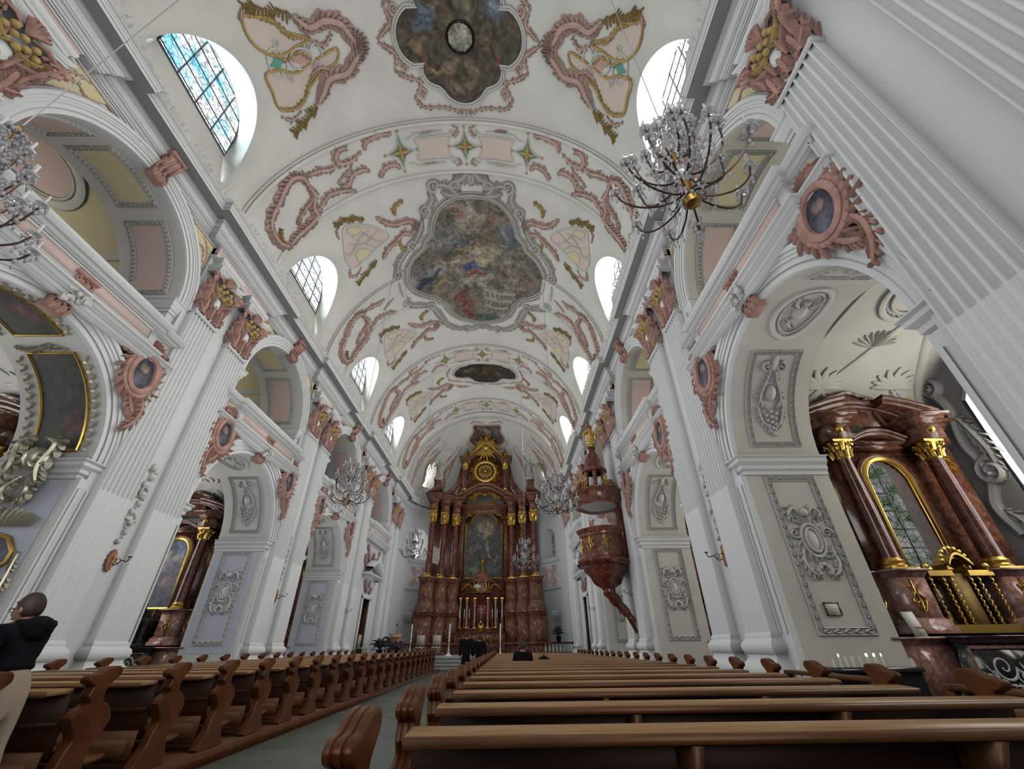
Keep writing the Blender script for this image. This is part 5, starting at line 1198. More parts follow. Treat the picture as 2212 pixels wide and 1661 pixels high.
for sd in (-1, 1): r.feather([(sd * .7, -.2), (sd * 1.1, .15), (sd * 1.5, -.1), (sd * 1.7, -.35)], .12, .16, 0, 9); r.feather([(sd * .65, -.3), (sd * .6, .2), (sd * .75, .45)], .09, .14, 0, 7)
obj('gilt_wreath', fl(r, front(0, -1.12, 4.8)), M['gold'], t); obj('silver_cloud', G().ball((-.35, -1.2, 4.8), (.34, .12, .2), 10, 6), M['silver'], t)
x_ = G().box(-.03, .03, -1.0, -.94, 2.3, 3.4).box(-.22, .22, -1.0, -.94, 3.05, 3.12).lathe([(.16, 2.1), (.05, 2.25), (.03, 2.3)], 8, (0, -.97, 0)); obj('crucifix', x_, M['silver'], t, False)
obj('tabernacle_door', G().box(-.28, .28, -.98, -.92, 1.5, 2.1), M['gold'], t, False)
ms = G().lathe([(.18, 6.2), (.22, 6.3), (.05, 6.36), (.04, 6.6), (.2, 6.75), (.24, 6.95), (.12, 7.15), (0, 7.2)], 12, (0, -.2, 0)); obj('gilt_finial', ms, M['gold'], t)
for x in (-1.75, -1.35, -.95, .95, 1.35, 1.75):
    c = G().lathe([(.09, 1.8), (.03, 1.9), (.05, 2.1), (.02, 2.3), (.06, 2.5)], 8, (x, -1.2, 0)); o = obj('candlestick', c, M['dgold'], t); obj('candle', G().lathe([(.025, 2.5), (.025, 3.1), (0, 3.12)], 6, (x, -1.2, 0)), M['wax'], o)
# ---------------------------------------------------------------- stucco on piers, arch reveals and chapel vaults
def frame_rect(g, u0, u1, v0, v1, w=.11, h=.04, step=.17):
    for d in (0, w):
        P = [(u0 + d, v0 + d), (u1 - d, v0 + d), (u1 - d, v1 - d), (u0 + d, v1 - d), (u0 + d, v0 + d)]
        Q = []
        for a, b in zip(P[:-1], P[1:]):
            n = max(2, int(abs(b[1] - a[1]) / .12)); Q += [(a[0] + (b[0] - a[0]) * t / n, a[1] + (b[1] - a[1]) * t / n) for t in range(n)]
        Q.append(P[-1]); g.rib(Q, .014, h * .8)
    m = w / 2
    for (ax, ay, bx, by) in ((u0 + m, v0 + m, u0 + m, v1 - m), (u1 - m, v0 + m, u1 - m, v1 - m), (u0 + m, v0 + m, u1 - m, v0 + m), (u0 + m, v1 - m, u1 - m, v1 - m)):
        L = sqrt((bx - ax) ** 2 + (by - ay) ** 2); n = int(L / step); an = atan2(by - ay, bx - ax)
        for k in range(n):
            p = (ax + (bx - ax) * (k + .25) / n, ay + (by - ay) * (k + .25) / n)
            g.leaf(p, an + .5, step * .75, m * .55, h * 1.3, -1.0, 0, 3, 4); g.leaf(p, an - .5, step * .75, m * .55, h * 1.3, 1.0, 0, 3, 4); g.boss(p, m * .4, h * 1.5, n=5)
    return g
def carto(g, u, v, r=1.):
    g.oring((u, v), .13 * r, .21 * r, .03, .07); g.oring((u, v), .20 * r, .29 * r, .035, .05); g.oval((u, v), .12 * r, .2 * r, .02, 16, .05)
    for k in range(16): a = k * pi / 8; g.leaf((u + .2 * r * cos(a), v + .29 * r * sin(a)), a + .5, .16 * r, .035 * r, .06, .9)
    for sd in (-1, 1):
        g.feather([(u + sd * .05, v + .42 * r), (u + sd * .2, v + .58 * r), (u + sd * .33, v + .48 * r), (u + sd * .25, v + .38 * r)], .06 * r, .09, 0, 6)
        g.feather([(u + sd * .24, v - .1 * r), (u + sd * .34, v - .35 * r), (u + sd * .25, v - .55 * r), (u + sd * .1, v - .62 * r)], .055 * r, .08, 0, 8); g.scroll((u + sd * .3 * r, v + .12 * r), .1 * r, 0, 1.3, .028, .07, sd)
    for k in range(9): g.boss((u + .12 * r * sin(k * 2.4), v - .42 * r - .05 * r * (k % 4)), .055 * r, .08, n=6)
    g.boss((u, v + .5 * r), .09 * r, .12, n=8)
    return g
def vase(g, u, v, r=1.):
    g.leaf((u, v + .55 * r), pi / 2, .35 * r, .09 * r, .08, 0, 0, 5)
    for sd in (-1, 1):
        g.scroll((u + sd * .14 * r, v + .62 * r), .13 * r, pi / 2, 1.2, .04, .08, -sd); g.feather([(u + sd * .04, v + .6 * r), (u + sd * .12, v + .3 * r), (u + sd * .24, v - .1 * r), (u + sd * .12, v - .35 * r)], .05 * r, .08, 0, 9)
        g.leaf((u, v + .5 * r), pi / 2 + sd * .6, .3 * r, .06 * r, .07); g.feather([(u + sd * .3, v - .25 * r), (u + sd * .22, v - .6 * r), (u, v - .85 * r)], .05 * r, .07, 0, 8)
    g.boss((u, v + .02 * r), .12 * r, .12, n=10, ry=.2 * r)
    for k in range(14): g.boss((u + .15 * r * sin(k * 2.1) * (1 - k / 18), v - .4 * r - .04 * r * k), .055 * r, .08, n=6)
    return g
words = ['', 'nearest', 'second', 'third']
for i in (1, 2, 3):
    c = BC[i]
    for side, s in sgn.items():
        T = Ti(s, c, AO)
        if s < 0 and i == 1: continue
        light = M['relief'] if s > 0 else M['blue']
        t = thing('stucco_relief', 'carved stucco frame and cartouche on the far pier of the %s %s arch' % (words[i], side), 'stucco panel', (0, 0, 0), 0, 'carved pier panels')
        if s < 0:
            obj('blue_field', fl(G().grid([[(u, v, .006) for v in (1.1, 4.3)] for u in (.12, 1.75)]), T), M['blue'], t, False)
        obj('frame', fl(frame_rect(G(), .40, 1.48, 1.35, 4.35), T), M['relief'] if s > 0 else M['white'], t); obj('cartouche', fl(carto(G(), .94, 3.0, 1.1), T), M['relief'] if s > 0 else M['white'], t)
        t = thing('stucco_relief', 'curved stucco frame with a vase of fruit inside the %s %s arch' % (words[i], side), 'stucco panel', (0, 0, 0), 0, 'carved arch panels')
        obj('frame', fl(frame_rect(G(), .35, 1.5, 5.05, 7.35), T), M['relief'], t); obj('vase', fl(vase(G(), .92, 6.3, 1.05), T), M['relief'], t)
        t = thing('arch_roundel', 'oval stucco roundel with an angel at the crown of the %s %s arch' % (words[i], side), 'stucco roundel', (0, 0, 0), 0, 'roundels at the arch crowns')
        g = G().oring((.92, 8.4), .48, .72, .07, .06).oring((.92, 8.4), .36, .58, .03, .05)
        for k in range(26): a = k * pi / 13; g.leaf((.92 + .42 * cos(a), 8.4 + .65 * sin(a)), a + 1.2, .12, .03, .05)
        obj('ring', fl(g, T), M['relief'], t); obj('angel', fl(G().boss((.92, 8.4), .14, .14, n=10, ry=.22).boss((.9, 8.68), .08, .12).feather([(.85, 8.5), (.7, 8.65), (.66, 8.85)], .07, .1, 0, 5).feather([(1.0, 8.5), (1.15, 8.65), (1.2, 8.85)], .07, .1, 0, 5).feather([(.9, 8.3), (.8, 8.1), (.95, 7.95)], .07, .1, 0, 6), T), M['relief'], t)
        t = thing('stucco_relief', 'curved stucco frame on the near half of the %s %s arch' % (words[i], side), 'stucco panel', (0, 0, 0), 0, 'carved arch panels')
        obj('frame', fl(frame_rect(G(), .35, 1.5, 9.5, 11.9), T), M['relief'], t); obj('vase', fl(vase(G(), .92, 10.7, 1.0), T), M['relief'], t)
# nearest left arch: gilt framed dark paintings in the reveal, blue pier with a framed picture
T = Ti(-1, BC[1], AO)
for (v0, v1, sd_, lab) in ((5.02, 7.3, 1, 'lower dark painting in a gilt frame inside the nearest left arch'), (7.75, 9.45, 2, 'dark painting in a gilt frame at the crown of the nearest left arch'), (9.9, 12.0, 3, 'dark painting in a gilt frame on the near side of the nearest left arch')):
    t = thing('arch_painting', lab, 'painting')
    obj('painted_field', painting('painted_field', (.035, .036, .03), [(.6, v0 + .6, .2, .3, 0, (.16, .05, .05)), (.9, v0 + 1.3, .4, .3, 0, (.05, .05, .035))], 30, 50, .3, 1.35, v0, v1, T, lambda U, V: U > -9, .02, sd_), None, t)
    g = G()
    for a, b in (((.3, v0), (.3, v1)), ((1.35, v0), (1.35, v1)), ((.3, v0), (1.35, v0)), ((.3, v1), (1.35, v1))): g.rib([tuple(A(a) + (A(b) - A(a)) * k / 12) for k in range(13)], .035, .05)
    obj('gilt_frame', fl(g, T), M['gold'], t)
    g = G()
    for u in (.14, 1.6):
        for k in range(int((v1 - v0) / .11)): g.leaf((u, v0 + k * .11), pi / 2 + (.6 if k % 2 else -.6), .15, .045, .06)
    g.feather([(.4, v1 + .08), (.8, v1 + .16), (1.2, v1 + .08), (1.5, v1 + .14)], .06, .12, 0, 9); obj('rocaille_edge', fl(g, T), M['silver'], t)
t = thing('arch_trophy', 'silvered rocaille trophy hanging from the impost of the nearest left arch', 'stucco trophy'); g = G()
for sd in (-1, 1): g.feather([(.95 + sd * .1, 5.3), (.95 + sd * .4, 5.1), (.95 + sd * .3, 4.6), (.95 + sd * .42, 4.2)], .12, .14, 0, 10, base=.2); g.scroll((.95 + sd * .25, 4.75), .2, 0, 1.4, .07, .12, sd, .2); g.feather([(.95 + sd * .05, 4.4), (.95 + sd * .25, 4.1), (.95 + sd * .1, 3.85)], .1, .12, 0, 8, base=.1)
g.boss((.95, 4.8), .22, .2, .15, 10, .28); obj('rocaille', fl(g, T), M['silver'], t)
t = thing('pier_picture', 'dark blue picture in a gilt frame on the blue pier of the nearest left arch', 'picture')
obj('blue_field', fl(G().grid([[(u, v, .006) for v in (1.05, 4.3)] for u in (.1, 1.8)]), T), M['blue'], t, False)
k = [(.5, 1.2), (.5, 2.6), (.38, 2.7), (.38, 2.9), (.6, 3.15), (.95, 3.25), (1.3, 3.15), (1.52, 2.9), (1.52, 2.7), (1.4, 2.6), (1.4, 1.2)]
obj('painted_field', painting('painted_field', (.10, .10, .15), [(1.0, 2.2, .3, .4, 0, (.15, .14, .18))], 30, 40, .38, 1.52, 1.2, 3.26, T, inpoly(k), .02, 8), None, t)
obj('gilt_frame', fl(G().rib(k + [k[0], k[1]], .05, .07), T), M['dgold'], t)
g = G()
for kk in range(13): g.leaf((.95 + (kk - 6) * .09, 3.38), pi / 2 + (6 - kk) * .12, .42 - abs(kk - 6) * .03, .05, .10)
for sd in (-1, 1): g.feather([(.95 + sd * .7, 2.9), (.95 + sd * .75, 2.3), (.95 + sd * .7, 1.6), (.95 + sd * .72, 1.2)], .07, .08, 0, 18)
obj('rocaille', fl(g, T), M['silver'], t)

# chapel vaults: ribs, palms, shells
def Tc(s, c):
    def f(u, v, h):
        t = v / 3.2; x = np.cos(t); z = np.abs(np.sin(t)) ** .4; return np.stack([s * (9.15 + u), c + (3.5 - h) * x, 5.0 + (2.75 - h) * z], -1)
    return f
for i in (1, 2, 3):
    c = BC[i]
    for side, s in sgn.items():
        if i == 3: continue
        T = Tc(s, c); t = thing('chapel_stucco', 'stucco ribs, palms and a shell on the vault of the %s %s chapel' % (words[i], side), 'stucco ornament'); m = M['cream'] if s > 0 else M['relief']
        g = G()
        for u in (.35, .75): g.rib([(u, .2 + k * .32) for k in range(31)], .05, .05)
        for (a, b) in (((.9, .8), (2.6, 4.4)), ((2.9, 5.6), (4.2, 9.2)), ((.9, 9.2), (2.6, 5.6)), ((2.9, 4.4), (4.2, .8))): g.rib(smooth([a, ((a[0] + b[0]) / 2 + .25, (a[1] + b[1]) / 2), b], 20), .13, .05)
        g.oring((2.1, 5.0), .8, .9, .09, .08).oring((2.1, 5.0), .62, .7, .04, .06)
        for k in range(30): a = k * pi / 15; g.leaf((2.1 + .72 * cos(a), 5 + .8 * sin(a)), a + 1.3, .18, .04, .06)
        obj('ribs', fl(g, T), m, t); g = G()
        for v0, d in ((1.6, 1), (8.4, -1)):
            for u0 in (1.35, 3.3):
                for k in range(9): g.leaf((u0, v0), d * pi / 2 + (k - 4) * .33, .85 - abs(k - 4) * .07, .13, .07, .5 * (k - 4) * .3, 0, 5)
                g.feather([(u0, v0), (u0 + .15, v0 - d * .5), (u0 - .1, v0 - d * .95)], .13, .07, 0, 8); g.scroll((u0 + .1, v0 - d * 1.1), .18, 0, 1.3, .06, .1, d)
        for k in range(11): g.leaf((2.1, 3.2), pi / 2 + (k - 5) * .26, .55, .08, .07)
        g.boss((2.1, 5.0), .25, .16, n=10, ry=.35); g.feather([(1.9, 4.8), (1.7, 5.2), (2.0, 5.5)], .1, .12, 0, 6); g.feather([(2.3, 5.2), (2.5, 4.9), (2.2, 4.5)], .1, .12, 0, 6)
        obj('palms', fl(g, T), m, t)
# scroll running down the outer wall of the near right chapel
g = G(); T = lambda u, v, h: np.stack([ROOMX - .02 - h, u, v], -1)
t = thing('scroll_buttress', 'long white stucco S-scroll on the outer wall of the nearest right chapel', 'stucco scroll')
g.rib(smooth([(9.4, 7.0), (9.2, 6.3), (9.35, 5.4), (9.2, 4.6), (9.5, 3.9), (9.3, 3.2)], 40), .12, .14); g.scroll((9.3, 6.95), .3, 0, 1.6, .09, .16, 1); g.scroll((9.1, 4.6), .34, 2, 1.5, .1, .16, -1)
g.feather([(9.2, 6.2), (9.0, 5.6), (8.9, 5.0), (9.0, 4.4)], .14, .14, 0, 14); g.feather([(9.4, 3.8), (9.1, 3.4), (9.2, 2.9), (9.5, 2.6)], .12, .14, 0, 10); obj('scroll', fl(g, T), M['relief'], t)

# gallery reveals and vault fields
for i in (1, 2, 3, 4):
    c = BC[i]
    for side, s in sgn.items():
        T = Ti(s, c, UO, ZU); t = thing('coffered_reveal', 'salmon and yellow coffers inside the %s upper arch of the %s wall' % (['', 'nearest', 'second', 'third', 'fourth'][i], side), 'coffered reveal', (0, 0, 0), 0, 'coffered reveals of the upper arches')
        for (v0, v1, mt, nm_) in ((9.75, 11.9, 'peachwarm', 'lower_panel'), (12.25, 13.95, 'yellow', 'crown_panel'), (14.3, 16.5, 'peachwarm', 'near_panel')):
            q = G().grid([[(u, v, .012) for v in np.linspace(v0 + .12, v1 - .12, 9)] for u in (.5, 1.35)]); o = obj(nm_, fl(q, T), M['pinkwall'] if mt != 'yellow' else M['yellow'], t)
            if i < 3: obj('carved_border', fl(frame_rect(G(), .34, 1.5, v0, v1, .13, .035, .12), T), M['relief'], o)
        T = lambda u, v, h, s=s, c=c: np.stack([s * (9.15 + u), c + (3.3 - h) * np.cos(v / 3.3), 9.6 + (3.3 - h) * np.sin(v / 3.3)], -1)
        if i < 3:
            t = thing('gallery_vault_oval', 'salmon oval in a grey ring on the yellow vault of the %s %s gallery bay' % (words[i], side), 'stucco oval')
            obj('field', fl(G().oval((2.1, 5.18), .85, 1.25, .03), T), M['pinkwall'], t); obj('ring', fl(G().oring((2.1, 5.18), 1.05, 1.5, .16, .08).oring((2.1, 5.18), .9, 1.3, .05, .07), T), M['relief'], t)
            g = G()
            for u in (.15, 4.1): g.rib([(u, .2 + k * .33) for k in range(31)], .14, .06)
            for v in (2.2, 8.2): g.rib([(.2 + k * .4, v) for k in range(11)], .14, .06)
            obj('ribs', fl(g, T), M['relief'], t); g = G()
            for v0 in (1.0, 9.3): g.flat([(.4, v0 - .8), (3.9, v0 - .8), (3.9, v0 + .8), (.4, v0 + .8)], .02)
            obj('salmon_fields', fl(g, T), M['pinkwall'], t)
# ---------------------------------------------------------------- chandeliers
def make_chandelier(R=.88, H=2.2, nl=10, nu=8, seed=1, small=False):
    t = thing('chandelier', 'x', 'chandelier'); r = random.Random(seed)
    obj('stem', G().lathe([(0, 0), (.09, .03), (.12, .10), (.05, .2), (.03, .3), (.07, .42), (.03, .55), (.02, 1.0), (.06, 1.1), (.02, 1.25), (.02, H - .2), (.05, H - .1), (.01, H)], 10), M['dgold'], t)
    obj('glass_bulbs', G().lathe([(.04, .5), (.11, .62), (.12, .75), (.05, .9)], 10).lathe([(.03, 1.3), (.08, 1.4), (.04, 1.6)], 10).lathe([(.02, H - .7), (.07, H - .55), (.03, H - .35)], 10), M['crystal'], t)
    cr = []; dim = .024 if not small else .026
    def octa(g, p, s_): x, y, z = p; g.poly([(x + s_, y, z), (x, y + s_, z), (x - s_, y, z), (x, y - s_, z), (x, y, z + s_ * 1.3), (x, y, z - s_ * 2.1)], [(0, 1, 4), (1, 2, 4), (2, 3, 4), (3, 0, 4), (1, 0, 5), (2, 1, 5), (3, 2, 5), (0, 3, 5)])
    for tier, (n, rad, z0, z1) in enumerate(((nl, R, .12, .55), (nu, R * .72, .5, 1.15), (6, R * .42, 1.0, 1.62))):
        for k in range(n):
            a = (k + .5 * tier) * 2 * pi / n + .1 * r.uniform(-1, 1); ca, sa = cos(a), sin(a); q = rad * r.uniform(.94, 1.05)
            P = smooth([(0.05 * ca, .05 * sa, z0 + .15), (q * .3 * ca, q * .3 * sa, z0), (q * .65 * ca, q * .65 * sa, z0 + .02), (q * .9 * ca, q * .9 * sa, z0 + .2), (q * ca, q * sa, z1)], 12)
            arm = obj('arm', G().tube(P, .014 if not small else .018, 5), M['armbrown'], t)
            e = P[-1]; obj('drip_pan', G().lathe([(0, 0), (.075, .03), (.08, .045), (0, .03)], 8, e), M['crystal'], arm)
            obj('candle', G().lathe([(.022, 0), (.022, .03), (.016, .04), (.016, .20), (0, .22)], 6, e + A([0, 0, .03])), M['wax'], arm)
            g = G()
            for j in range(7): b = j * 2 * pi / 7; octa(g, (e[0] + .075 * cos(b), e[1] + .075 * sin(b), e[2] - .03 - .03 * (j % 2)), dim)
            for m in (3, 5, 7, 9): octa(g, P[m] + A([r.uniform(-.03, .03), r.uniform(-.03, .03), -.07]), dim * 1.2); octa(g, P[m] + A([0, 0, -.15]), dim)
            octa(g, e + A([.0, 0, -.12]), dim * 1.5)
            obj('pendants', g, M['crystal'], arm, False)
    g = G()
    for j in range(260 if not small else 120):
        a = r.uniform(0, 2 * pi); z = r.uniform(.1, H - .15); q = (.13 + .42 * R * max(0, sin(pi * z / H)) ** 2) * r.uniform(.5, 1.1); octa(g, (q * cos(a), q * sin(a), z), dim * r.uniform(.8, 1.7))
    for j in range(10):
        a = j * pi / 5; P = smooth([(.05 * cos(a), .05 * sin(a), H - .15), (.28 * R * cos(a), .28 * R * sin(a), H - .35), (.20 * R * cos(a), .20 * R * sin(a), H - .8), (.42 * R * cos(a), .42 * R * sin(a), .9)], 14)
        for p in P: octa(g, p, dim * .9)
    o = obj('crystal_drops', g, M['crystal'], t, False); o['kind'] = 'stuff'
    return t
M['armbrown'] = plain('brown_metal', (.09, .055, .045), .35, .7)
chA = make_chandelier(); chB = make_chandelier(.85, 1.9, 8, 6, 5, True)
for k, (p, o, lab) in enumerate((((4.42, 3.2, 6.0), chA, 'large crystal chandelier with brown arms hanging nearest, before the right window'), ((-4.8, 3.02, 5.3), chA, 'large crystal chandelier cut by the edge, before the nearest left gallery'),
                                 ((-4.35, 16.4, 6.0), chB, 'crystal chandelier hanging before the second left arch'), ((4.15, 17.2, 5.8), chB, 'crystal chandelier hanging just left of the pulpit'),
                                 ((-4.0, 28.4, 6.0), chB, 'small crystal chandelier by the left sacristy doorway'), ((3.3, 29.6, 5.6), chB, 'small crystal chandelier in front of the right columns of the high altar'))):
    if k in (0, 2): o.location = p; o.rotation_euler = (0, 0, .3); tag(o, lab, 'chandelier', 'crystal chandeliers')
    else: dup(o, p, .3 + k, lab)
    zt = ZV + sqrt(RV ** 2 - p[0] ** 2); H = 2.2 if o is chA else 1.9
    w = obj('chandelier_wire', G().tube([(p[0], p[1], p[2] + H - .02), (p[0], p[1], zt)], .010 if k < 2 else .014, 4), M['wire']); tag(w, 'thin wire from the vault down to the crystal chandelier ' + ['nearest on the right', 'at the left edge', 'before the second left arch', 'beside the pulpit', 'by the left doorway', 'before the high altar'][k], 'wire', 'chandelier wires')

# ---------------------------------------------------------------- figures
def skin(name, pts, edges, rad, mat, parent, root=0, sub=2):
    me = bpy.data.meshes.new(name); me.from_pydata([tuple(p) for p in pts], edges, []); o = bpy.data.objects.new(name, me); C.objects.link(o); o.parent = parent
    m = o.modifiers.new('skin', 'SKIN'); m.use_smooth_shade = True
    for i, v in enumerate(me.skin_vertices[0].data): q = rad[i]; v.radius = (q, q) if not hasattr(q, '__len__') else q; v.use_root = (i == root)
    s = o.modifiers.new('sub', 'SUBSURF'); s.levels = sub; s.render_levels = sub; me.materials.append(mat); return o
def head(t, c, r, hairm, skinm, glasses=False, long=False):
    n, m = 20, 14; a = np.linspace(0, pi, m)[:, None]; b = (np.arange(n) * 2 * pi / n)[None, :]      # faces +y
    x = .078 * np.sin(a) * np.cos(b); y = .098 * np.sin(a) * np.sin(b); z = .118 * np.cos(a) * np.ones_like(b)
    f = np.clip(np.sin(b), 0, 1) * np.sin(a); y = y + np.where(z < -.03, .012 * f, 0) - np.where((z > -.02) & (z < .03), .008 * f, 0)
    x = x * np.where(z < -.02, 1 + z * 2.2, 1); g = G().grid(np.stack([x, y, z], -1), cv=True)
    g.ball((0, .104, -.022), (.014, .024, .026), 8, 5); g.ball((0, .096, -.064), (.026, .010, .008), 8, 4); g.ball((0, .085, -.105), (.03, .02, .02), 8, 5)
    for s in (-1, 1): g.ball((s * .080, -.005, -.012), (.010, .020, .032), 8, 5)
    g.lathe([(.055, -.20), (.052, -.12), (.05, -.06)], 12, (0, -.015, 0)); R_ = r / .118
    o = obj('head', G().add(g, lambda v: v * R_ + A(c)), skinm, t)
    e = G()
    for s in (-1, 1): e.ball((s * .030, .086, .008), (.012, .008, .007), 8, 4)
    obj('eyes', G().add(e, lambda v: v * R_ + A(c)), M['hair'], o)
    h = np.stack([.088 * np.sin(a) * np.cos(b), .106 * np.sin(a) * np.sin(b) - .012, .128 * np.cos(a) * np.ones_like(b) + .008], -1); low = -.075 if not long else -.12
    lim = low + (.062 - low) * np.clip((h[..., 1] + .01) / .06, 0, 1); h[..., 2] = np.maximum(h[..., 2], lim); hh = G().grid(h, cv=True)
    obj('hair', G().add(hh, lambda v: v * R_ + A(c)), hairm, t)
    if glasses:
        g = G()
        for s in (-1, 1): th = np.linspace(0, 2 * pi, 14); g.tube(np.stack([s * .032 + .024 * np.cos(th), np.full(14, .105), .008 + .018 * np.sin(th)], 1), .003, 4); g.tube([(s * .055, .104, .01), (s * .082, .0, .008)], .003, 4)
        g.tube([(-.01, .108, .01), (.01, .108, .01)], .003, 4); obj('glasses', G().add(g, lambda v: v * R_ + A(c)), M['black'], t)
    return o
def hand(t, w, d, up, sc=1.):
    """palm and five curled fingers at wrist w, pointing along d"""
    w = A(w, float); d = A(d, float); d /= np.linalg.norm(d); up = A(up, float); sd = np.cross(d, up); sd /= np.linalg.norm(sd); up = np.cross(sd, d)
    g = G(); g.tube([w - d * .01, w + d * .04, w + d * .085], [.022 * sc, .034 * sc, .034 * sc], 8)
    for k, L in enumerate((.062, .072, .068, .054)):
        b = w + d * .08 + sd * (k - 1.5) * .018; g.tube([b, b + d * L * .5 - up * .004, b + d * L * .8 - up * .022, b + d * L * .85 - up * .045], [.0095, .009, .0085, .006], 6)
    b = w + d * .025 - sd * .032; g.tube([b, b - sd * .022 + d * .02, b - sd * .02 + d * .045 - up * .012], [.012, .0105, .008], 6)
    obj('hand', g, M['skin'], t)
def person(loc, rz, lab, H=1.72, coat=.95, top='cloth', legs='cloth', pose='stand', glasses=False, sway=0., hair='hair', long=False):
    t = thing('person', lab, 'person', loc, rz, None); k = H / 1.72
    sh, hp = 1.42 * k, .93 * k
    if pose == 'sit': dz = -.45
    else: dz = 0.
    P, E, R_ = [], [], []
    def ad(p, r, par=None):
        P.append((p[0], p[1], p[2] + dz)); R_.append(r)
        if par is not None: E.append((par, len(P) - 1))
        return len(P) - 1
    # body: one continuous skin under the clothes
    b0 = ad((0, 0, hp), .10); c1 = ad((0, .01, 1.15 * k), .10, b0); c2 = ad((0, 0, 1.36 * k), .10, c1); n1 = ad((0, .0, 1.48 * k), .05, c2)
    lg = []
    for s in (-1, 1):
        if pose == 'sit': q = [(s * .09, .02, hp - .04), (s * .11, .44, hp - .03), (s * .11, .44, hp - .44), (s * .11, .50, hp - .48)]
        else: q = [(s * .09, 0, hp - .06), (s * .10, .02 + s * sway, .50 * k), (s * .10, -.02 + s * sway, .09), (s * .11, .10 + s * sway, .035)]
        i = b0
        for p_, r_ in zip(q, (.085, .06, .042, .04)): i = ad(p_, r_, i)
    arms = {'stand': [(.20, 0, sh - .02), (.25, -.03, 1.14 * k), (.24, .06, .90 * k)], 'hold': [(.20, .02, sh - .03), (.23, .06, 1.16 * k), (.10, .30, 1.20 * k)], 'sit': [(.20, 0, sh - .02), (.24, .05, 1.12 * k), (.12, .28, 1.02 * k)]}[pose]
    wr = []
    for s in (-1, 1):
        i = c2
        for p_, r_ in zip(arms, (.055, .042, .028)): i = ad((s * p_[0], p_[1], p_[2]), r_, i)
        wr.append(P[i])
    skin('body', P, E, R_, M['skin'], t)
    # clothes
    JP = [(0, 0, coat * k if pose != 'sit' else hp - .02), (0, 0, (coat + 1.18) / 2 * k), (0, .01, 1.18 * k), (0, -.005, 1.34 * k), (0, -.01, 1.46 * k)]; JR = [(.19, .15), (.17, .13), (.165, .13), (.16, .125), (.075, .075)]; JE = [(0, 1), (1, 2), (2, 3), (3, 4)]
    for s in (-1, 1):
        i = 3
        for p_, r_ in zip(arms, (.085, .068, .05)): JP.append((s * p_[0], p_[1], p_[2])); JR.append((r_, r_)); JE.append((i, len(JP) - 1)); i = len(JP) - 1
    JP = [(a, b, c + dz) for a, b, c in JP]; skin('jacket', JP, JE, JR, M[top], t)
    if pose != 'sit':
        TP = [(0, 0, max(hp + .02, coat * k + .13))]; TR = [(.155, .13)]; TP.append((0, -.01, hp - .02)); TR.append((.165, .14)); TE = [(0, 1)]
        for s in (-1, 1):
            i = 1
            for p_, r_ in (((s * .095, 0, hp - .16), .105), ((s * .10, .02 + s * sway, .50 * k), .078), ((s * .10, -.02 + s * sway, .10), .06)): TP.append(p_); TR.append((r_, r_)); TE.append((i, len(TP) - 1)); i = len(TP) - 1
        skin('trousers', TP, TE, TR, M[legs], t)
        for s in (-1, 1): obj('shoe', G().ball((s * .105, .05 + s * sway, .045), (.05, .14, .045), 10, 6), M['cloth'], t)
    head(t, (0, .02, 1.60 * k + dz), .115, M[hair], M['skin'], glasses, long)
    for s, w_ in zip((-1, 1), wr):
        el = A([s * arms[1][0], arms[1][1], arms[1][2] + dz]); hand(t, w_, A(w_) - el, (0, 0, 1) if pose != 'stand' else (s, 0, 0))
    return t
p1 = person((-1.97, 4.27, .15), pi / 2 + .12, 'standing person in black hooded jacket, beige trousers and glasses looking left', 1.56, 1.04, 'cloth', 'beige', 'hold', True)
p1.rotation_euler = (-.20, 0, pi / 2 + .12)
obj('hood', G().add(G().ball((0, -.10, 1.27), (.15, .09, .10), 14, 8)).tube([(-.12, -.02, 1.31), (-.08, -.14, 1.29), (0, -.17, 1.27), (.08, -.14, 1.29), (.12, -.02, 1.31)], .045, 8), M['cloth'], p1)
obj('phone', G().box(-.045, .045, .40, .412, 1.06, 1.20), M['black'], p1, False)
obj('sleeve_flash', G().tube([(-.20, .16, 1.13), (-.16, .24, 1.14)], .012, 5), M['paper'], p1)
person((.42, 19.3, 0), -.1, 'taller person in a long black coat seen from behind in the centre aisle', 1.74, .62, pose='stand', sway=.10)
person((.86, 20.6, 0), .1, 'person in a black jacket seen from behind at the right in the centre aisle', 1.66, .74, legs='beige', pose='stand', sway=-.06)
person((2.45, 13.45, .088), 0, 'person in a black jacket seated among the right pews, seen from behind', 1.72, .9, pose='sit')
bp = thing('backpack', 'dark rounded bag showing above a pew back beside the seated person', 'bag', (3.1, 14.5, .60)); obj('bag_body', G().ball((0, 0, .17), (.22, .12, .21), 14, 8), M['cloth'], bp); obj('bag_handle', G().tube([(-.05, 0, .36), (0, 0, .41), (.05, 0, .36)], .012, 5), M['cloth'], bp)

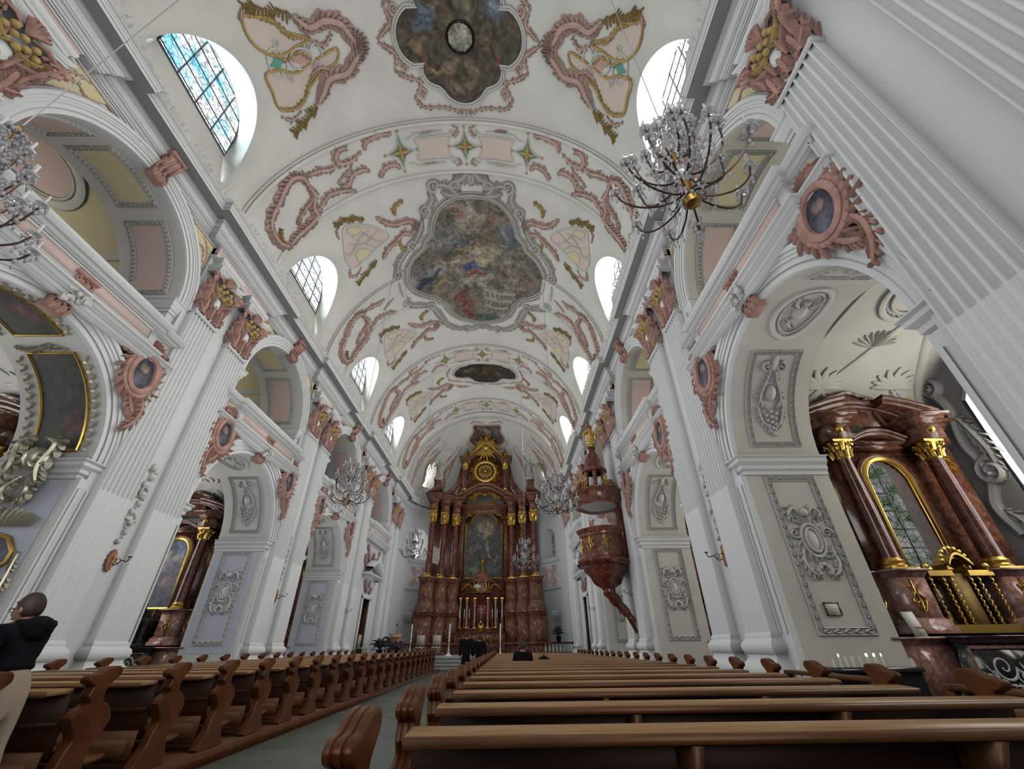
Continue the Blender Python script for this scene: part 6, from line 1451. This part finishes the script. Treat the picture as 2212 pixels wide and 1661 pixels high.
def robed(t, mat, h, arm=1, scale=1.):
    """a small draped statue"""
    g = G(); a = (np.arange(20) * 2 * pi / 20)[None, :]; z = np.linspace(0, .80, 9)[:, None] * h; r = A([.17, .165, .15, .14, .135, .14, .15, .13, .05])[:, None] * h
    w = 1 + .13 * np.sin(a * 5 + z * 3) * (1 - z / (h * .9)); g.grid(np.stack([r * w * np.cos(a), r * w * np.sin(a) * .75 - .02 * h * np.sin(z * 4 / h), z * np.ones_like(a)], -1), cv=True)
    g.ball((0, -.01 * h, .90 * h), (.065 * h, .07 * h, .085 * h), 10, 7); g.tube([(0, 0, .78 * h), (0, 0, .86 * h)], .04 * h, 8)
    g.tube([(.13 * h * arm, 0, .76 * h), (.22 * h * arm, -.06 * h, .62 * h), (.10 * h * arm, -.17 * h, .60 * h)], [.05 * h, .045 * h, .03 * h], 7)
    g.tube([(-.13 * h * arm, 0, .76 * h), (-.25 * h * arm, -.02 * h, .66 * h), (-.33 * h * arm, -.08 * h, .80 * h)], [.05 * h, .045 * h, .028 * h], 7)
    for k in range(5): g.tube([(.12 * h * cos(k), -.1 * h, .7 * h), (.05 * h * cos(k * 2), -.15 * h, .4 * h), (.13 * h * cos(k * 1.3), -.13 * h, .03 * h)], .018 * h, 5)
    obj('figure', g, mat, t); obj('plinth', G().box(-.2 * h, .2 * h, -.16 * h, .16 * h, -.12 * h, .005), mat, t, False)
for sd, lab in ((-1, 'pale robed statue on the left shoulder of the high altar'), (1, 'pale robed statue on the right shoulder of the high altar')):
    t = thing('statue', lab, 'statue', (-.1 + sd * 4.45, 38.7, 15.0)); robed(t, M['grey'], 2.0, sd)

# ---------------------------------------------------------------- pulpit on the right wall
px, py = 6.12, 18.35
t = thing('pulpit', 'red marble pulpit with gilt reliefs and a dark tapering foot on the right wall', 'pulpit', (px, py, 0))
oc = lambda k: 1 + .05 * cos(4 * k)
def plan8(prof, n=32, ex=.06, x=0., y=0.):
    a = (np.arange(n) * 2 * pi / n)[None, :]; q = A(prof)[:, :1] * (1 + ex * np.cos(a * 4)); z = A(prof)[:, 1:] * np.ones_like(a)
    return G().grid(np.stack([x + q * np.cos(a), y + q * np.sin(a), z], -1), cv=True)
obj('parapet', plan8([(.88, 4.25), (.88, 4.4), (.84, 4.5), (.86, 5.05), (.93, 5.12), (.93, 5.2), (1.0, 5.28), (1.04, 5.36), (1.0, 5.40), (.86, 5.40), (.84, 4.5)]), M['red'], t)
obj('lower_roll', plan8([(.80, 3.95), (.98, 4.0), (1.08, 4.1), (1.06, 4.2), (.95, 4.28), (.85, 4.3)]), M['dred'], t)
obj('bowl', plan8([(.18, 3.05), (.25, 3.15), (.5, 3.3), (.62, 3.55), (.82, 3.75), (.85, 3.98)], ex=.10), M['dwood2'] if 'dwood2' in M else M['dred'], t)
obj('hanging_scrolls', G().tube(smooth([(0, 0, 3.1), (.12, -.05, 2.85), (.38, 0, 2.55), (.62, 0, 2.25), (.86, 0, 1.95)], 14), np.linspace(.26, .12, 14) + .03 * np.sin(np.arange(14) * 1.7), 9).tube([(.4, 0, 2.5), (.62, 0, 2.35), (.9, 0, 1.6)], [.1, .14, .05], 7), M['dred'], t)
for k, a in enumerate((pi, pi + .75, pi + 1.5, pi - .8)):
    g = gilt(k, .20, .30, 7); ca, sa = cos(a), sin(a)
    obj('gilt_relief', fl(g, lambda u, v, h: np.stack([(.90 + h) * ca - u * sa, (.90 + h) * sa + u * ca, v + 4.78], -1)), M['gold'], t)
obj('back_panel', G().box(.70, .88, -.5, .5, 4.2, 6.3), M['dred'], t, False)
can = thing('pulpit_canopy', 'red marble sounding board crowned by a bell shaped dome above the pulpit', 'pulpit canopy', (px, py, 0))
obj('sounding_board', plan8([(.80, 6.42), (1.02, 6.36), (1.06, 6.5), (1.12, 6.6), (1.10, 6.8), (1.20, 6.9), (1.22, 7.02), (1.1, 7.08), (.7, 7.15), (.5, 7.2)]), M['red'], can); obj('underside', plan8([(0, 6.45), (.80, 6.43)]), M['grey'], can)
obj('dome', plan8([(.42, 7.95), (.56, 8.0), (.56, 8.12), (.46, 8.2), (.40, 8.5), (.28, 8.85), (.16, 9.0), (.13, 9.15), (.19, 9.2), (.17, 9.28), (0, 9.30)], ex=.04), M['dred'], can)
for k in range(6):
    a = k * pi / 3 + .3; obj('volute_support', G().tube(smooth([(.95 * cos(a), .95 * sin(a), 7.1), (.78 * cos(a), .78 * sin(a), 7.4), (.5 * cos(a), .5 * sin(a), 7.45), (.42 * cos(a), .42 * sin(a), 7.98)], 12), .10, 7), M['red'], can)
    a = k * pi / 3 + .8; g = gilt(k, .16, .28, 5); ca, sa = cos(a), sin(a); obj('gilt_cherub', fl(g, lambda u, v, h: np.stack([(.90 + h) * ca - u * sa, (.90 + h) * sa + u * ca, v + 7.38], -1)), M['gold'], can)
t = thing('angel_statue', 'gilt angel with raised wings blowing a trumpet on top of the pulpit dome', 'statue', (px, py, 9.38)); robed(t, M['gold'], .95, 1)
w = G()
for sd in (-1, 1):
    for k in range(6): w.tube([(sd * .05, .08, .70), (sd * (.16 + .03 * k), .14, .86 - .05 * k), (sd * (.30 - .01 * k), .16, .70 - .11 * k)], [.05, .05, .02], 5)
obj('wings', w, M['gold'], t); obj('trumpet', G().tube([(-.05, -.08, .88), (-.3, -.12, .98), (-.42, -.13, 1.0)], [.015, .02, .05], 6), M['dgold'], t)

# ---------------------------------------------------------------- small furnishings
def sconce(loc, rz, lab):
    t = thing('wall_sconce', lab, 'sconce', loc, rz, 'wall sconces'); g = G().oval((0, 0), .10, .20, .03, 16, .02); g.oring((0, 0), .10, .2, .02, .03)
    for k in range(14): a = k * pi / 7; g.leaf((.1 * cos(a), .2 * sin(a)), a, .05, .02, .03)
    obj('shield', fl(g, lambda u, v, h: np.stack([.02 + h, u, v], -1)), M['brownpink'], t); obj('cross', fl(G().rib([(0, -.13), (0, .13)], .015, .02, .06).rib([(-.07, .05), (.07, .05)], .015, .02, .06), lambda u, v, h: np.stack([.02 + h, u, v], -1)), M['gold'], t)
    a = np.linspace(0, 5.5, 14)
    obj('iron_arm', G().tube(smooth([(.05, 0, -.04), (.18, 0, -.10), (.28, 0, .0), (.40, 0, -.03), (.44, 0, .05)], 14), .011, 5).tube(np.stack([.2 + .05 * np.cos(a), np.zeros(14), -.01 + .05 * np.sin(a)], 1), .008, 5).lathe([(.0, .05), (.05, .07), (.05, .08), (0, .07)], 8, (.44, 0, 0)), M['iron'], t)
for k, c in enumerate(YP[2:5]):
    for side, s in sgn.items(): sconce((s * (HW - .10), c, 3.0), 0 if s < 0 else pi, 'iron candle arm on a russet shield between the %s pair of %s pilasters' % (['second', 'third', 'fourth'][k], side))
# relief strips between the pilasters
for k, c in enumerate(YP[2:4]):
    for side, s in sgn.items():
        if k == 1 and s > 0: continue
        t = thing('stucco_pendant', 'white stucco fruit pendant between the %s pair of %s pilasters' % (['second', 'third'][k], side), 'stucco pendant', (s * (HW - .10), c, 4.3), 0 if s < 0 else pi, 'fruit pendants'); r = G()
        for j in range(9): r.boss((.06 * sin(j * 2.2), .95 - j * .23), .11 - .005 * j, .09, n=7); r.leaf((.03, .80 - j * .2), .4 + j, .18, .04, .05); r.leaf((-.03, .80 - j * .2), 2.6 - j, .18, .04, .05)
        r.oring((0, .3), .1, .13, .03, .07); obj('fruit', fl(r, lambda u, v, h: np.stack([h, u, v], -1)), M['relief'], t)
# slim column loudspeakers on the piers
for i in (1, 2, 3):
    for side, s in sgn.items():
        t = thing('column_speaker', 'slim grey column loudspeaker beyond the %s %s arch' % (words[i], side), 'loudspeaker', (s * (HW - .06), BC[i] + AO + .17, 1.5), 0, 'column loudspeakers'); obj('cabinet', G().box(-.05, .05, -.06, .06, 0, 1.5), M['speaker'], t, False); obj('grille', G().box(*sorted((-s * .05, -s * .056)), -.045, .045, .04, 1.46), M['grey'], t, False)
# framed notice
t = thing('notice_frame', 'small framed notice in dark red wood on the nearest right pier', 'picture frame', (8.11, BC[1] + AO - .02, 1.77)); g = G()
for (a, b, c_, d) in ((-.14, .14, .09, .11), (-.14, .14, -.11, -.09), (-.14, -.12, -.11, .11), (.12, .14, -.11, .11)): g.box(a, b, -.02, .012, c_, d)
obj('frame', g, M['dred'], t, False); obj('sheet', G().box(-.12, .12, -.012, -.006, -.09, .09), M['paper'], t, False); obj('text_lines', G().box(-.08, .06, -.015, -.013, .03, .036).box(-.09, .08, -.015, -.013, .0, .006).box(-.07, .07, -.015, -.013, -.03, -.024), M['ochre'], t, False)
# candle rack
t = thing('candle_rack', 'black votive candle stand with a dark top in the nearest right chapel', 'candle stand', (7.8, 7.95, 0)); obj('top', G().box(-.75, .75, -.2, .2, .84, .90), M['black'], t, False); obj('body', G().box(-.45, .72, -.16, .16, .03, .84), M['cloth'], t, False); obj('foot', G().box(-.6, .74, -.19, .19, 0, .04), M['black'], t, False)
for k in range(13):
    lit = k in (2, 8, 9, 10, 11, 12); x = 7.24 + k * .062 + .08 * (k > 2)
    c = obj('votive_candle', G().lathe([(.014, 0), (.014, .14 if k > 1 else .10), (.004, .145 if k > 1 else .105)], 7), M['wax'], None, loc=(x, 7.9 + .06 * (k % 2), .90)); tag(c, '%s white votive candle, %s from the left on the black stand' % ('lit' if lit else 'unlit', ordin(k)), 'candle', 'votive candles')
    if lit: obj('flame', G().ball((0, 0, .165), (.009, .009, .022), 7, 5), M['flame'], c)
# wooden barriers before the chapels
def barrier(loc, L, lab):
    t = thing('wooden_barrier', lab, 'barrier', loc, 0, 'carved wooden barriers'); obj('top_rail', G().box(-.07, .07, 0, L, .82, .87), M['wood'], t, False); obj('lower_rail', G().box(-.05, .05, 0, L, .12, .2).box(-.05, .05, 0, L, .62, .70), M['wood'], t, False)
    n = int(L / .24)
    for k in range(n): y = (k + .5) * L / n; obj('baluster', G().prism([(y - .05, .2), (y + .05, .2), (y + .03, .32), (y + .07, .42), (y + .03, .52), (y + .05, .62), (y - .05, .62), (y - .03, .52), (y - .07, .42), (y - .03, .32)], -.02, .02, 'x'), M['wend'], t, False)
    for y in (0, L): obj('post', G().box(-.06, .06, y - .05, y + .05, 0, .86), M['wend'], t, False)
barrier((6.6, 6.25, 0), 1.85, 'carved wooden barrier before the candle stand at the nearest right chapel'); barrier((6.6, 3.3, 0), 1.9, 'carved wooden barrier at the right edge before the nearest right altar')
# choir furniture
t = thing('balustrade', 'dark red marble communion balustrade in front of the high altar', 'balustrade', (0, 36.0, .7)); 
for (x0, x1) in ((-7.0, -1.4), (1.2, 7.0)): obj('rail', G().box(x0, x1, -.14, .14, .62, .74), M['dred'], t, False); obj('plinth', G().box(x0, x1, -.14, .14, 0, .12), M['dred'], t, False)
for k in range(20):
    for s in (-1, 1):
        x = s * (1.55 + k * .28); obj('baluster', G().lathe([(.07, .12), (.04, .18), (.085, .3), (.05, .42), (.035, .5), (.07, .6), (.07, .62)], 7, (x, 0, 0)), M['relief'] if abs(x) > 4.9 and s > 0 else M['dred'], t)
for x, lab in ((-1.66, 'tall white standing candlestick at the left of the choir steps'), (1.62, 'tall white standing candlestick at the right of the choir steps'), (-4.1, 'slender white candlestick with a tall candle by the flowers')):
    t = thing('standing_candlestick', lab, 'candlestick', (x, 31.0, .7)); obj('foot', G().lathe([(.22, 0), (.2, .06), (.08, .14), (.05, .22)], 10), M['relief'], t); obj('shaft', G().lathe([(.04, .2), (.06, .35), (.03, .45), (.03, .75), (.07, .85), (.03, .95), (.09, 1.02), (.09, 1.05)], 10), M['relief'], t); obj('candle', G().lathe([(.045, 1.04), (.045, 1.75), (.01, 1.77)], 8), M['wax'], t)
t = thing('lectern', 'square light oak lectern at the left of the choir', 'lectern', (-5.2, 31.6, .7)); obj('body', G().box(-.28, .28, -.2, .2, 0, 1.05), M['lwood'], t, False); obj('book_rest', G().prism([(-.32, 1.05), (.25, 1.22), (.25, 1.26), (-.32, 1.10)], -.36, .36, 'x'), M['lwood'], t, False)
t = thing('microphone', 'black microphone on a thin stalk above the oak lectern', 'microphone', (-5.2, 31.6, 1.97)); obj('stalk', G().tube([(0, .1, 0), (0, .02, .3), (0, -.06, .45)], .012, 5), M['iron'], t); obj('head', G().ball((0, -.08, .5), (.05, .05, .08), 8, 5), M['cloth'], t)
def potted(loc, lab, kind, sc=1.):
    r = random.Random(len(lab)); t = thing('potted_plant', lab, 'plant', loc, 0, None); t.scale = (sc,) * 3
    obj('pot', G().lathe([(.12, 0), (.17, .28), (.18, .3), (.15, .3), (.14, .24)], 10), M['cloth'], t); g = G(); f = G()
    for k in range(46):
        a = r.uniform(0, 2 * pi); e = r.uniform(.2, 1.3); L = r.uniform(.3, .75); P = [(0, 0, .28), (L * .4 * cos(a) * cos(e), L * .4 * sin(a) * cos(e), .28 + L * .6 * sin(e) + .1), (L * cos(a) * cos(e), L * sin(a) * cos(e), .25 + L * sin(e) * .9)]
        g.tube(smooth(P, 6), [.006, .02, .035, .035, .02, .003], 4)
        if kind == 'flower': f.ball((P[2][0], P[2][1], P[2][2] + .03), (.06, .06, .045), 6, 4)
    obj('leaves', g, M['leaf'], t)
    if kind == 'flower': obj('blossoms', f, M['purple'], t)
potted((-4.9, 30.8, .7), 'bowl of purple chrysanthemums in front of the oak lectern', 'flower', 1.05); potted((-6.35, 32.3, .7), 'dark green leafy plant at the left of the oak lectern', 'leaf', 1.3); potted((5.9, 35.9, 1.44), 'dark leafy plant standing on the right end of the balustrade', 'leaf', 1.2); potted((-6.1, 34.4, .7), 'tall dark fern by the left choir wall', 'leaf', 1.5)
def chair(loc, rz, lab):
    t = thing('choir_chair', lab, 'chair', loc, rz, 'upholstered choir chairs'); obj('seat', G().box(-.28, .28, -.26, .26, .44, .52), M['grey'], t, False); obj('backrest', G().box(-.26, .26, .22, .28, .62, 1.2).box(-.02, .02, .22, .28, .5, .62), M['grey'], t, False)
    for x in (-.25, .25):
        for y in (-.23, .25): obj('leg', G().box(x - .025, x + .025, y - .025, y + .025, 0, .46 if y < 0 else 1.22), M['lwood'], t, False)
chair((-3.9, 33.2, .7), 0, 'grey upholstered chair behind the candlestick, left of the two'); chair((-2.8, 33.3, .7), 0, 'grey upholstered chair behind the candlestick, right of the two'); chair((-7.0, 30.6, .7), pi / 2, 'pale carved chair against the left choir wall')
for sd, side in ((-1, 'left'), (1, 'right')):
    b = thing('loudspeaker', 'white box loudspeaker on the apse wall at the %s of the high altar' % side, 'loudspeaker', (sd * 6.15, 39.2, 3.0)); obj('cabinet', G().box(-.28, .28, -.16, .16, 0, .65), M['wall'], b, False); obj('grille', G().box(-.22, .22, -.17, -.16, .06, .59), M['speaker'], b, False)
# door surrounds with pediments on the choir walls
for side, s in sgn.items():
    t = thing('door_pediment', 'grey curved pediment with salmon carving over the %s choir doorway' % side, 'door surround', (s * HW, BC[4], 0), 0 if s < 0 else pi); g = G()
    g.box(0, .10, -1.0, -.78, 0, 4.0); g.box(0, .10, .78, 1.0, 0, 4.0); g.box(0, .12, -1.0, 1.0, 3.92, 4.15); obj('door_frame', g, M['white'], t, False); g = G(); y = np.linspace(-1.45, 1.45, 20); z = 5.6 + .55 * np.cos(y / 1.45 * pi / 2) ** 1.3
    P = np.stack([np.stack([np.full(20, x), y, z + dz], 1) for x, dz in ((0, -.25), (.35, -.25), (.5, -.08), (.62, .0), (.62, .1), (0, .16))]); g.grid(P); g.mould([(0, 1.5), (.35, 1.5), (.35, -1.5), (0, -1.5)], [(0, 5.1), (.06, 5.2), (.16, 5.25), (.2, 5.35), (0, 5.4)]); obj('hood', g, M['wall'], t, False)
    r = G()
    for d in (-1, 1): r.feather([(d * .2, 4.3), (d * .6, 4.5), (d * .9, 4.9)], .12, .14, 0, 8); r.feather([(d * .3, 6.3), (d * .8, 6.2), (d * 1.1, 6.7), (d * 1.5, 7.0)], .13, .12, 0, 10); r.feather([(d * .9, 6.0), (d * 1.4, 5.9), (d * 1.7, 6.4)], .12, .12, 0, 8)
    obj('salmon_carving', fl(r, lambda u, v, h: np.stack([.03 + h, u, v], -1)), M['pink'], t); obj('white_bust', G().ball((.2, 0, 4.75), (.16, .18, .24), 10, 6).ball((.2, 0, 6.55), (.16, .22, .3), 10, 6), M['relief'], t)
# salmon painted fields under the apse windows
for sd, side in ((-1, 'left'), (1, 'right')):
    t = thing('apse_ornament', 'salmon scroll panel under the low %s apse window' % side, 'stucco panel'); uc = .62 if sd < 0 else pi - .62; r = G()
    T = lambda u, v, h: Ta(uc + u / 7., v, h)
    for d in (-1, 1):
        for e in (-1, 1): r.feather([(d * .15, 6.5 + e * .15), (d * .6, 6.5 + e * .3), (d * .9, 6.5 + e * .75)], .14, .05, 0, 8); r.scroll((d * .55, 6.5 + e * .65), .25, 0, 1.3, .08, .05, d * e)
    r.oring((0, 6.5), .35, .5, .08, .05); obj('scrolls', fl(r, T), M['vpink'], t)
    f = G()
    for z in (5.35, 7.6): f.grid(appl(T, A([[(u, z + dz, h) for dz, h in ((0, 0), (.03, .08), (.12, .12), (.16, 0))] for u in np.linspace(-1.6, 1.6, 9)])))
    obj('string_courses', f, M['white'], t)
# book and leaflets
t = thing('leaflet_board', 'white leaflet board leaning on the pedestal of the nearest right altar', 'sign', (9.62, 8.75, 1.30)); obj('sheet', G().prism([(-.02, 0), (.02, 0), (.14, .42), (.10, .42)], -.11, .11, 'x'), M['paper'], t, False)
# crowns for the chapel outer walls: windows
for i in (1, 2, 3):
    for side, s in sgn.items():
        c = BC[i] + 1.42; w = struct('window_%d' % (30 + i * 2 + (s > 0)), G().tube([(s * 13.44, c - 1.05, 2.6), (s * 13.44, c - 1.05, 6.3), (s * 13.44, c - .6, 6.9), (s * 13.44, c, 7.1), (s * 13.44, c + .6, 6.9), (s * 13.44, c + 1.05, 6.3), (s * 13.44, c + 1.05, 2.6), (s * 13.44, c - 1.05, 2.6)], .05, 4), M['lead'], 'leaded window in the outer wall of the %s %s chapel' % (words[i], side), 'window')
        obj('pane', G().poly([(s * 13.46, c - 1.05, 2.6), (s * 13.46, c - 1.05, 6.3), (s * 13.46, c - .6, 6.9), (s * 13.46, c, 7.1), (s * 13.46, c + .6, 6.9), (s * 13.46, c + 1.05, 6.3), (s * 13.46, c + 1.05, 2.6)], [list(range(7))]), M['glassw'], w, False)
        c = BC[i]; w = struct('window_%d' % (40 + i * 2 + (s > 0)), G().tube([(s * 13.44, c - .9, 9.4), (s * 13.44, c + .9, 9.4), (s * 13.44, c + .9, 11.6), (s * 13.44, c - .9, 11.6), (s * 13.44, c - .9, 9.4)], .05, 4), M['lead'], 'window in the outer wall of the %s %s gallery bay' % (words[i], side), 'window')
        if s > 0: obj('pane', G().poly([(s * 13.46, c - .9, 9.4), (s * 13.46, c + .9, 9.4), (s * 13.46, c + .9, 11.6), (s * 13.46, c - .9, 11.6)], [[0, 1, 2, 3]]), M['glassw'], w, False)
        else: obj('pane', G().poly([(s * 13.46, c - .9, 9.4), (s * 13.46, c + .9, 9.4), (s * 13.46, c + .9, 11.6), (s * 13.46, c - .9, 11.6)], [[0, 1, 2, 3]]), M['glassd'], w, False)
# ---------------------------------------------------------------- camera
cam = bpy.data.cameras.new('camera'); co = bpy.data.objects.new('camera', cam); C.objects.link(co)
cam.sensor_width = 36; cam.sensor_fit = 'HORIZONTAL'; cam.lens = 36 * 888.27 / 2212; cam.clip_start = .05; cam.clip_end = 200
def _cam():
    from mathutils import Matrix
    a, b, c = .565235, .0176809, -.0112774
    f = A([sin(b) * cos(a), cos(b) * cos(a), sin(a)]); r = A([cos(b), -sin(b), 0]); u = np.cross(r, f)
    r2 = r * cos(c) + u * sin(c); u2 = -r * sin(c) + u * cos(c)
    m = Matrix(((r2[0], u2[0], -f[0], 2.), (r2[1], u2[1], -f[1], 0.), (r2[2], u2[2], -f[2], 1.25), (0, 0, 0, 1)))
    co.matrix_world = m
_cam(); bpy.context.scene.camera = co
# ---------------------------------------------------------------- light
w = bpy.data.worlds.new('world'); bpy.context.scene.world = w; w.use_nodes = True
w.node_tree.nodes['Background'].inputs[0].default_value = (.95, .97, 1, 1); w.node_tree.nodes['Background'].inputs[1].default_value = .42
def area(name, loc, target, sx, sy, power, col=(1, 1, 1), spread=180):
    from mathutils import Vector
    l = bpy.data.lights.new(name, 'AREA'); l.shape = 'RECTANGLE'; l.size = sx; l.size_y = sy; l.energy = power; l.color = col; l.spread = radians(spread)
    o = bpy.data.objects.new(name, l); C.objects.link(o); o.location = loc
    o.rotation_euler = (Vector(target) - Vector(loc)).to_track_quat('-Z', 'Y').to_euler(); return o
for i, c in enumerate(BC):
    for s in (-1, 1):
        area('window_daylight', (s * 8.9, c, 17.3), (0, c, 13.2), 3.6, 3.0, 620 if s < 0 else 980, (.92, .96, 1) if s < 0 else (1, .96, .88))
area('rear_fill_light', (0, -8.5, 9), (0, 12, 9), 12, 14, 1500, (1, .97, .93))  # fill light added behind the camera; no rear window is built there
for i in (1, 2):
    area('gallery_window_fill', (13.2, BC[i], 10.6), (8, BC[i], 10), 1.8, 2.2, 130, (1, .96, .85)); area('chapel_window_fill', (13.2, BC[i] - .6, 5.), (9, BC[i] + 1.4, 3.), 1.6, 3.4, 90, (1, .95, .86)); area('gallery_window_fill', (-13.2, BC[i], 10.6), (-8, BC[i], 10), 1.8, 2.2, 50, (1, .96, .85)); area('chapel_window_fill', (-13.2, BC[i] - .6, 5.), (-9, BC[i] + 1.4, 3.), 1.6, 3.4, 45, (.9, .95, 1))  # lamps added inside to boost the light of gallery and chapel windows
for s in (-1, 1): area('apse_daylight', (s * -5.6, 41.5, 16.5), (0, 35, 14), 1.2, 2.6, 160, (1, .93, .8))
sc = bpy.context.scene
sc.view_settings.view_transform = 'Standard'; sc.view_settings.look = 'None'; sc.view_settings.exposure = .25
cy = sc.cycles
cy.max_bounces = 7; cy.diffuse_bounces = 3; cy.glossy_bounces = 3; cy.transmission_bounces = 4; cy.transparent_max_bounces = 6
cy.caustics_reflective = False; cy.caustics_refractive = False; cy.sample_clamp_indirect = 4.; cy.use_denoising = True; cy.time_limit = 1150
cy.use_adaptive_sampling = True; cy.adaptive_threshold = .1
cy.use_fast_gi = True; cy.fast_gi_method = 'REPLACE'; cy.ao_bounces_render = 1; w.light_settings.distance = 7; cy.use_light_tree = False
